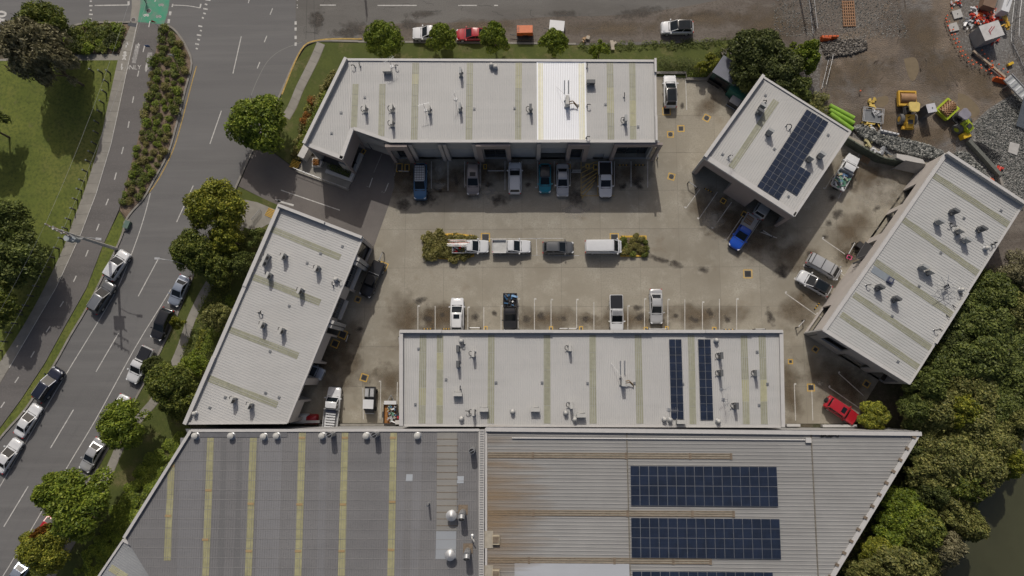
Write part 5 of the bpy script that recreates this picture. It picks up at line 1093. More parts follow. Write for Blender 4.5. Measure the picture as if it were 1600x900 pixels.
# street cars
V('suv', 181.5, 414, 60, 4.5, PW, 'white hatch by the western kerb near the power pole')
V('suv', 158, 464, 60, 4.9, PG, 'grey car right behind the white one at the western kerb', roof=paint('mid_grey', (.2, .21, .225), .3), extras=('rails',))
V('suv', 73.5, 601, 58, 5.1, PD, 'dark blue wagon with pale roof rails at the western kerb', extras=('rails',))
V('sedan', 43, 657, 60, 4.8, PW, 'white sedan behind the dark blue wagon at the western kerb')
V('sedan', 12, 712, 60, 4.9, PW, 'white sedan at the lower left edge of the western kerb')
V('sedan', 279, 454, -112, 4.5, PU, 'pale silver car half under the olive tree at the eastern kerb')
V('suv', 252.5, 506, -112, 4.6, PK, 'black car under the thin yellow tree at the eastern kerb')
V('ute', 217, 570, -114, 5.3, PW, 'white ute with black tray cover under a dark crown at the eastern kerb', 'ute', 'ute', extras=('cover',))
V('sedan', 184, 642, -114, 4.6, PW, 'white car half hidden under the bright street tree')
V('sedan', 143.5, 711, -118, 4.8, PS, 'silver grey sedan at the eastern kerb south of the bright tree')
V('sedan', 72, 826, -120, 4.5, PR, 'red car nearly hidden between the lower left trees')
V('sedan', 26, 900, -120, 4.6, PU, 'pale car cut by the bottom edge at the kerb')
V('ute', 672, 51, 180, 5.3, PW, 'white ute half under a kerb tree on the north street', 'ute', 'ute', extras=('cover',))
V('sedan', 738, 53, 180, 4.8, PR, 'red sedan half under a kerb tree on the north street')
V('suv', 1058.5, 42, 180, 4.7, PW, 'white car with black roof alone on the muddy shoulder', roof=PK, extras=('glassroof',))
# loads
def loose(parent, box, n, mats, name='load_piece', seed=1, smin=.15, smax=.6, zb=1.):
    g = random.Random(seed)
    for i in range(n):
        s = (g.uniform(smin, smax*1.6), g.uniform(smin*.5, smax*.6), g.uniform(.04, .22)); c = (g.uniform(box[0], box[1]), g.uniform(box[2], box[3]), zb+g.uniform(0, .3))
        link(name, MB().box((0, 0, 0), s, g.uniform(0, 3.14), g.uniform(-.4, .4)).mesh(name, g.choice(mats)), parent, c)
sc_m = [PW, alu, mat('scrap_cream', (.45, .38, .26), .8), mat('scrap_green', (.10, .25, .17), .7), steel, dark, mat('scrap_blue', (.1, .2, .35), .6)]
def load(name, label, base, **k):
    r_ = thing(name, label, 'load', tuple(base.location), base.rotation_euler.z); return r_
r_ = load('scrap_load', 'heap of white scrap and offcuts on the white truck tray', tr1); loose(r_, (-2.6, -.35, -.8, .8), 90, sc_m, 'scrap_piece', 2, zb=1.05)
r_ = load('slat_stack', 'pale slats laid across the tray of the southern truck', tr2)
for k in range(7): lobj('slat', MB().box((-2.6+k*.36, 0, 1.5), (.22, 1.35, .07)), PW, r_)
for k in (0, 1): lobj('bearer', MB().box((-1.5, (-.5, .5)[k], 1.25), (2.5, .08, .4)), dark, r_)
lobj('toolbox', MB().box((-.45, 0, 1.45), (.4, 1.4, .45)), PD, r_)
r_ = load('pipe_load', 'rack of pipes and ladders on the loaded ute', u); g_ = random.Random(4)
for k in range(14): y = -.1+k*.075; lobj('pipe', MB().tube((-3.3+g_.uniform(0, .6), y*.9, 1.75+g_.uniform(0, .15)), (-.3+g_.uniform(-.3, .3), y*.9+g_.uniform(-.1, .1), 1.85), .03, 6), g_.choice([alu, steel, PW, wood, orange_pl]), r_)
for k in range(4):
    lobj('rack_post', MB().path([(-2.4 if k < 2 else -.6, -.85 if k % 2 else .85, .8), (-2.4 if k < 2 else -.6, -.85 if k % 2 else .85, 1.7)], .03), dark, r_)
loose(r_, (-2.4, -.7, -.8, .8), 22, [dark, rubber, steel, red_tail], 'gear', 8, zb=.9)
r_ = load('tray_gear', 'blue and dark gear lying in the black ute tray', ku); loose(r_, (-2.5, -.8, -.7, .7), 24, [PN, dark, steel, PD, rubber], 'gear', 9, zb=.85)
for s in (-1, 1): lobj('tray_rail', MB().box((-1.65, s*.95, 1.25), (2.0, .06, .12)), PK, r_)
def pallet(label, px, py, ang, z=0., n=6, sx=1.2, sy=1.1, loc=None):
    p = loc or P(px, py, z); r_ = thing('pallet', label, 'pallet', (p[0], p[1], z), rad(ang))
    for k in range(n): lobj('slat', MB().box((0, -sy/2+.06+(sy-.12)*k/(n-1), .13), (sx, .1, .025)), wood, r_)
    for k in (-1, 0, 1): lobj('bearer', MB().box((k*(sx/2-.05), 0, .06), (.09, sy, .1)), wood, r_)
    return r_
pallet('brown pallet on the blue ute tray', 1170, 344, -123, .80)
pallet('brown pallet leaning by the dark block wall next to the truck', 1352, 249, -30, .05)
print('vehicles done')
# ================================================================ ROOFTOP UNITS
ordn = ['first', 'second', 'third', 'fourth', 'fifth', 'sixth', 'seventh', 'eighth', 'ninth', 'tenth', 'eleventh', 'twelfth', 'thirteenth', 'fourteenth', 'fifteenth', 'sixteenth', 'seventeenth', 'eighteenth']
AC = {}
def ac(loc, rz, tone, loop, tall=.85):
    k = (tone, loop)
    m_ = {'w': acwhite, 'd': mat('unit_dark', (.10, .105, .11), .6), 'g': mat('unit_grey', (.33, .34, .34), .6)}[tone]
    r_ = link('air_conditioner', None, None, loc, rz)
    if k not in AC:
        AC[k] = [('casing', MB().box((0, 0, .58), (.38, .98, .86)).mesh('casing', m_)),
                 ('fan_grille', MB().tube((.19, -.14, .6), (.225, -.14, .6), .3, 14).mesh('fan_grille', dark)),
                 ('mounting_foot', MB().box((0, -.38, .07), (.7, .07, .14)).mesh('mounting_foot', steel)), ('mounting_foot', MB().box((0, .38, .07), (.7, .07, .14)).mesh('mounting_foot', steel)),
                 ('service_cover', MB().box((-.2, .3, .5), (.03, .3, .5)).mesh('service_cover', steel)),
                 ('top_lid', MB().box((0, 0, 1.025), (.42, 1.02, .03)).mesh('top_lid', m_))]
        if loop: AC[k].append(('pipe_loop', MB().path([(-.2, .32, .45), (-.5, .42, .5), (-.72, .25, .45), (-.72, -.1, .3), (-.55, -.25, .12), (-.3, -.3, .06)], .05, 6).mesh('pipe_loop', dark)))
    for n_, me in AC[k]: link(n_, me, r_)
    return r_
def vent_cowl(loc, r=.28, h=.5):
    r_ = link('roof_vent', None, None, loc)
    lobj('vent_collar', MB().lathe((0, 0, 0), [(r*1.25, 0), (r*.8, .1), (r*.75, h*.6)], 14), steel, r_); lobj('vent_cap', MB().lathe((0, 0, h*.55), [(r*.8, 0), (r, .06), (r*.95, .2), (r*.55, .32), (.02, .36)], 14), acwhite, r_, True); return r_
def plate(loc, a):
    r_ = link('roof_anchor_plate', None, None, loc, a); lobj('plate', MB().box((0, 0, .05), (.34, .34, .03)), mat('plate_grey', (.20, .21, .22), .5, .3), r_); lobj('anchor_eye', MB().tube((0, 0, .06), (0, 0, .2), .035, 6), steel, r_); return r_
def antenna(loc, a, big=1.):
    r_ = link('antenna', None, None, loc, a); lobj('mast', MB().tube((0, 0, 0), (0, 0, 2.2*big), .03, 6), steel, r_); mb = MB().tube((-.8*big, 0, 2.1*big), (.8*big, 0, 2.1*big), .02, 5)
    for k in range(7): x = (-.7+k*.23)*big; mb.tube((x, -.35, 2.1*big), (x, .35, 2.1*big), .012, 4)
    lobj('elements', mb, steel, r_); lobj('base_bracket', MB().box((0, 0, .05), (.4, .4, .06)), steel, r_); return r_
def gooseneck(loc, a):
    r_ = link('pipe_outlet', None, None, loc, a); lobj('neck', MB().path([(0, 0, 0), (0, 0, .55), (.12, 0, .7), (.35, 0, .7), (.42, 0, .5)], .06, 8), dark, r_); lobj('flashing_collar', MB().lathe((0, 0, .02), [(.15, 0), (.12, .07), (.08, .09)], 12), steel, r_); return r_
roofs = {
 'north': (ZT, 'long north roof', 0, dict(
   ac=[(571, 171, 'w', 1), (613, 170, 'w', 1), (613, 193, 'w', 1), (671, 172, 'w', 0), (720, 114, 'g', 0), (719, 169, 'g', 0), (829, 171, 'd', 1), (977, 188, 'g', 1)],
   flat=[(605, 111, 'w'), (923, 129, 'd')], vent=[(768, 103), (774, 106)], goose=[(555, 105), (563, 104), (618, 105), (917, 166), (917, 106), (916, 216), (975, 152)],
   plate=[(946, 163), (997, 198), (570, 152), (533, 176), (518, 208), (903, 165), (741, 170), (804, 169)], ant=[(612, 104), (712, 155), (665, 172)])),
 'mid': (ZM, 'long middle roof', 0, dict(
   ac=[(716, 545, 'd', 0), (716, 569, 'd', 0), (740, 553, 'w', 1), (890, 544, 'w', 1), (892, 633, 'w', 1), (740, 644, 'w', 1), (1125, 556, 'd', 1), (1125, 583, 'd', 1), (1149, 634, 'd', 1), (1181, 583, 'g', 1), (1227-25, 600, 'd', 0)][:10],
   flat=[(715, 616, 'w'), (756, 640, 'w'), (836, 640, 'w'), (908, 649, 'w'), (1064, 659, 'w')], vent=[(721, 533), (721, 654), (884, 645), (898, 655), (1038, 655), (1047, 656), (1119, 532), (1122, 658), (801, 643)],
   goose=[(720, 608), (733, 642), (726, 538)], plate=[(654, 545), (697, 593), (649, 632), (775, 598), (847, 598), (918, 599), (991, 599), (1067, 600), (1183, 550), (1186, 633), (1199, 600)], ant=[(1127, 608), (1130, 624), (1045, 640)])),
 'west': (ZL, 'slanted western roof', -22, dict(
   ac=[(418, 402, 'w', 1), (414, 411, 'w', 1), (444, 401, 'w', 1), (421, 431, 'w', 1), (496, 420, 'w', 1), (470, 455, 'w', 1), (411, 508, 'w', 1), (441, 517, 'w', 1), (365, 625, 'w', 1), (391, 634, 'w', 1)],
   flat=[], vent=[(525, 437), (305, 646)], goose=[(521, 446), (530, 440), (405, 489), (410, 491)], plate=[(452, 478), (422, 549), (415, 614), (535, 385), (480, 411), (501, 396), (352, 621), (328, 637), (436, 621)], ant=[])),
 'solar': (ZN, 'square solar roof', 55, dict(
   ac=[(1190, 168, 'g', 1), (1186, 176, 'd', 0), (1202, 207, 'g', 1), (1265, 248, 'w', 1), (1282, 243, 'g', 1)], flat=[], vent=[], goose=[(1196, 160), (1228, 197), (1234, 202), (1138, 245)], plate=[(1196, 149), (1294, 211), (1210, 233), (1232, 307), (1129, 241)], ant=[(1138, 248)])),
 'east': (ZE, 'eastern roof', -34, dict(
   ac=[(1489, 331, 'd', 1), (1466, 347, 'g', 0), (1498, 361, 'w', 1), (1508, 376, 'g', 0), (1532, 358, 'd', 1), (1441, 418, 'g', 0), (1452, 425, 'w', 1), (1373, 449, 'd', 1), (1399, 467, 'd', 1)],
   flat=[], vent=[(1501, 453), (1540, 388)], goose=[(1484, 351), (1486, 355), (1353, 446), (1549, 383), (1554, 380), (1459, 516), (1500, 460)], plate=[(1564, 329), (1506, 341), (1470, 395), (1436, 447), (1394, 494), (1403, 565)], ant=[])),
}
cnt = {}
for key, (z, rn, ang, d_) in roofs.items():
    grp = {}
    for x, y, t, lp in d_['ac']: o = ac(P(x, y, z+.5), rad(ang) if key != 'east' else rad(56), t, lp); o.location.z = z+.04; o.scale = (.82, .84, 1.4); grp.setdefault('ac', []).append((o, {'w': 'pale', 'd': 'dark', 'g': 'grey'}[t]+' upright air conditioner on the ', 'air conditioner'))
    for x, y, t in d_['flat']: o = ac(P(x, y, z+.5), rad(90), t, 0); o.location.z = z+.04; o.scale = (1.15, 1.15, .9); grp.setdefault('ac', []).append((o, {'w': 'pale', 'd': 'dark'}[t]+' wide air conditioner on the ', 'air conditioner'))
    for x, y in d_['vent']: grp.setdefault('v', []).append((vent_cowl(P(x, y, z+.2)), 'white round capped vent on the ', 'vent'))
    for x, y in d_['goose']: grp.setdefault('g', []).append((gooseneck(P(x, y, z), R.choice([0, 1.6, 3.1])), 'dark bent pipe outlet on the ', 'roof pipe'))
    for x, y in d_['plate']: grp.setdefault('p', []).append((plate(P(x, y, z+.03), rad(ang)), 'small grey anchor plate on the ', 'roof anchor'))
    for x, y in d_['ant']: grp.setdefault('a', []).append((antenna(P(x, y, z), R.uniform(0, 3)), 'thin television aerial on the ', 'antenna'))
    for k, lst in grp.items():
        lst.sort(key=lambda q: q[0].location.x)
        for o, lab, cat in lst:
            same = [q for q in lst if q[1] == lab]; i = [q[0] for q in same].index(o)
            tag(o, lab+rn+(', %s from the west' % ordn[i] if len(same) > 1 else ''), cat, {'ac': 'rooftop air conditioners', 'v': 'rooftop vents', 'g': 'rooftop pipe outlets', 'p': 'roof anchor plates', 'a': 'rooftop aerials'}[k])
# the two tall units with twin risers
for x, y, z, l in ((886, 160, ZT, 'tall white unit with twin risers on the highlighted roof bay'), (973, 596, ZM, 'tall white unit with twin risers on the long middle roof')):
    o = ac(P(x, y, z+.6), 0, 'w', 0); o.location.z = z+.04; o.scale = (1.1, 1.2, 1.5); tag(o, l, 'air conditioner', 'rooftop air conditioners')
    for dx in (-.35, .15): lobj('riser_pipe', MB().tube((dx, .7, .9), (dx, 2.2, 1.1), .07, 8), steel, o)
    lobj('pipe_bundle', MB().path([(.2, 0, .5), (.7, .1, .5), (1.2, -.3, .3), (1.3, -.6, .1)], .06, 6).path([(.2, -.2, .4), (.8, -.1, .4), (1.3, -.5, .1)], .05, 6), mat('pipe_tan', (.25, .17, .09), .8), o)
    lobj('stay_wire', MB().tube((-.1, .3, 1.2), (-1.3, 2.0, .1), .015, 4), steel, o)
# dish mast on the eastern roof
o = thing('lattice_antenna', 'spidery lattice aerial frame on the eastern roof near its wooded edge', 'antenna', P(1471, 452, ZE))
g_ = random.Random(5); mb = MB()
for k in range(9): a = k*.7; mb.tube((0, 0, 1.3), (1.6*math.cos(a), 1.6*math.sin(a), g_.uniform(.3, 1.6)), .03, 5)
for k in range(9): a = k*.7; b = a+.7; mb.tube((1.1*math.cos(a), 1.1*math.sin(a), 1.), (1.1*math.cos(b), 1.1*math.sin(b), 1.), .02, 5)
lobj('lattice', mb, steel, o); lobj('mast', MB().tube((0, 0, 0), (0, 0, 1.5), .05, 8), steel, o); lobj('solar_plate', MB().box((.3, .2, .7), (.8, .6, .04), .5, .3), dark, o)
o = thing('roof_hatch', 'small dark square roof hatch on the pale patch of the eastern roof', 'roof hatch', P(1391, 438, ZE+.2), rad(-34)); lobj('hatch_frame', MB().box((0, 0, 0), (.75, .75, .4)), mat('hatch_blue', (.06, .07, .12), .4), o); lobj('hatch_lid', MB().box((0, 0, .22), (.45, .45, .05)), steel, o)
wobj('roof_patch', ribbon(MB(), PP([(1363, 420), (1388, 436)], ZE), .95, ZE+.055, ZE), mat('patch_blue_grey', (.22, .25, .28), .5), Eroof)
for k, (x, y) in enumerate(((1478, 492), (1468, 513), (1488, 476))):
    wobj('edge_post', MB().tube(P(x, y, ZE), P(x+6, y+5, ZE+.3), .05, 6), dark, Eroof)
# grey warehouse vents
lst = []
for x, y in ((305, 681), (361, 681), (432, 681), (503, 681), (572, 681), (652, 681), (412, 682)):
    o = vent_cowl(P(x, y, ZB+.4), .42, .9); o.location.z = ZB+.02; lst.append(o)
lst.sort(key=lambda o: o.location.x)
for i, o in enumerate(lst): tag(o, 'white round vent on the north edge of the grey warehouse, %s from the west' % ordn[i], 'vent', 'round vents of the grey warehouse')
def flue(x, y, lab, elbow=False, h=2.0, r=.38, capm=None):
    o = thing('flue', lab, 'flue', P(x, y, ZB+h)); o.location.z = ZB
    if elbow: lobj('flue_pipe', MB().path([(0, 0, 0), (0, 0, h*.55), (0, -.15, h*.85), (0, -.55, h)], r, 14), steel, o, True); lobj('open_mouth', MB().tube((0, -.56, h), (0, -.60, h+.02), r*.82, 14), black, o); lobj('base_flashing', MB().box((0, .3, .04), (1.2, 1.2, .06)), rustm, o)
    else: lobj('flue_pipe', MB().tube((0, 0, 0), (0, 0, h), r, 14, r), steel, o, True); lobj('open_mouth', MB().tube((0, 0, h), (0, 0, h+.02), r*.85, 14), black, o); lobj('damper', MB().box((0, 0, h+.05), (r*2, .08, .06), .5), steel, o)
    return o
flue(514, 680, 'open steel flue by the white vent, western one on the warehouse edge', h=2.1); flue(584, 680, 'open steel flue by the white vent, middle one on the warehouse edge', h=2.1); flue(737, 705, 'open steel flue near the party wall at the warehouse corner', h=2.0)
flue(721, 805, 'bent steel exhaust elbow, upper of the pair near the party wall', True, 2.1, .42); flue(729, 867, 'bent steel exhaust elbow, lower of the pair near the party wall', True, 2.1, .42); flue(667, 790, 'thin rusty flue standing alone on the grey warehouse', h=1.9, r=.13)
for i, (x, y) in enumerate(((705, 806), (703, 868))):
    o = thing('conical_vent', 'steel conical capped vent, %s of two on the pale patches' % ('upper', 'lower')[i], 'vent', P(x, y, ZB+1.1)); o.location.z = ZB
    lobj('vent_stack', MB().lathe((0, 0, 0), [(.6, 0), (.45, .15), (.42, 1.0)], 18), steel, o, True); lobj('vent_cone', MB().lathe((0, 0, .95), [(.66, 0), (.68, .12), (.02, .62)], 20), alu, o, True)
o = thing('pipe_outlet', 'white bent pipe beside the party wall on the grey warehouse', 'roof pipe', P(738, 838, ZB)); lobj('neck', MB().path([(0, 0, 0), (0, 0, .8), (.1, -.1, 1.), (.3, -.4, 1.)], .09, 8), acwhite, o); lobj('flashing_collar', MB().lathe((0, 0, .02), [(.3, 0), (.12, .1)], 12), steel, o)
# ================================================================ STREET FURNITURE
bol = [(147, 113), (161, 115), (173, 115), (170, 130), (167, 146), (163, 162), (160, 177), (155, 193), (154, 209), (151, 226), (146, 240), (142, 254), (137, 269), (132, 284), (128, 298), (122, 313), (118, 328), (111, 344), (106, 358), (100, 374), (93, 389), (86, 403), (79, 418), (70, 433), (61, 448), (53, 463), (45, 478), (36, 492), (28, 506), (19, 520), (12, 534), (4, 548)]
bm = MB().tube((0, 0, 0), (0, 0, 1.15), .11, 10).mesh('post', mat('bollard_timber', (.09, .085, .07), .9)); bc = MB().lathe((0, 0, 1.14), [(.125, 0), (.125, .06), (.02, .09)], 10).mesh('cap', mat('bollard_cap', (.16, .18, .16), .6))
for x, y in bol: o = thing('bollard', 'short dark timber bollard along the lawn edge beside the footpath', 'bollard', (*P(x, y)[:2], .1), 0, 'bollards along the park footpath'); link('post', bm, o); link('cap', bc, o)
conc_pole = mat('pole_concrete', (.42, .41, .39), .8); timber = mat('pole_timber', (.16, .13, .10), .9, var=.3, scale=3)
b_ = P(182, 389); hp = 13.9; o = thing('power_pole', 'tall power pole with crossarms and transformer leaning over the footpath', 'power pole', (b_[0], b_[1], 0)); ua = Vector((.87, -.49, 0)); ul = Vector((.49, .87, 0))
lobj('pole_shaft', MB().tube((0, 0, 0), (0, 0, hp), .24, 12, .15), conc_pole, o, True)
for z, hwid in ((hp-.3, 1.3), (hp-1.7, 1.25)):
    ca = lobj('crossarm', MB().tube(ua*-hwid+Vector((0, 0, z)), ua*hwid+Vector((0, 0, z)), .09, 6), timber, o)
    for t in (-1, -.45, .45, 1): lobj('insulator', MB().lathe(tuple(ua*hwid*t*.95+Vector((0, 0, z+.08))), [(.04, 0), (.09, .08), (.06, .14), (.09, .2), (.02, .28)], 8), acwhite, ca)
lobj('transformer', MB().tube((-.45, -.5, 9.2), (-.45, -.5, 10.5), .42, 12), mat('transformer_grey', (.34, .37, .38), .5), o, True); lobj('transformer', MB().tube((.35, -.6, 9.3), (.35, -.6, 10.4), .34, 12), MATS['transformer_grey'], o, True)
lobj('transformer_bracket', MB().box((0, -.3, 9.2), (1.8, .2, .12)), steel, o); lobj('lamp_arm', MB().path([(0, 0, 8.2), (1.2, -.1, 8.8), (2.6, -.3, 9.0)], .05, 6), steel, o); lobj('lamp_head', MB().box((2.9, -.35, 9.0), (.8, .3, .14), -.1), alu, o); lobj('fuse_arm', MB().box((0, 0, 10.9), (2.2, .12, .12), -.5), steel, o)
wires = [tuple(Vector((b_[0], b_[1], 0))+ua*1.3*t+Vector((0, 0, z))) for z in (hp-.1, ) for t in (-.95, .95)]
far1 = Vector(P(228, -40, 12.3)); far2 = Vector(P(-150, 760, 12.3))
for i, a in enumerate(wires):
    for f, nm in ((far1, 'north'), (far2, 'south')):
        off = ua*(-1.2+2.4*i); pts = []
        for k in range(13):
            t = k/12; q = Vector(a).lerp(f+off, t); q.z -= 4*.9*t*(1-t); pts.append(tuple(q))
        w_ = wobj('overhead_wire', MB().path(pts, .011, 4), steel); tag(w_, 'thin overhead wire from the power pole running %s along the park footpath' % nm, 'wire', 'overhead wires')
def pole(x, y, h, lab, arms=True):
    p = P(x, y); o = thing('power_pole', lab, 'power pole', p); lobj('pole_shaft', MB().tube((0, 0, 0), (0, 0, h), .2, 10, .13), timber, o, True)
    if arms:
        for z in (h-.3, h-1.2): lobj('crossarm', MB().box((0, 0, z), (.12, 2.2, .12)), timber, o)
pole(562, -85, 11, 'timber power pole on the far side of the north street', True); pole(1238, -62, 11, 'timber power pole above the gravel yard'); pole(1252, -70, 11.5, 'stout timber pole beside the gravel yard gate', True)
p = P(316, 423); o = thing('street_lamp', 'street lamp standing among the trees at the eastern kerb', 'street lamp', p); lobj('lamp_post', MB().tube((0, 0, 0), (0, 0, 8.5), .09, 8, .06), steel, o); lobj('lamp_arm', MB().path([(0, 0, 8.5), (-.8, .1, 8.9), (-1.6, .2, 8.9)], .045, 6), steel, o); lobj('lamp_head', MB().box((-1.9, .25, 8.9), (.7, .28, .13)), alu, o)
def sign(x, y, h, lab, shape='tri', m=None):
    p = P(x, y); o = thing('road_sign', lab, 'sign', (p[0], p[1], .1)); lobj('sign_post', MB().tube((0, 0, 0), (0, 0, h), .035, 6), steel, o)
    pts = [(math.cos(a)*.45, math.sin(a)*.45) for a in ([rad(90), rad(210), rad(330)] if shape == 'tri' else [rad(45+90*k) for k in range(4)])]
    mb = MB().loft([[(x_, -.03, h+y_) for x_, y_ in pts], [(x_, .0, h+y_) for x_, y_ in pts]]); lobj('sign_plate', mb, m or mat('sign_red', (.5, .03, .03), .5), o)
    mb = MB().loft([[(x_*.65, .001, h+y_*.65) for x_, y_ in pts], [(x_*.65, .01, h+y_*.65) for x_, y_ in pts]]); lobj('sign_face', mb, PW, o)
sign(252, 46, 2.3, 'triangular give way sign on a post at the tip of the median bed'); sign(279, 97, 2.2, 'white sign on a post in the middle of the median bed', 'sq', PW); sign(243, 83, 2.2, 'small sign on a thin post at the western edge of the median bed', 'sq', mat('sign_blue', (.03, .1, .3), .5))
# walking person on the green crossing
def person(x, y, lab):
    p = P(x, y); root = thing('person', lab, 'person', (p[0], p[1], .02), rad(80))
    J = {'pelvis': (0, 0, .95), 'belly': (0, 0, 1.12), 'chest': (.02, 0, 1.35), 'neck': (.02, 0, 1.5), 'head': (.05, 0, 1.63), 'crown': (.04, 0, 1.74)}
    vs, es, rs = [], [], []
    def add(pt, r, par=None):
        vs.append(pt); rs.append(r); 
        if par is not None: es.append((par, len(vs)-1))
        return len(vs)-1
    pe = add(J['pelvis'], .13); be = add(J['belly'], .125, pe); ch = add(J['chest'], .15, be); ne = add(J['neck'], .06, ch); he = add(J['head'], .09, ne); add(J['crown'], .075, he)
    for s, f in ((1, 1), (-1, -1)):
        h_ = add((0, s*.10, .88), .095, pe); k = add((.16*f, s*.11, .50), .065, h_); a = add((.22*f if f > 0 else -.30, s*.11, .10), .04, k); add((.22*f+.16 if f > 0 else -.18, s*.12, .04), .035, a)
        sh = add((0, s*.19, 1.40), .06, ch); el = add((-.12*f, s*.24, 1.14), .045, sh); wr = add((-.05*f+.06, s*.25, .92), .03, el); ha = add((-.03*f+.09, s*.25, .85), .03, wr)
        for q in range(4): add((-.03*f+.10+.01*q, s*(.235+.012*q), .76+.006*q), .009, ha)
        add((-.03*f+.13, s*.23, .81), .010, ha)
    me = bpy.data.meshes.new('body'); me.from_pydata(vs, es, []); me.materials.append(mat('dark_clothing', (.03, .035, .04), .9)); b = link('body', me, root)
    b.modifiers.new('skin', 'SKIN'); su = b.modifiers.new('sub', 'SUBSURF'); su.levels = su.render_levels = 1

    lay = me.skin_vertices[0] if me.skin_vertices else None
    if lay:
        for i, r in enumerate(rs): lay.data[i].radius = (r, r); lay.data[i].use_root = i == 0
    lobj('hair', MB().lathe((.02, 0, 1.66), [(.10, -.05), (.105, .03), (.07, .1), (.01, .13)], 12), mat('hair_dark', (.03, .02, .015), .8), root, True)
    return root
def skin_ready(me):
    pass
person(229, 3, 'person in dark clothes walking across the green crossing')
# guard rails: a white bar on black posts
def rail(pts, lab, m=None, h=1.0):
    w_ = [Vector(q) for q in PP(pts)]; o = thing('guard_rail', lab, 'guard rail', tuple(w_[0]), 0, 'black and white guard rails'); c = w_[0]
    lobj('rail_bar', MB().path([tuple(q-c+Vector((0, 0, h))) for q in (w_[0], w_[-1])], .06, 8), m or alu, o)
    for q in w_: lobj('rail_post', MB().tube(tuple(q-c), tuple(q-c+Vector((0, 0, h+.08))), .07, 8), black, o)
for pts, lab in (([(734, 513), (751, 513)], 'guard rail at the first sunny bays beside the white wagon'), ([(873, 514), (887, 514), (901, 514)], 'three post guard rail in the centre of the sunny bays'), ([(1011, 515), (1041, 515)], 'guard rail in front of the silver grey sedan'), ([(1176, 515), (1192, 515)], 'guard rail at the eastern end of the sunny bays'), ([(625, 527), (627, 545)], 'guard rail at the western wall of the middle row'), ([(1074, 287), (1087, 296)], 'guard rail west of the solar building bays'), ([(1188, 362), (1203, 372)], 'guard rail behind the blue ute in shade'), ([(762, 270), (788, 270)], 'long guard rail before the central taupe portal'), ([(624, 270), (641, 271)], 'guard rail before the western taupe portal'), ([(893, 269), (908, 269)], 'guard rail beside the silver sedan in shade'), ([(1025, 233), (1026, 250)], 'guard rail off the eastern end of the north row'), ([(1253, 501), (1243, 512)], 'guard rail at the south west end of the eastern row'), ([(1321, 399), (1331, 381)], 'guard rail beside the pink framed pit'), ([(600, 396), (594, 409)], 'guard rail at the tail of the black ute'), ([(547, 523), (543, 535)], 'guard rail by the framed pits at the slanted building')):
    rail(pts, lab)
def wheel_stop(a, b, lab):
    w_ = [Vector(q) for q in PP([a, b])]; c = (w_[0]+w_[1])/2; o = thing('wheel_stop', lab, 'wheel stop', tuple(c), math.atan2(w_[1].y-w_[0].y, w_[1].x-w_[0].x), 'black and yellow wheel stops'); L = (w_[1]-w_[0]).length
    lobj('stop_body', MB().loft([[(x, -.08, .02), (x, -.05, .12), (x, .05, .12), (x, .08, .02)] for x in (-L/2, L/2)]), black, o)
    for t in (-.3, 0, .3): lobj('yellow_band', MB().box((L*t, 0, .075), (.16, .15, .1)), yellow_paint, o)
for a, b, l in (((965, 258), (982, 258), 'wheel stop in the shaded bay east of the white ute'), ((990, 258), (1008, 258), 'wheel stop in the last shaded bay of the north row'), ((1100, 294), (1113, 301), 'wheel stop in the shaded bays of the solar building'), ((660, 514), (676, 514), 'wheel stop at the first sunny bay'), ((691, 514), (704, 514), 'wheel stop at the second sunny bay'), ((1130, 515), (1148, 515), 'wheel stop near the eastern end of the sunny bays'), ((1272, 484), (1281, 472), 'wheel stop at the eastern row by the silver wagon bays')): wheel_stop(a, b, l)
# entry walls, planters and rails at the yard entrance
def lowwall(pts, wd, h, m, lab, nm='low_wall', cap=True):
    w_ = PP(pts); o = thing(nm, lab, 'wall', (w_[0][0], w_[0][1], 0)); wobj('wall_body', ribbon(MB(), w_, wd, h, 0), m, o)
    if cap: wobj('wall_coping', ribbon(MB(), w_, wd+.06, h+.05, h+.002), trim if m is white_wall else m, o)
    return o
lowwall([(511, 269), (549, 283), (566, 242)], .5, .7, white_wall, 'white angled planter wall at the corner of the north row')
lowwall([(476, 252), (487, 231)], .9, 1.9, white_wall, 'short thick white wall at the west end of the north row')
lowwall([(493, 259), (502, 261), (505, 254)], .35, .8, white_wall, 'small white planter wall on the entrance landing')
lowwall([(1023, 115), (1071, 115), (1072, 124.5), (1104, 124.5), (1113, 113)], .3, .35, kerbmat, 'low concrete retaining wall along the north lot hedge')
lowwall([(500, 663.5), (565, 663.5), (620, 663.5)], .25, .5, kerbmat, 'low concrete wall along the southern yard edge'); 
sheet('garden_strip', [(500, 664.5), (626, 664.5), (626, 673), (500, 673)], mulch, .03)
lowwall([(620, 659), (647, 659)], .5, 1.2, white_wall, 'short white wall stub by the loaded trailer'); lowwall([(458, 659), (503, 658)], .3, 1.1, white_wall, 'white wall end under the slanted building')
lowwall([(1226, 664), (1247, 664)], .3, .8, white_wall, 'short white wall at the south east corner of the middle row'); lowwall([(1282, 665), (1335, 665)], .3, .7, white_wall, 'white wall stub behind the red four wheel drive')
o = thing('planter_box', 'square white planter box with rusty plants on the entrance landing', 'planter', P(497, 256)); lobj('box_walls', MB().box((0, 0, .4), (1.3, 1.3, .8)), white_wall, o); lobj('plants', MB().box((0, 0, .82), (1.0, 1.0, .06)), mulch, o); link('foliage', SH[('rust', 'shrub', list(k[2] for k in SH if k[0] == 'rust')[0])][0], o, (0, 0, .75)).scale = (.6, .6, .5)
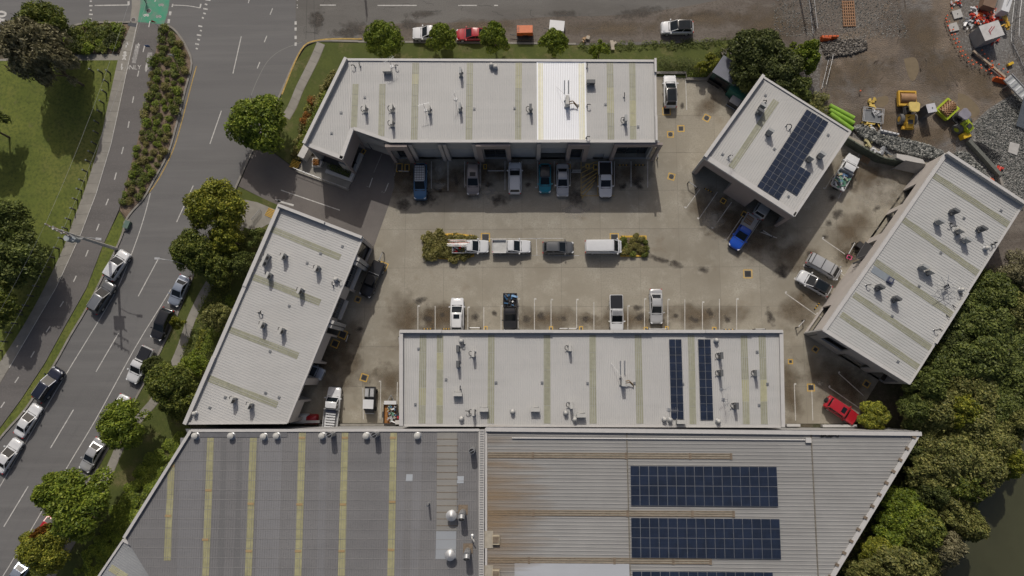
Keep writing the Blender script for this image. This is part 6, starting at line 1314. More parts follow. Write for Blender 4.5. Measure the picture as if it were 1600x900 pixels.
def handrail(pts, lab):
    w_ = PP(pts); o = thing('handrail', lab, 'handrail', (w_[0][0], w_[0][1], 0)); c = Vector(w_[0]); mb = MB(); q = [Vector(v)-c for v in w_]
    for z in (.55, 1.0): lobj('rail_bar', MB().path([tuple(v+Vector((0, 0, z))) for v in q], .03, 6), alu, o)
    for p_ in resample(w_, 7): lobj('rail_post', MB().tube((p_.x-c.x, p_.y-c.y, 0), (p_.x-c.x, p_.y-c.y, 1.0), .03, 6), alu, o)
handrail([(461, 265), (500, 280), (543, 296)], 'white handrail along the driveway edge of the entrance landing')
# yellow slatted seats at the path ends
def bench(x, y, ang, lab):
    o = thing('slatted_grate', lab, 'ramp grate', P(x, y, .18), rad(ang)); o.location.z = .18
    for k in range(6): lobj('slat', MB().box((0, -.55+k*.22, .03), (1.3, .11, .05)), yellow_paint, o)
    for s in (-1, 1): lobj('side_frame', MB().box((s*.6, 0, .0), (.06, 1.3, .04)), dark, o)
bench(461, 257, -22, 'yellow slatted ramp grate at the north row landing'); bench(423, 333, -25, 'yellow slatted ramp grate at the slanted building landing')
handrail([(396, 345), (409, 330)], 'short white rail on the landing of the slanted building')
# buggy and trailer beside the slanted building
o = thing('buggy', 'small utility buggy with two crates and a white roof', 'buggy', (*P(578, 626, .9)[:2], .03), rad(-92))
lobj('chassis', MB().loft([ring_at(x, w2, .35, z2_, .08) for x, w2, z2_ in ((-1.9, .72, .8), (-.2, .78, .8), (.3, .78, .85), (1.2, .74, .9), (1.7, .6, .8))]), PK, o, True)
lobj('roof_panel', MB().box((.45, 0, 1.85), (1.25, 1.45, .06)), PW, o); lobj('windscreen', MB().box((1.15, 0, 1.4), (.05, 1.3, .8)), carglass, o)
for s in (-1, 1):
    for x in (-.1, 1.0): lobj('roof_post', MB().tube((x, s*.68, .8), (x, s*.68, 1.85), .03, 6), dark, o)
    for x in (-1.3, 1.1): lobj('wheel', MB().tube((x, s*.6, .32), (x, s*.82, .32), .32, 14), rubber, o)
    lobj('tray_side', MB().box((-1.1, s*.72, .98), (1.6, .05, .32)), dark, o)
lobj('bumper', MB().box((1.75, 0, .6), (.15, 1.3, .2)), alu, o)
for s in (-1, 1): c = thing('crate', 'pale crate in the buggy tray, %s one' % ('left', 'right')[s > 0], 'crate', (o.location.x+s*.36, o.location.y+1.1, .85), rad(-92), 'crates in the buggy'); lobj('crate_shell', MB().box((0, 0, .3), (1.15, .55, .55)), mat('crate_grey', (.30, .31, .31), .6), c); lobj('crate_lid', MB().box((0, 0, .59), (.95, .42, .04)), alu, c)
o = thing('box_trailer', 'box trailer with rust floor heaped with scrap by the white stub wall', 'trailer', (*P(610, 641, .7)[:2], .03), rad(90))
lobj('trailer_floor', MB().box((-.5, 0, .5), (2.6, 1.75, .08)), mat('rust_floor', (.30, .13, .035), .8, var=.2), o)
for s in (-1, 1):
    lobj('trailer_side', MB().box((-.5, s*.88, .72), (2.6, .05, .45)), dark, o); lobj('wheel', MB().tube((-.6, s*.9, .32), (-.6, s*1.08, .32), .32, 14), rubber, o); lobj('mudguard', MB().box((-.6, s*1.0, .68), (.8, .24, .05)), dark, o); lobj('drawbar', MB().tube((.8, s*.7, .5), (2.1, 0, .5), .05, 6), steel, o)
lobj('trailer_tailgate', MB().box((-1.8, 0, .72), (.05, 1.75, .45)), dark, o); lobj('toolbox', MB().box((1.05, 0, .75), (.5, 1.7, .5)), PW, o); lobj('jockey_wheel', MB().tube((1.9, .05, .1), (1.9, .05, 1.), .04, 6), steel, o)
t_ = o; r_ = thing('scrap_load', 'mixed white and coloured scrap in the box trailer', 'load', tuple(o.location), rad(90)); loose(r_, (-1.7, .6, -.75, .25), 60, sc_m, 'scrap_piece', 12, smin=.1, smax=.4, zb=.65)
o = thing('gas_bottle', 'red round bin beside the box trailer', 'bin', P(622, 652)); lobj('bin_body', MB().lathe((0, 0, 0), [(.25, 0), (.28, .6), (.2, .75), (.02, .78)], 14), PR, o, True); lobj('bin_valve', MB().tube((0, 0, .76), (0, 0, .88), .05, 8), steel, o)
for i, (x, y, m_, lab) in enumerate(((474, 654, PW, 'white covered heap under the slanted building'), (487, 655, PR, 'dark red heap under the slanted building'))):
    o = thing('covered_heap', lab, 'heap', P(x, y)); lobj('cover', MB().loft([[(a*1.0, b*.7, .02) for a, b in rrect(-1, 1, 1, .2)], [(a*.8, b*.5, .6) for a, b in rrect(-1, 1, 1, .2)], [(a*.4, b*.25, .75) for a, b in rrect(-1, 1, 1, .2)]]), m_, o, True); lobj('base_board', MB().box((0, 0, .01), (2.1, 1.5, .03)), wood, o)
o = thing('doorway_bins', 'pair of dark upright crates by the guard rail of the eastern row', 'crate', P(1339, 385), rad(50)); lobj('crate_body', MB().box((0, 0, .5), (.8, .7, 1.0)), black, o); lobj('crate_lid', MB().box((0, 0, 1.03), (.86, .76, .06)), dark, o)
for i, (x, y, a, lab) in enumerate(((1350, 393, 56, 'dark framed awning canopy projecting from the eastern row'), (1343, 408, 20, 'thin dark signboard on the eastern row wall'))):
    p = P(x, y, 3.2); o = thing('awning', lab, 'awning', (p[0], p[1], 3.2), rad(a)); lobj('awning_sheet', MB().box((0, 0, 0), (2.6 if i == 0 else 2.0, 1.1 if i == 0 else .25, .06)), dark, o); lobj('awning_frame', MB().tube((-1.2, .5, .05), (1.2, .5, .05), .05, 6).tube((-1.2, -.5, .05), (1.2, -.5, .05), .05, 6), mullion, o)
handrail([(1388, 332), (1390, 342)], 'black frame beside the eastern row doorway')
# shed, container and bins in the north lot corner
ZS = 2.7; q = [(1130.5, 86.5), (1168, 109), (1148, 134), (1112.5, 112.5)]; w_ = [Vector(P(x, y, ZS)[:2]) for x, y in q]; c = sum(w_, Vector((0, 0)))/4
o = thing('shed', 'small grey ribbed roof shed under the dark tree', 'shed', (c.x, c.y, 0)); wobj('shed_walls', MB().prism([tuple(c+(p-c)*.93) for p in w_], 0, ZS-.02), mat('shed_green', (.05, .10, .085), .6), o); rf = wobj('roof', MB().prism([tuple(p) for p in w_], ZS, ZS+.06, True), mat('shed_roof', (.17, .18, .215), .5, var=.08), o)
mb = MB(); dd = (w_[3]-w_[0]); uu = (w_[1]-w_[0])
for k in range(17): a = w_[0]+uu*(k+.5)/17; mb.prism([a-uu*.012, a+uu*.012, a+uu*.012+dd, a-uu*.012+dd], ZS+.06, ZS+.11)
rb = wobj('roof_ribs', mb, MATS['shed_roof'], rf); rb['kind'] = 'stuff'; wobj('door', MB().prism([w_[3].lerp(w_[2], .2)*.98+c*.02, w_[3].lerp(w_[2], .8)*.98+c*.02, w_[3].lerp(w_[2], .8)*.9+c*.1, w_[3].lerp(w_[2], .2)*.9+c*.1], .0, 2.2), dark, o)
gm = mat('container_green', (.03, .13, .10), .5, var=.15)
o = thing('waste_container', 'green open container between shed and solar building', 'container', (*P(1158, 136, 1.6)[:2], .03), rad(-34)); lobj('container_body', MB().box((0, 0, .95), (2.6, 3.0, 1.9)), gm, o); lobj('container_lid', MB().box((0, .75, 1.95), (2.7, 1.5, .08)), mat('container_lid', (.13, .25, .21), .4), o); lobj('container_hood', MB().box((0, -.75, 1.98), (2.7, 1.45, .12)), gm, o)
for s in (-1, 1): lobj('container_rib', MB().box((s*1.33, 0, 1), (.06, .2, 1.8)), gm, o)
o = thing('front_load_bin', 'small pale topped bin below the green container', 'bin', (*P(1148, 159, 1.2)[:2], .03), rad(-34)); lobj('bin_body', MB().box((0, 0, .6), (1.6, 1.2, 1.1)), black, o); lobj('bin_lid', MB().box((.0, .2, 1.2), (1.5, 1.15, .08), 0, .1), mat('bin_lid', (.33, .33, .35), .5), o); lobj('bin_handle', MB().tube((-.8, -.7, .5), (.8, -.7, .5), .05, 6), PU, o)
o = thing('skip_bin', 'black open skip bin in front of the shed', 'skip bin', (*P(1119, 126, .8)[:2], .03), rad(-34))
for a in (((0, .5, .5), (2.0, .06, .9)), ((0, -.5, .5), (2.0, .06, .9)), ((1.0, 0, .5), (.06, 1.0, .9)), ((-1.0, 0, .5), (.06, 1.0, .9)), ((0, 0, .15), (1.9, .95, .06))): lobj('bin_panel', MB().box(*a), black, o)
r_ = thing('rubbish_bag', 'white rubbish in the black skip bin', 'rubbish', (*P(1118, 121, .8)[:2], .6)); loose(r_, (-.3, .3, -.15, .15), 6, [PW, alu], 'rubbish_piece', 14, zb=.1)
# screen wall of green concrete panels and the tilted white panels behind
top = [(1322, 213), (1335, 221), (1348, 229), (1358, 234.5), (1368, 240), (1380, 246), (1396, 249), (1411, 252)]
w_ = [Vector(P(x, y, 2.1)) for x, y in top]; o = thing('screen_wall', 'dark green panelled screen wall between yard and rubble heap', 'wall', (w_[0].x, w_[0].y, 0)); pm = mat('screen_panel', (.085, .10, .075), .8, var=.2, per=.15)
for a, b in zip(w_, w_[1:]):
    t = (b-a).normalized(); n = Vector((-t.y, t.x, 0))*.08
    for z0_, z1_ in ((0, 1.02), (1.06, 2.1)): wobj('wall_panel', MB().prism([a+t*.03-n, b-t*.03-n, b-t*.03+n, a+t*.03+n], z0_, z1_, True), pm, o)
for a in w_: wobj('wall_post', MB().box((a.x, a.y, 1.08), (.12, .12, 2.16)), dark, o)
o = thing('sloped_shelter', 'grey sloping shelter roof against the eastern row corner', 'shelter', (*P(1420, 258, 2)[:2], 0)); A_, B2, C_, D_ = P(1396, 263, .9), P(1415, 250.5, 2.6), P(1447, 257, 2.6), P(1436, 272, .9)
off = Vector((0, 0, -.12)); wobj('shelter_roof', MB().loft([[Vector(v)+off for v in (A_, D_, C_, B2)], [Vector(v) for v in (A_, D_, C_, B2)]]), mat('shelter_grey', (.27, .265, .255), .8), o); wobj('shelter_wall', MB().prism([P(1401, 246, 2.4), P(1412, 251, 2.4), P(1446, 256, 2.4), P(1442, 249, 2.4), P(1420, 243, 2.4), P(1401, 240, 2.4)], 0, 2.4), white_wall, o)
for v in (A_, D_): wobj('shelter_post', MB().tube((v[0], v[1], 0), (v[0], v[1], .85), .06, 6), steel, o)
# ================================================================ CONSTRUCTION SITE
YL = mat('plant_yellow', (.55, .33, .035), .5, var=.08); LM = mat('plant_lime', (.36, .45, .02), .5, var=.08); TAN = mat('drum_tan', (.30, .17, .085), .55, var=.15)
def roller_m(px, py, ang, bm, label, pads=False, rc=None):
    o = thing('road_roller', label, 'road roller', (*P(px, py, 1)[:2], .03), rad(ang))
    for s in (-1, 1): lobj('drum_frame_side', MB().box((1.75, s*1.18, .85), (2.1, .2, .55)), bm, o)
    lobj('drum_frame_front', MB().box((2.75, 0, .85), (.25, 2.5, .5)), bm, o); lobj('drum_frame_rear', MB().box((.75, 0, .9), (.3, 2.5, .5)), bm, o)
    dr = lobj('drum', MB().tube((1.75, -1.05, .8), (1.75, 1.05, .8), .78, 28), TAN, o, True)
    if pads:
        mb = MB()
        for i in range(9):
            for k in range(14):
                a = 2*math.pi*(k+.5*(i % 2))/14; mb.box((1.75+.83*math.cos(a), -.94+i*.235, .8+.83*math.sin(a)), (.15, .12, .15))
        x = lobj('drum_pads', mb, TAN, dr)
    lobj('articulation', MB().box((.45, 0, .8), (.7, .8, .5)), dark, o)
    lobj('cab_floor', MB().box((-.25, .0, 1.1), (1.3, 1.5, .25)), dark, o); lobj('seat', MB().box((-.4, 0, 1.5), (.5, .55, .6)), black, o); lobj('console', MB().box((.25, 0, 1.5), (.25, .7, .6)), dark, o)
    for x in (-.8, .3):
        for s in (-1, 1): lobj('cab_post', MB().tube((x, s*.68, 1.2), (x, s*.66, 2.75), .045, 6), dark, o)
    lobj('cab_roof', MB().loft([[(x, y, 2.75) for x, y in rrect(-1.0, .5, .82, .25, .7)], [(x, y, 2.88) for x, y in rrect(-.95, .45, .78, .25, .66)]]), rc or bm, o)
    lobj('engine_hood', MB().loft([[(-.95, -.62, .9), (-.95, .62, .9), (-.95, .62, 1.75), (-.95, -.62, 1.75)], [(-2.2, -.6, .9), (-2.2, .6, .9), (-2.2, .55, 1.6), (-2.2, -.55, 1.6)], [(-2.75, -.5, .9), (-2.75, .5, .9), (-2.75, .42, 1.3), (-2.75, -.42, 1.3)]]), bm, o); lobj('hood_grille', MB().box((-2.0, 0, 1.66), (.6, .7, .06)), dark, o); lobj('exhaust', MB().tube((-1.4, .3, 1.7), (-1.4, .3, 2.2), .06, 8), black, o)
    for s in (-1, 1):
        w_ = lobj('wheel', MB().tube((-1.3, s*.62, .75), (-1.3, s*1.15, .75), .75, 20), mat('tyre_dusty', (.12, .12, .12), .9), o, True); lobj('rim', MB().tube((-1.3, s*1.13, .75), (-1.3, s*1.17, .75), .38, 14), bm, w_)
    lobj('rear_weight', MB().box((-2.6, 0, .75), (.4, 1.6, .4)), bm, o); return o
roller_m(1418, 172, 88, YL, 'yellow smooth drum roller with a pale yellow cab roof', rc=mat('roof_pale_yellow', (.6, .46, .14), .5)); roller_m(1494, 184, 132, LM, 'lime green padfoot roller with a grey cab roof', True, mat('roof_mauve_grey', (.24, .23, .27), .4))
def boxthing(nm, lab, cat, px, py, zc, ang, d_, m, lid=None, lidm=None, extra=None, group=None):
    o = thing(nm, lab, cat, (*P(px, py, zc)[:2], .025), rad(ang), group); lobj('shell', MB().box((0, 0, d_[2]/2), d_), m, o); lobj('top_cover', MB().box((0, 0, d_[2]+.03), (d_[0]*1.03, d_[1]*1.03, .06)), lidm or m, o); return o
o = boxthing('portable_toilet', 'tall grey portable toilet with pale roof between the rollers', 'portable toilet', 1455, 169, 2.5, 12, (1.25, 1.25, 2.5), mat('toilet_grey', (.07, .075, .085), .5), lidm=mat('toilet_roof', (.50, .50, .53), .5)); lobj('vent_stub', MB().tube((.1, 0, 2.55), (.1, 0, 2.7), .06, 8), dark, o); lobj('door', MB().box((0, -.635, 1.15), (.8, .02, 2.0)), mat('toilet_door', (.12, .13, .15), .5), o)
gp = mat('pipe_lime_green', (.22, .40, .04), .45)
for i, (a, b) in enumerate((((1297, 164), (1335, 184)), ((1297, 171), (1335, 192)), ((1298, 177), (1333, 202)))):
    A_, B2 = Vector(P(*a, .6)), Vector(P(*b, .6)); c = (A_+B2)/2; o = thing('drain_pipe', '%s of three lime green drain pipes beside the solar building' % ('uppermost', 'middle', 'lowest')[i], 'pipe', (c.x, c.y, .03), 0, 'lime green pipes'); A_ -= c; B2 -= c
    A_.z = B2.z = .36; lobj('pipe_barrel', MB().tube(tuple(A_), tuple(B2), .35, 18), gp, o, True); lobj('pipe_mouth', MB().tube(tuple(B2), tuple(B2*1.01), .28, 14), black, o)
    for t in (.5, -.5): lobj('pipe_collar', MB().tube(tuple(A_*t), tuple(A_*(t+.03)), .365, 18), gp, o)
# steel rack, yellow bundles
o = thing('steel_rack', 'pale steel stillage frame with a grey sheet beside the pipes', 'rack', (*P(1363, 181, .5)[:2], .03), rad(-8))
for s in (-1, 1):
    for k in (0, .18): lobj('frame_rail', MB().box((s*(1.45-k), 0, .8), (.07, 2.2, .07)), alu, o)
    lobj('frame_rail', MB().box((0, s*1.05, .8), (2.9, .07, .07)), alu, o)
for x in (-1.45, 1.45):
    for y in (-1.05, 1.05): lobj('frame_leg', MB().box((x, y, .4), (.08, .08, .8)), steel, o)
lobj('sheet', MB().box((0, 0, .45), (2.5, 1.9, .04)), mat('sheet_grey', (.16, .17, .18), .6), o)
def heap(lab, px, py, n, ext, mats, seed, cat='stack', nm='material_stack', smin=.2, smax=.6, z=.1):
    o = thing(nm, lab, cat, (*P(px, py, .3)[:2], .03)); loose(o, (-ext[0], ext[0], -ext[1], ext[1]), n, mats, 'bundle', seed, smin, smax, z); return o
ybm = mat('bundle_yellow', (.58, .42, .10), .7, var=.15); heap('yellow bundles stacked just above the steel rack', 1363, 162, 10, (.6, .6), [ybm], 21, smin=.4); heap('yellow bundles at the lower left corner of the steel rack', 1355, 192, 8, (.5, .3), [ybm], 22, smin=.3); heap('pale broken bundles at the lower right of the steel rack', 1368, 197, 9, (.8, .5), [PW, ybm, alu], 23); heap('pale sheets lying inside the steel rack', 1368, 178, 5, (.5, .4), [alu, PW], 24, z=.5)
heap('crumpled pale yellow tarp on the rubble behind the screen wall', 1358, 222, 9, (.6, .4), [mat('tarp_yellow', (.5, .45, .25), .8)], 25, 'tarp', 'tarp', .4, .7); heap('grey planks and sheets beside the screen wall', 1385, 233, 8, (.9, .6), [alu, steel, mat('sheet_grey', (0, 0, 0))], 26, smin=.3, smax=.9)
heap('white boards lying at the screen wall', 1371, 236, 7, (.8, .3), [PW, alu, wood], 27); heap('scattered broken boards on the muddy shoulder by the small tree', 916, 61, 5, (.6, .4), [mat('board_cream', (.42, .37, .30), .8), wood], 28, 'boards', 'broken_boards', .3, .9); heap('pale plasterboard offcut on the verge grass', 959, 71, 3, (.3, .4), [mat('board_cream', (0, 0, 0))], 29, 'boards', 'broken_boards', .6, 1.)
heap('pale rubble by the curved hedge and dark tree', 1142, 76, 18, (1.6, .8), [mat('board_cream', (0, 0, 0)), kerbmat], 30, 'rubble', 'rubble_heap', .15, .4)
def barrier(px, py, ang, L, lab, m, group='plastic barriers'):
    o = thing('barrier', lab, 'barrier', (*P(px, py, .4)[:2], .03), rad(ang), group); lobj('barrier_body', MB().loft([[(x, -.3, 0), (x, -.12, .55), (x, -.1, .85), (x, .1, .85), (x, .12, .55), (x, .3, 0)] for x in (-L/2, L/2)]), m, o)
    for k in range(4): lobj('barrier_hole', MB().box((-L*.36+k*L*.24, 0, .86), (.14, .1, .02)), dark, o)
barrier(1295.5, 58.5, 0, 2.4, 'orange barrier alone at the gravel edge above the rubble', orange_pl); barrier(1567, 126, -17, 2.6, 'orange barrier at the end of the timber beam', orange_pl); barrier(1388, 208, -14, 2.6, 'white barrier on the rubble strip', PW); barrier(1290, 61, -5, 1.2, 'short orange barrier end piece', orange_pl)
# timber mat
o = thing('timber_mat', 'brown timber lattice mat lying on the gravel', 'timber mat', (*P(1325.5, 22)[:2], .03)); wd = mat('mat_timber', (.30, .17, .095), .85, var=.2, scale=3)
for k in range(6): lobj('long_slat', MB().box((-.8+k*.32, 0, .14), (.14, 4.0, .09)), wd, o)
for k in range(9): lobj('cross_slat', MB().box((0, -1.9+k*.475, .06), (1.85, .16, .09)), wd, o)
# site hut, debris, slabs
o = boxthing('site_container', 'white site container roofed by red streaks at the top right', 'container', 1549, 48, 2.4, 18, (2.9, 2.3, 2.4), mat('hut_grey', (.30, .30, .30), .6), lidm=mat('hut_white', (.5, .49, .48), .6)); lobj('roof_marks', MB().box((.1, .1, 2.5), (1.2, .08, .03), .6).box((-.1, .3, 2.5), (.9, .08, .03), .6).box((-.4, -.2, 2.5), (.08, .6, .03), .1), PR, o)
red = mat('safety_red', (.55, .05, .03), .6); heap('tangle of red and white barrier boards above the site container', 1538, 25, 110, (2.0, 1.2), [red, red, orange_pl, PW, dark], 31, 'barrier boards', 'barrier_board_pile', .2, .55, .3)
heap('red boards east of the tangle', 1560, 22, 24, (.9, 1.1), [red, orange_pl, PW, ybm], 32, 'barrier boards', 'barrier_board_pile', .2, .5, .3); heap('pale machine parts by the pole shadow', 1513, 36, 12, (.5, .9), [PW, alu, steel], 33, 'machine parts', 'machine_parts', .2, .5); heap('dark and white hose reel left of the tangle', 1522, 24, 9, (.3, .4), [dark, PW], 34, 'hose reel', 'hose_reel', .2, .4, .3); heap('yellow boom pieces beside the container', 1566, 38, 9, (.4, .9), [YL], 35, 'boom', 'boom_pieces', .3, .7, .8); heap('red markers bunched at the top of the trench', 1494, 3, 14, (.7, .5), [red, PW, orange_pl], 36, 'markers', 'marker_bunch', .15, .35); heap('red board bits below the container', 1555, 65, 7, (.5, .3), [red], 37, 'barrier boards', 'barrier_board_pile', .15, .4)
for i, (x, y) in enumerate(((1494.5, 23), (1488.5, 43.5))): o = thing('access_slab', 'pale square concrete lid, %s of the two beside the dotted markers' % ('upper', 'lower')[i], 'concrete lid', (*P(x, y)[:2], .03), rad(15)); lobj('slab', MB().box((0, 0, .12), (1.35, 1.25, .2)), mat('lid_pale', (.42, .41, .39), .85), o); lobj('lifting_eye', MB().tube((0, 0, .22), (0, 0, .3), .06, 8), dark, o)
A_, B2 = Vector(P(1520, 80, .4)), Vector(P(1570, 121, .4)); o = thing('timber_beam', 'long pale timber beam leading to the orange barrier', 'beam', (A_.x, A_.y, 0)); dd = B2-A_; lobj('beam', MB().box((dd.x/2, dd.y/2, .45), (dd.length, .28, .3), math.atan2(dd.y, dd.x)), mat('beam_pale', (.38, .30, .22), .85, var=.15), o)
for t in (.05, .5, .95): lobj('trestle', MB().box((dd.x*t, dd.y*t, .15), (.2, .7, .3), math.atan2(dd.y, dd.x)), dark, o)
heap('orange marker tied on the timber beam', 1550, 107, 5, (.4, .3), [orange_pl, dark], 38, 'marker', 'beam_marker', .15, .35, .5)
pegs = [(1484, 16), (1477, 27), (1475, 32), (1476, 37), (1480, 36), (1478, 43), (1481, 50), (1486, 49), (1484, 57), (1489, 56), (1487, 64), (1492, 63), (1490, 70), (1495, 68), (1493, 76), (1498, 76), (1497, 83), (1501, 82), (1500, 90), (1505, 88), (1509, 93), (1510, 99), (1515, 97), (1517, 103), (1522, 100), (1529, 104), (1530, 109), (1537, 113), (1527, 73), (1531, 81), (1535, 87), (1540, 94), (1546, 98), (1557, 103), (1564, 110), (1571, 115), (1542, 111), (1545, 117), (1528, 49), (1342, 144)]
pk = MB().tube((0, 0, 0), (0, 0, .5), .03, 5).mesh('stake', wood); pc = MB().box((0, 0, .5), (.17, .17, .14)).mesh('orange_top', mat('peg_orange', (.7, .12, .04), .6))
for x, y in pegs: o = thing('marker_peg', 'orange topped survey peg in the dotted rows by the trench', 'marker peg', (*P(x, y)[:2], .02), R.uniform(0, 3), 'orange survey pegs'); link('stake', pk, o); link('orange_top', pc, o)
def fence_line(pts, lab, h=1.8, m=None):
    w_ = PP(pts); o = thing('temporary_fence', lab, 'fence', (w_[0][0], w_[0][1], 0)); c = Vector(w_[0])
    for a, b in zip(w_, w_[1:]):
        a = Vector(a)-c; b = Vector(b)-c
        for z in (.15, h): lobj('fence_rail', MB().tube(tuple(a+Vector((0, 0, z))), tuple(b+Vector((0, 0, z))), .035, 5), m or alu, o)
        n = max(2, int((b-a).length/2.4)); mb = MB()
        for k in range(n+1): q = a.lerp(b, k/n); lobj('fence_post', MB().tube(tuple(q), tuple(q+Vector((0, 0, h+.1))), .04, 5), m or alu, o)
        k = 0
        while k < (b-a).length: q = a+(b-a).normalized()*k; mb.tube(tuple(q), tuple(q+Vector((0, 0, h))), .006, 3, caps=False); k += .3
        x = lobj('fence_mesh', mb, steel, o); x['kind'] = 'stuff'
fence_line([(1588, -30), (1580, 37), (1579, 66)], 'white fence line running down the right side of the container'); fence_line([(1581, 68), (1592, 90), (1604, 118)], 'white fence continuing down to the lower right gravel'); fence_line([(1262, -20), (1266, 20), (1270, 54)], 'white fence line beside the pole shadow in the gravel yard'); fence_line([(1294, 94), (1290, 112), (1283, 140)], 'short fence behind the riverside shrubs at the mud track')
o = boxthing('yellow_bin', 'small bright yellow bin below the lime roller', 'bin', 1508, 212, .6, 20, (1.1, .8, .9), mat('bin_yellow', (.65, .42, .02), .5)); boxthing('yellow_barrow', 'small yellow box on the right fence line', 'box', 1580, 99, .5, 25, (.8, .35, .4), mat('bin_yellow', (0, 0, 0)))
o = thing('retaining_wall', 'dark concrete edge wall beside the reinforcing bars', 'wall', P(1510, 222)); wobj('wall_body', ribbon(MB(), PP([(1509, 222), (1533, 248), (1558, 276)]), .5, .9, 0), mat('wall_dark_concrete', (.13, .135, .12), .9, var=.2), o); wobj('wall_coping', ribbon(MB(), PP([(1558, 276), (1563, 292)]), .35, .6, 0), kerbmat, o)
for k in range(9):
    a = P(1513+k*2.2, 219+k*.6); b = P(1552+k*1.6, 258+k*(-1.6)); o = wobj('steel_bar', MB().tube((a[0], a[1], .1+.02*k), (b[0], b[1], .12+.03*k), .045, 5), dark); tag(o, 'dark reinforcing bar lying on the rock heap beside the retaining wall', 'steel bar', 'reinforcing bars')
heap('red clamps at the end of the reinforcing bars', 1560, 263, 6, (.6, .3), [red], 39, 'clamps', 'clamps', .2, .45)
o = thing('lifebuoy', 'orange ring lying behind the eastern building parapet', 'ring', P(1547, 284, .3)); pts = [(.42*math.cos(t), .42*math.sin(t), .15) for t in np.linspace(0, 6.283, 17)]; lobj('ring_tube', MB().path(pts, .11, 8), orange_pl, o); lobj('ring_rope', MB().path([(.55*math.cos(t), .55*math.sin(t), .15) for t in np.linspace(0, 6.283, 9)], .02, 5), PW, o)
o = thing('conveyor', 'pale conveyor machine with steep grey hopper at the right edge', 'conveyor', (*P(1592, 145, 1)[:2], 0), rad(-52)); lobj('conveyor_bed', MB().box((0, 0, 1.3), (5.5, 1.3, .25)), mat('conv_grey', (.36, .38, .38), .6), o)
for k in range(9): lobj('conveyor_slat', MB().box((-2.4+k*.6, 0, 1.46), (.22, 1.1, .05)), PW if k % 2 else steel, o)
for s in (-1, 1): lobj('side_rail', MB().box((0, s*.75, 1.5), (5.6, .08, .2)), alu, o); lobj('support_leg', MB().box((-1.8, s*.6, .6), (.15, .15, 1.2)), steel, o); lobj('support_leg', MB().box((1.8, s*.6, .6), (.15, .15, 1.2)), steel, o)
o = thing('hopper', 'large sloping grey panel below the conveyor', 'hopper', (*P(1598, 180, 1)[:2], 0)); A_, B2, C_, D_ = [Vector(P(*q)) for q in ((1600, 152, 3.), (1588, 196, .4), (1612, 205, .4), (1630, 152, 3.))]; c = o.location; th_ = Vector((0, 0, -.15)); lobj('hopper_plate', MB().loft([[v-c+th_ for v in (A_, B2, C_, D_)], [v-c for v in (A_, B2, C_, D_)]]), mat('conv_grey', (0, 0, 0)), o); lobj('hopper_stand', MB().box((1.2, 1, .7), (.2, 2., 1.4)), steel, o)
o = thing('concrete_pad', 'pale concrete pad at the right edge below the hopper', 'pad', (*P(1583, 231)[:2], .02)); wobj('pad', MB().prism(PP([(1577, 222), (1592, 226), (1588, 243), (1574, 238)]), .03, .16), mat('lid_pale', (0, 0, 0)), o)
o = thing('site_truck', 'white cab and brown body truck cut by the top right edge', 'truck', (*P(1556, 2, 1)[:2], 0), rad(70)); lobj('truck_body', MB().box((0, 1.1, 1.1), (3.4, 1.7, 1.4)), mat('brown_body', (.19, .12, .08), .7), o); lobj('cab', MB().box((-.3, -1.1, 1.3), (3.2, 1.1, 1.7)), PW, o); lobj('jib', MB().path([(-1.8, -1.1, 1.9), (.5, -1.1, 2.4), (2.5, -.6, 2.2)], .12, 8), alu, o)
for s in (-1, 1):
    for x in (-1.2, 1.2): lobj('wheel', MB().tube((x, s*1.3, .4), (x, s*1.6, .4), .4, 14), rubber, o)
# compressor and white panel on the shoulder
o = thing('compressor', 'orange towable compressor on the shoulder beside a kerb tree', 'compressor', (*P(820, 48, 1)[:2], .03), 0); lobj('engine_cover', MB().loft([[(x, -.62, .5) for x in (-1.2, 1.2)]+[(x, .62, .5) for x in (1.2, -1.2)], [(x, -.58, 1.5) for x in (-1.15, 1.15)]+[(x, .58, 1.5) for x in (1.15, -1.15)]]), mat('compressor_orange', (.55, .13, .03), .45), o); lobj('frame', MB().box((0, -.85, .55), (2.5, .6, .14)), dark, o); lobj('spare_hose', MB().path([(.1+.4*math.cos(t), -.85+.25*math.sin(t), .75) for t in np.linspace(0, 12, 30)], .06, 6), black, o); lobj('drawbar', MB().path([(-1.2, -.4, .45), (-2.2, -.3, .45)], .06, 6), dark, o)
for x in (-.5, .5): lobj('wheel', MB().tube((x, .62, .3), (x, .78, .3), .3, 14), rubber, o)
for k in range(4): lobj('vent_slot', MB().box((-.95, -.35+k*.22, 1.505), (.3, .08, .01)), dark, o)
o = thing('white_panel', 'white trailer top half under the green kerb tree', 'trailer', (*P(870, 41, .9)[:2], .03), rad(-6)); lobj('trailer_box', MB().box((0, 0, .7), (2.2, 1.6, .8)), PW, o); lobj('drawbar', MB().tube((-1.1, -.3, .4), (-1.9, -.3, .4), .05, 6), dark, o)
for s in (-1, 1): lobj('wheel', MB().tube((0, s*.8, .28), (0, s*.95, .28), .28, 12), rubber, o)
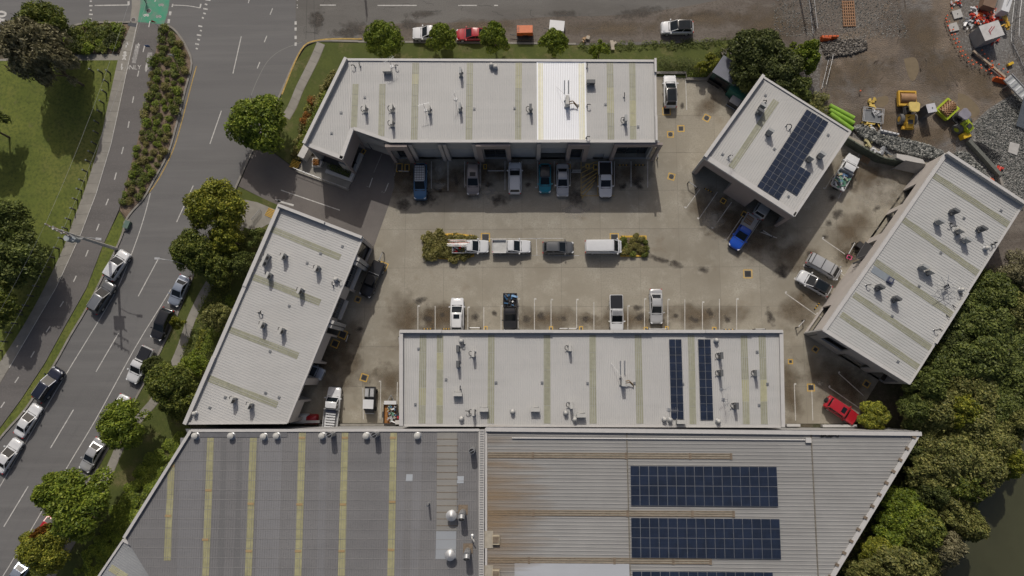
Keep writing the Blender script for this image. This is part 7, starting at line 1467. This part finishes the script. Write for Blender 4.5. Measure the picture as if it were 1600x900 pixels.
# wheel ruts pressed in the mud
rut_d = mat('rut_dark_mud', (.085, .066, .05), .85, var=.3, scale=3); g_ = random.Random(21); mt = bpy.data.objects['mud_track']
for cx, cy, ang, n_, sp in ((1355, 112, 128, 16, 26), (1432, 108, 85, 9, 14), (1395, 60, 100, 8, 34), (1460, 90, 70, 7, 26), (1345, 150, 140, 6, 22), (1480, 120, 50, 6, 22), (1400, 20, 95, 6, 30)):
    for k in range(n_):
        x = cx+g_.uniform(-sp, sp); y = cy+g_.uniform(-sp, sp)*.6; L = g_.uniform(6, 20); a = rad(ang+g_.uniform(-12, 12)); pts = [(x+math.cos(a)*L*t+g_.uniform(-.5, .5), y+math.sin(a)*L*t+g_.uniform(-.5, .5)) for t in (-.5, -.2, .1, .5)]
        w_ = PP(smooth_px(pts, 3)); wd_ = g_.uniform(.08, .26); mb = MB(); n2 = len(w_)
        for i in range(n2-1):
            f0 = math.sin(math.pi*i/(n2-1))*.9+.08; f1 = math.sin(math.pi*(i+1)/(n2-1))*.9+.08; t = (Vector(w_[i+1])-Vector(w_[i])).normalized(); q = Vector((-t.y, t.x, 0))*wd_/2
            mb.face([Vector(w_[i])-q*f0+Vector((0, 0, .021)), Vector(w_[i+1])-q*f1+Vector((0, 0, .021)), Vector(w_[i+1])+q*f1+Vector((0, 0, .021)), Vector(w_[i])+q*f0+Vector((0, 0, .021))])
        wobj('wheel_rut', mb, rut_d, mt)
for a in ((1350, 110, 5, 4, 0), (1440, 60, 4, 7, 10), (1470, 110, 5, 4, 40), (1370, 190, 6, 2.4, 0), (1440, 215, 6, 2, 10), (1300, 120, 2, 5, 0), (1530, 130, 5, 3, -30)): stain(*a, m=grime_shade, parent=mt, z=.0195)
for a in ((1100, 30, 8, 2, 0), (960, 45, 10, 1.6, 0), (750, 42, 8, 1.4, 0), (1200, 40, 7, 4, 0)): stain(*a, m=grime_shade, parent=bpy.data.objects['muddy_shoulder'], z=.013)
# rocks: nobody could count them
def rocks(name, lab, pxpoly, n, smin, smax, m, seed, z=.02, heap_=0.):
    pw = [(p[0], p[1]) for p in PP(pxpoly)]; g = random.Random(seed); xs_ = [p[0] for p in pw]; ys_ = [p[1] for p in pw]; mb = MB(); k = 0
    while k < n:
        x = g.uniform(min(xs_), max(xs_)); y = g.uniform(min(ys_), max(ys_))
        if not inside((x, y), pw): continue
        k += 1; s = g.uniform(smin, smax); zz = z+g.uniform(0, heap_); i = len(mb.v); a = g.uniform(0, 3)
        for j in range(4): t = a+j*1.57; q = s*g.uniform(.6, 1.1); mb.v.append((x+q*math.cos(t), y+q*math.sin(t), zz+s*g.uniform(.0, .2)))
        mb.v.append((x+g.uniform(-.2, .2)*s, y+g.uniform(-.2, .2)*s, zz+s*g.uniform(.5, .9)))
        mb.f += [(i+j, i+(j+1) % 4, i+4) for j in range(4)]
    o = wobj(name, mb, m); tag(o, lab, None, None, 'stuff')
def rockmat(name, a, b_):
    m = mat(name, a, .9); t = m.node_tree; n = t.nodes; l = t.links; rp = n.new('ShaderNodeValToRGB'); g_ = n.new('ShaderNodeNewGeometry'); l.new(g_.outputs['Random Per Island'], rp.inputs[0])
    rp.color_ramp.elements[0].color = (*a, 1); rp.color_ramp.elements[1].color = (*b_, 1); rp.color_ramp.elements[0].position = .25; l.new(rp.outputs[0], n['Principled BSDF'].inputs['Base Color']); return m
rock_m = rockmat('broken_rock', (.075, .08, .075), (.36, .36, .335))
rocks('rubble_strip', 'broken pale rock strip between screen wall and mud track', [(1332, 200), (1345, 196), (1376, 212), (1400, 216), (1440, 226), (1472, 238), (1462, 248), (1440, 247), (1405, 238), (1372, 226), (1345, 214)], 3800, .12, .34, rock_m, 41, heap_=.5)
rocks('rubble_patch', 'broken pale rocks behind the eastern building parapet', [(1490, 240), (1508, 238), (1535, 265), (1545, 285), (1525, 278)], 900, .12, .3, rock_m, 42, heap_=.35)
rocks('aggregate_heap', 'coarse aggregate over the lower right of the works', [(1520, 196), (1560, 162), (1600, 140), (1640, 200), (1640, 330), (1590, 330), (1570, 300), (1535, 250)], 5200, .06, .17, rock_m, 43, heap_=.05)
rocks('rubble_bank', 'low rubble bank below the orange barrier in the gravel', [(1282, 68), (1310, 62), (1350, 62), (1355, 76), (1330, 86), (1290, 90)], 1500, .08, .25, rockmat('rubble_earth', (.08, .07, .06), (.3, .275, .24)), 44, heap_=.3)
rocks('loose_stones', 'loose stones strewn over the gravel yard', [(1205, -5), (1400, -5), (1420, 60), (1290, 60), (1210, 55)], 2500, .04, .12, rock_m, 45)
o = thing('utility_cabinet', 'small green cabinet at the western kerb end of the bed', 'cabinet', (*P(201, 352)[:2], .0), rad(70)); lobj('cabinet_body', MB().box((0, 0, .3), (1.1, .7, .6)), mat('cabinet_green', (.10, .16, .13), .6), o); lobj('cabinet_lid', MB().box((0, 0, .63), (1.16, .76, .05)), mat('cabinet_green', (0, 0, 0)), o)
sheet('drain_apron', [(193, 346), (202, 342), (205, 352), (199, 361), (192, 362)], kerbmat, .14)
# fine lines: fastener rows on the grey warehouse, a cut joint and patches in the street
mb = MB(); polyB = [(p.x, p.y) for p in Bw]
for k in range(17):
    y = P(500, 690+k*15.2, ZB)[1]
    for s0, s1 in line_spans(polyB, Vector((0, y)), Vector((1, 0))): mb.prism([(s0+.3, y-.025), (s1-.3, y-.025), (s1-.3, y+.025), (s0+.3, y+.025)], ZB+.03, ZB+.042)
o = wobj('fastener_rows', mb, mat('fastener_line', (.26, .255, .25), .7), Broof); o['kind'] = 'stuff'
poly_line([(472, 66), (440, 78), (418, 96), (402, 125), (392, 150)], .07, .011, m=mat('sealed_joint', (.26, .255, .24), .9), name='sealed_joint')
for a, b in (((372, 292), (400, 236)), ((480, -20), (478, 62)), ((490, -20), (492, 62))): line(a, b, .06, .0145, m=mat('cut_joint', (.07, .068, .065), .9), name='sealed_joint')
crk = random.Random(11)
for k in range(26):      # cracks wandering over the north street
    x = crk.uniform(465, 1000); y = crk.uniform(5, 58); pts = [(x, y)]; a = crk.uniform(0, 6.28)
    for j in range(7): a += crk.uniform(-.9, .9); x += 3.4*math.cos(a); y += 1.8*math.sin(a); pts.append((x, y))
    poly_line(pts, crk.uniform(.03, .08), .0152, m=mat('cut_joint', (0, 0, 0)), parent=north, name='asphalt_crack')
for g_name in ('riverbank trees', 'bollards along the park footpath', 'yellow framed pit covers', 'black and yellow wheel stops'):
    mem = [o for o in C.objects if o.get('group') == g_name and o.get('category')]; by = {}
    for o in mem: by.setdefault(o['label'], []).append(o)
    for lab, l_ in by.items():
        if len(l_) < 2: continue
        ax = 0 if 'pit' in g_name else 1; l_.sort(key=lambda o: o.location[ax] if ax == 0 else -o.location[ax])
        def nth(i): return ordn[i] if i < 18 else '%dth' % (i+1) if (i+1) % 10 not in (1, 2, 3) else '%d%s' % (i+1, {1: 'st', 2: 'nd', 3: 'rd'}[(i+1) % 10])
        for i, o in enumerate(l_): o['label'] = ' '.join(lab.split()[:11])+', '+nth(i)+(' from west' if ax == 0 else ' from north')
print('all done')
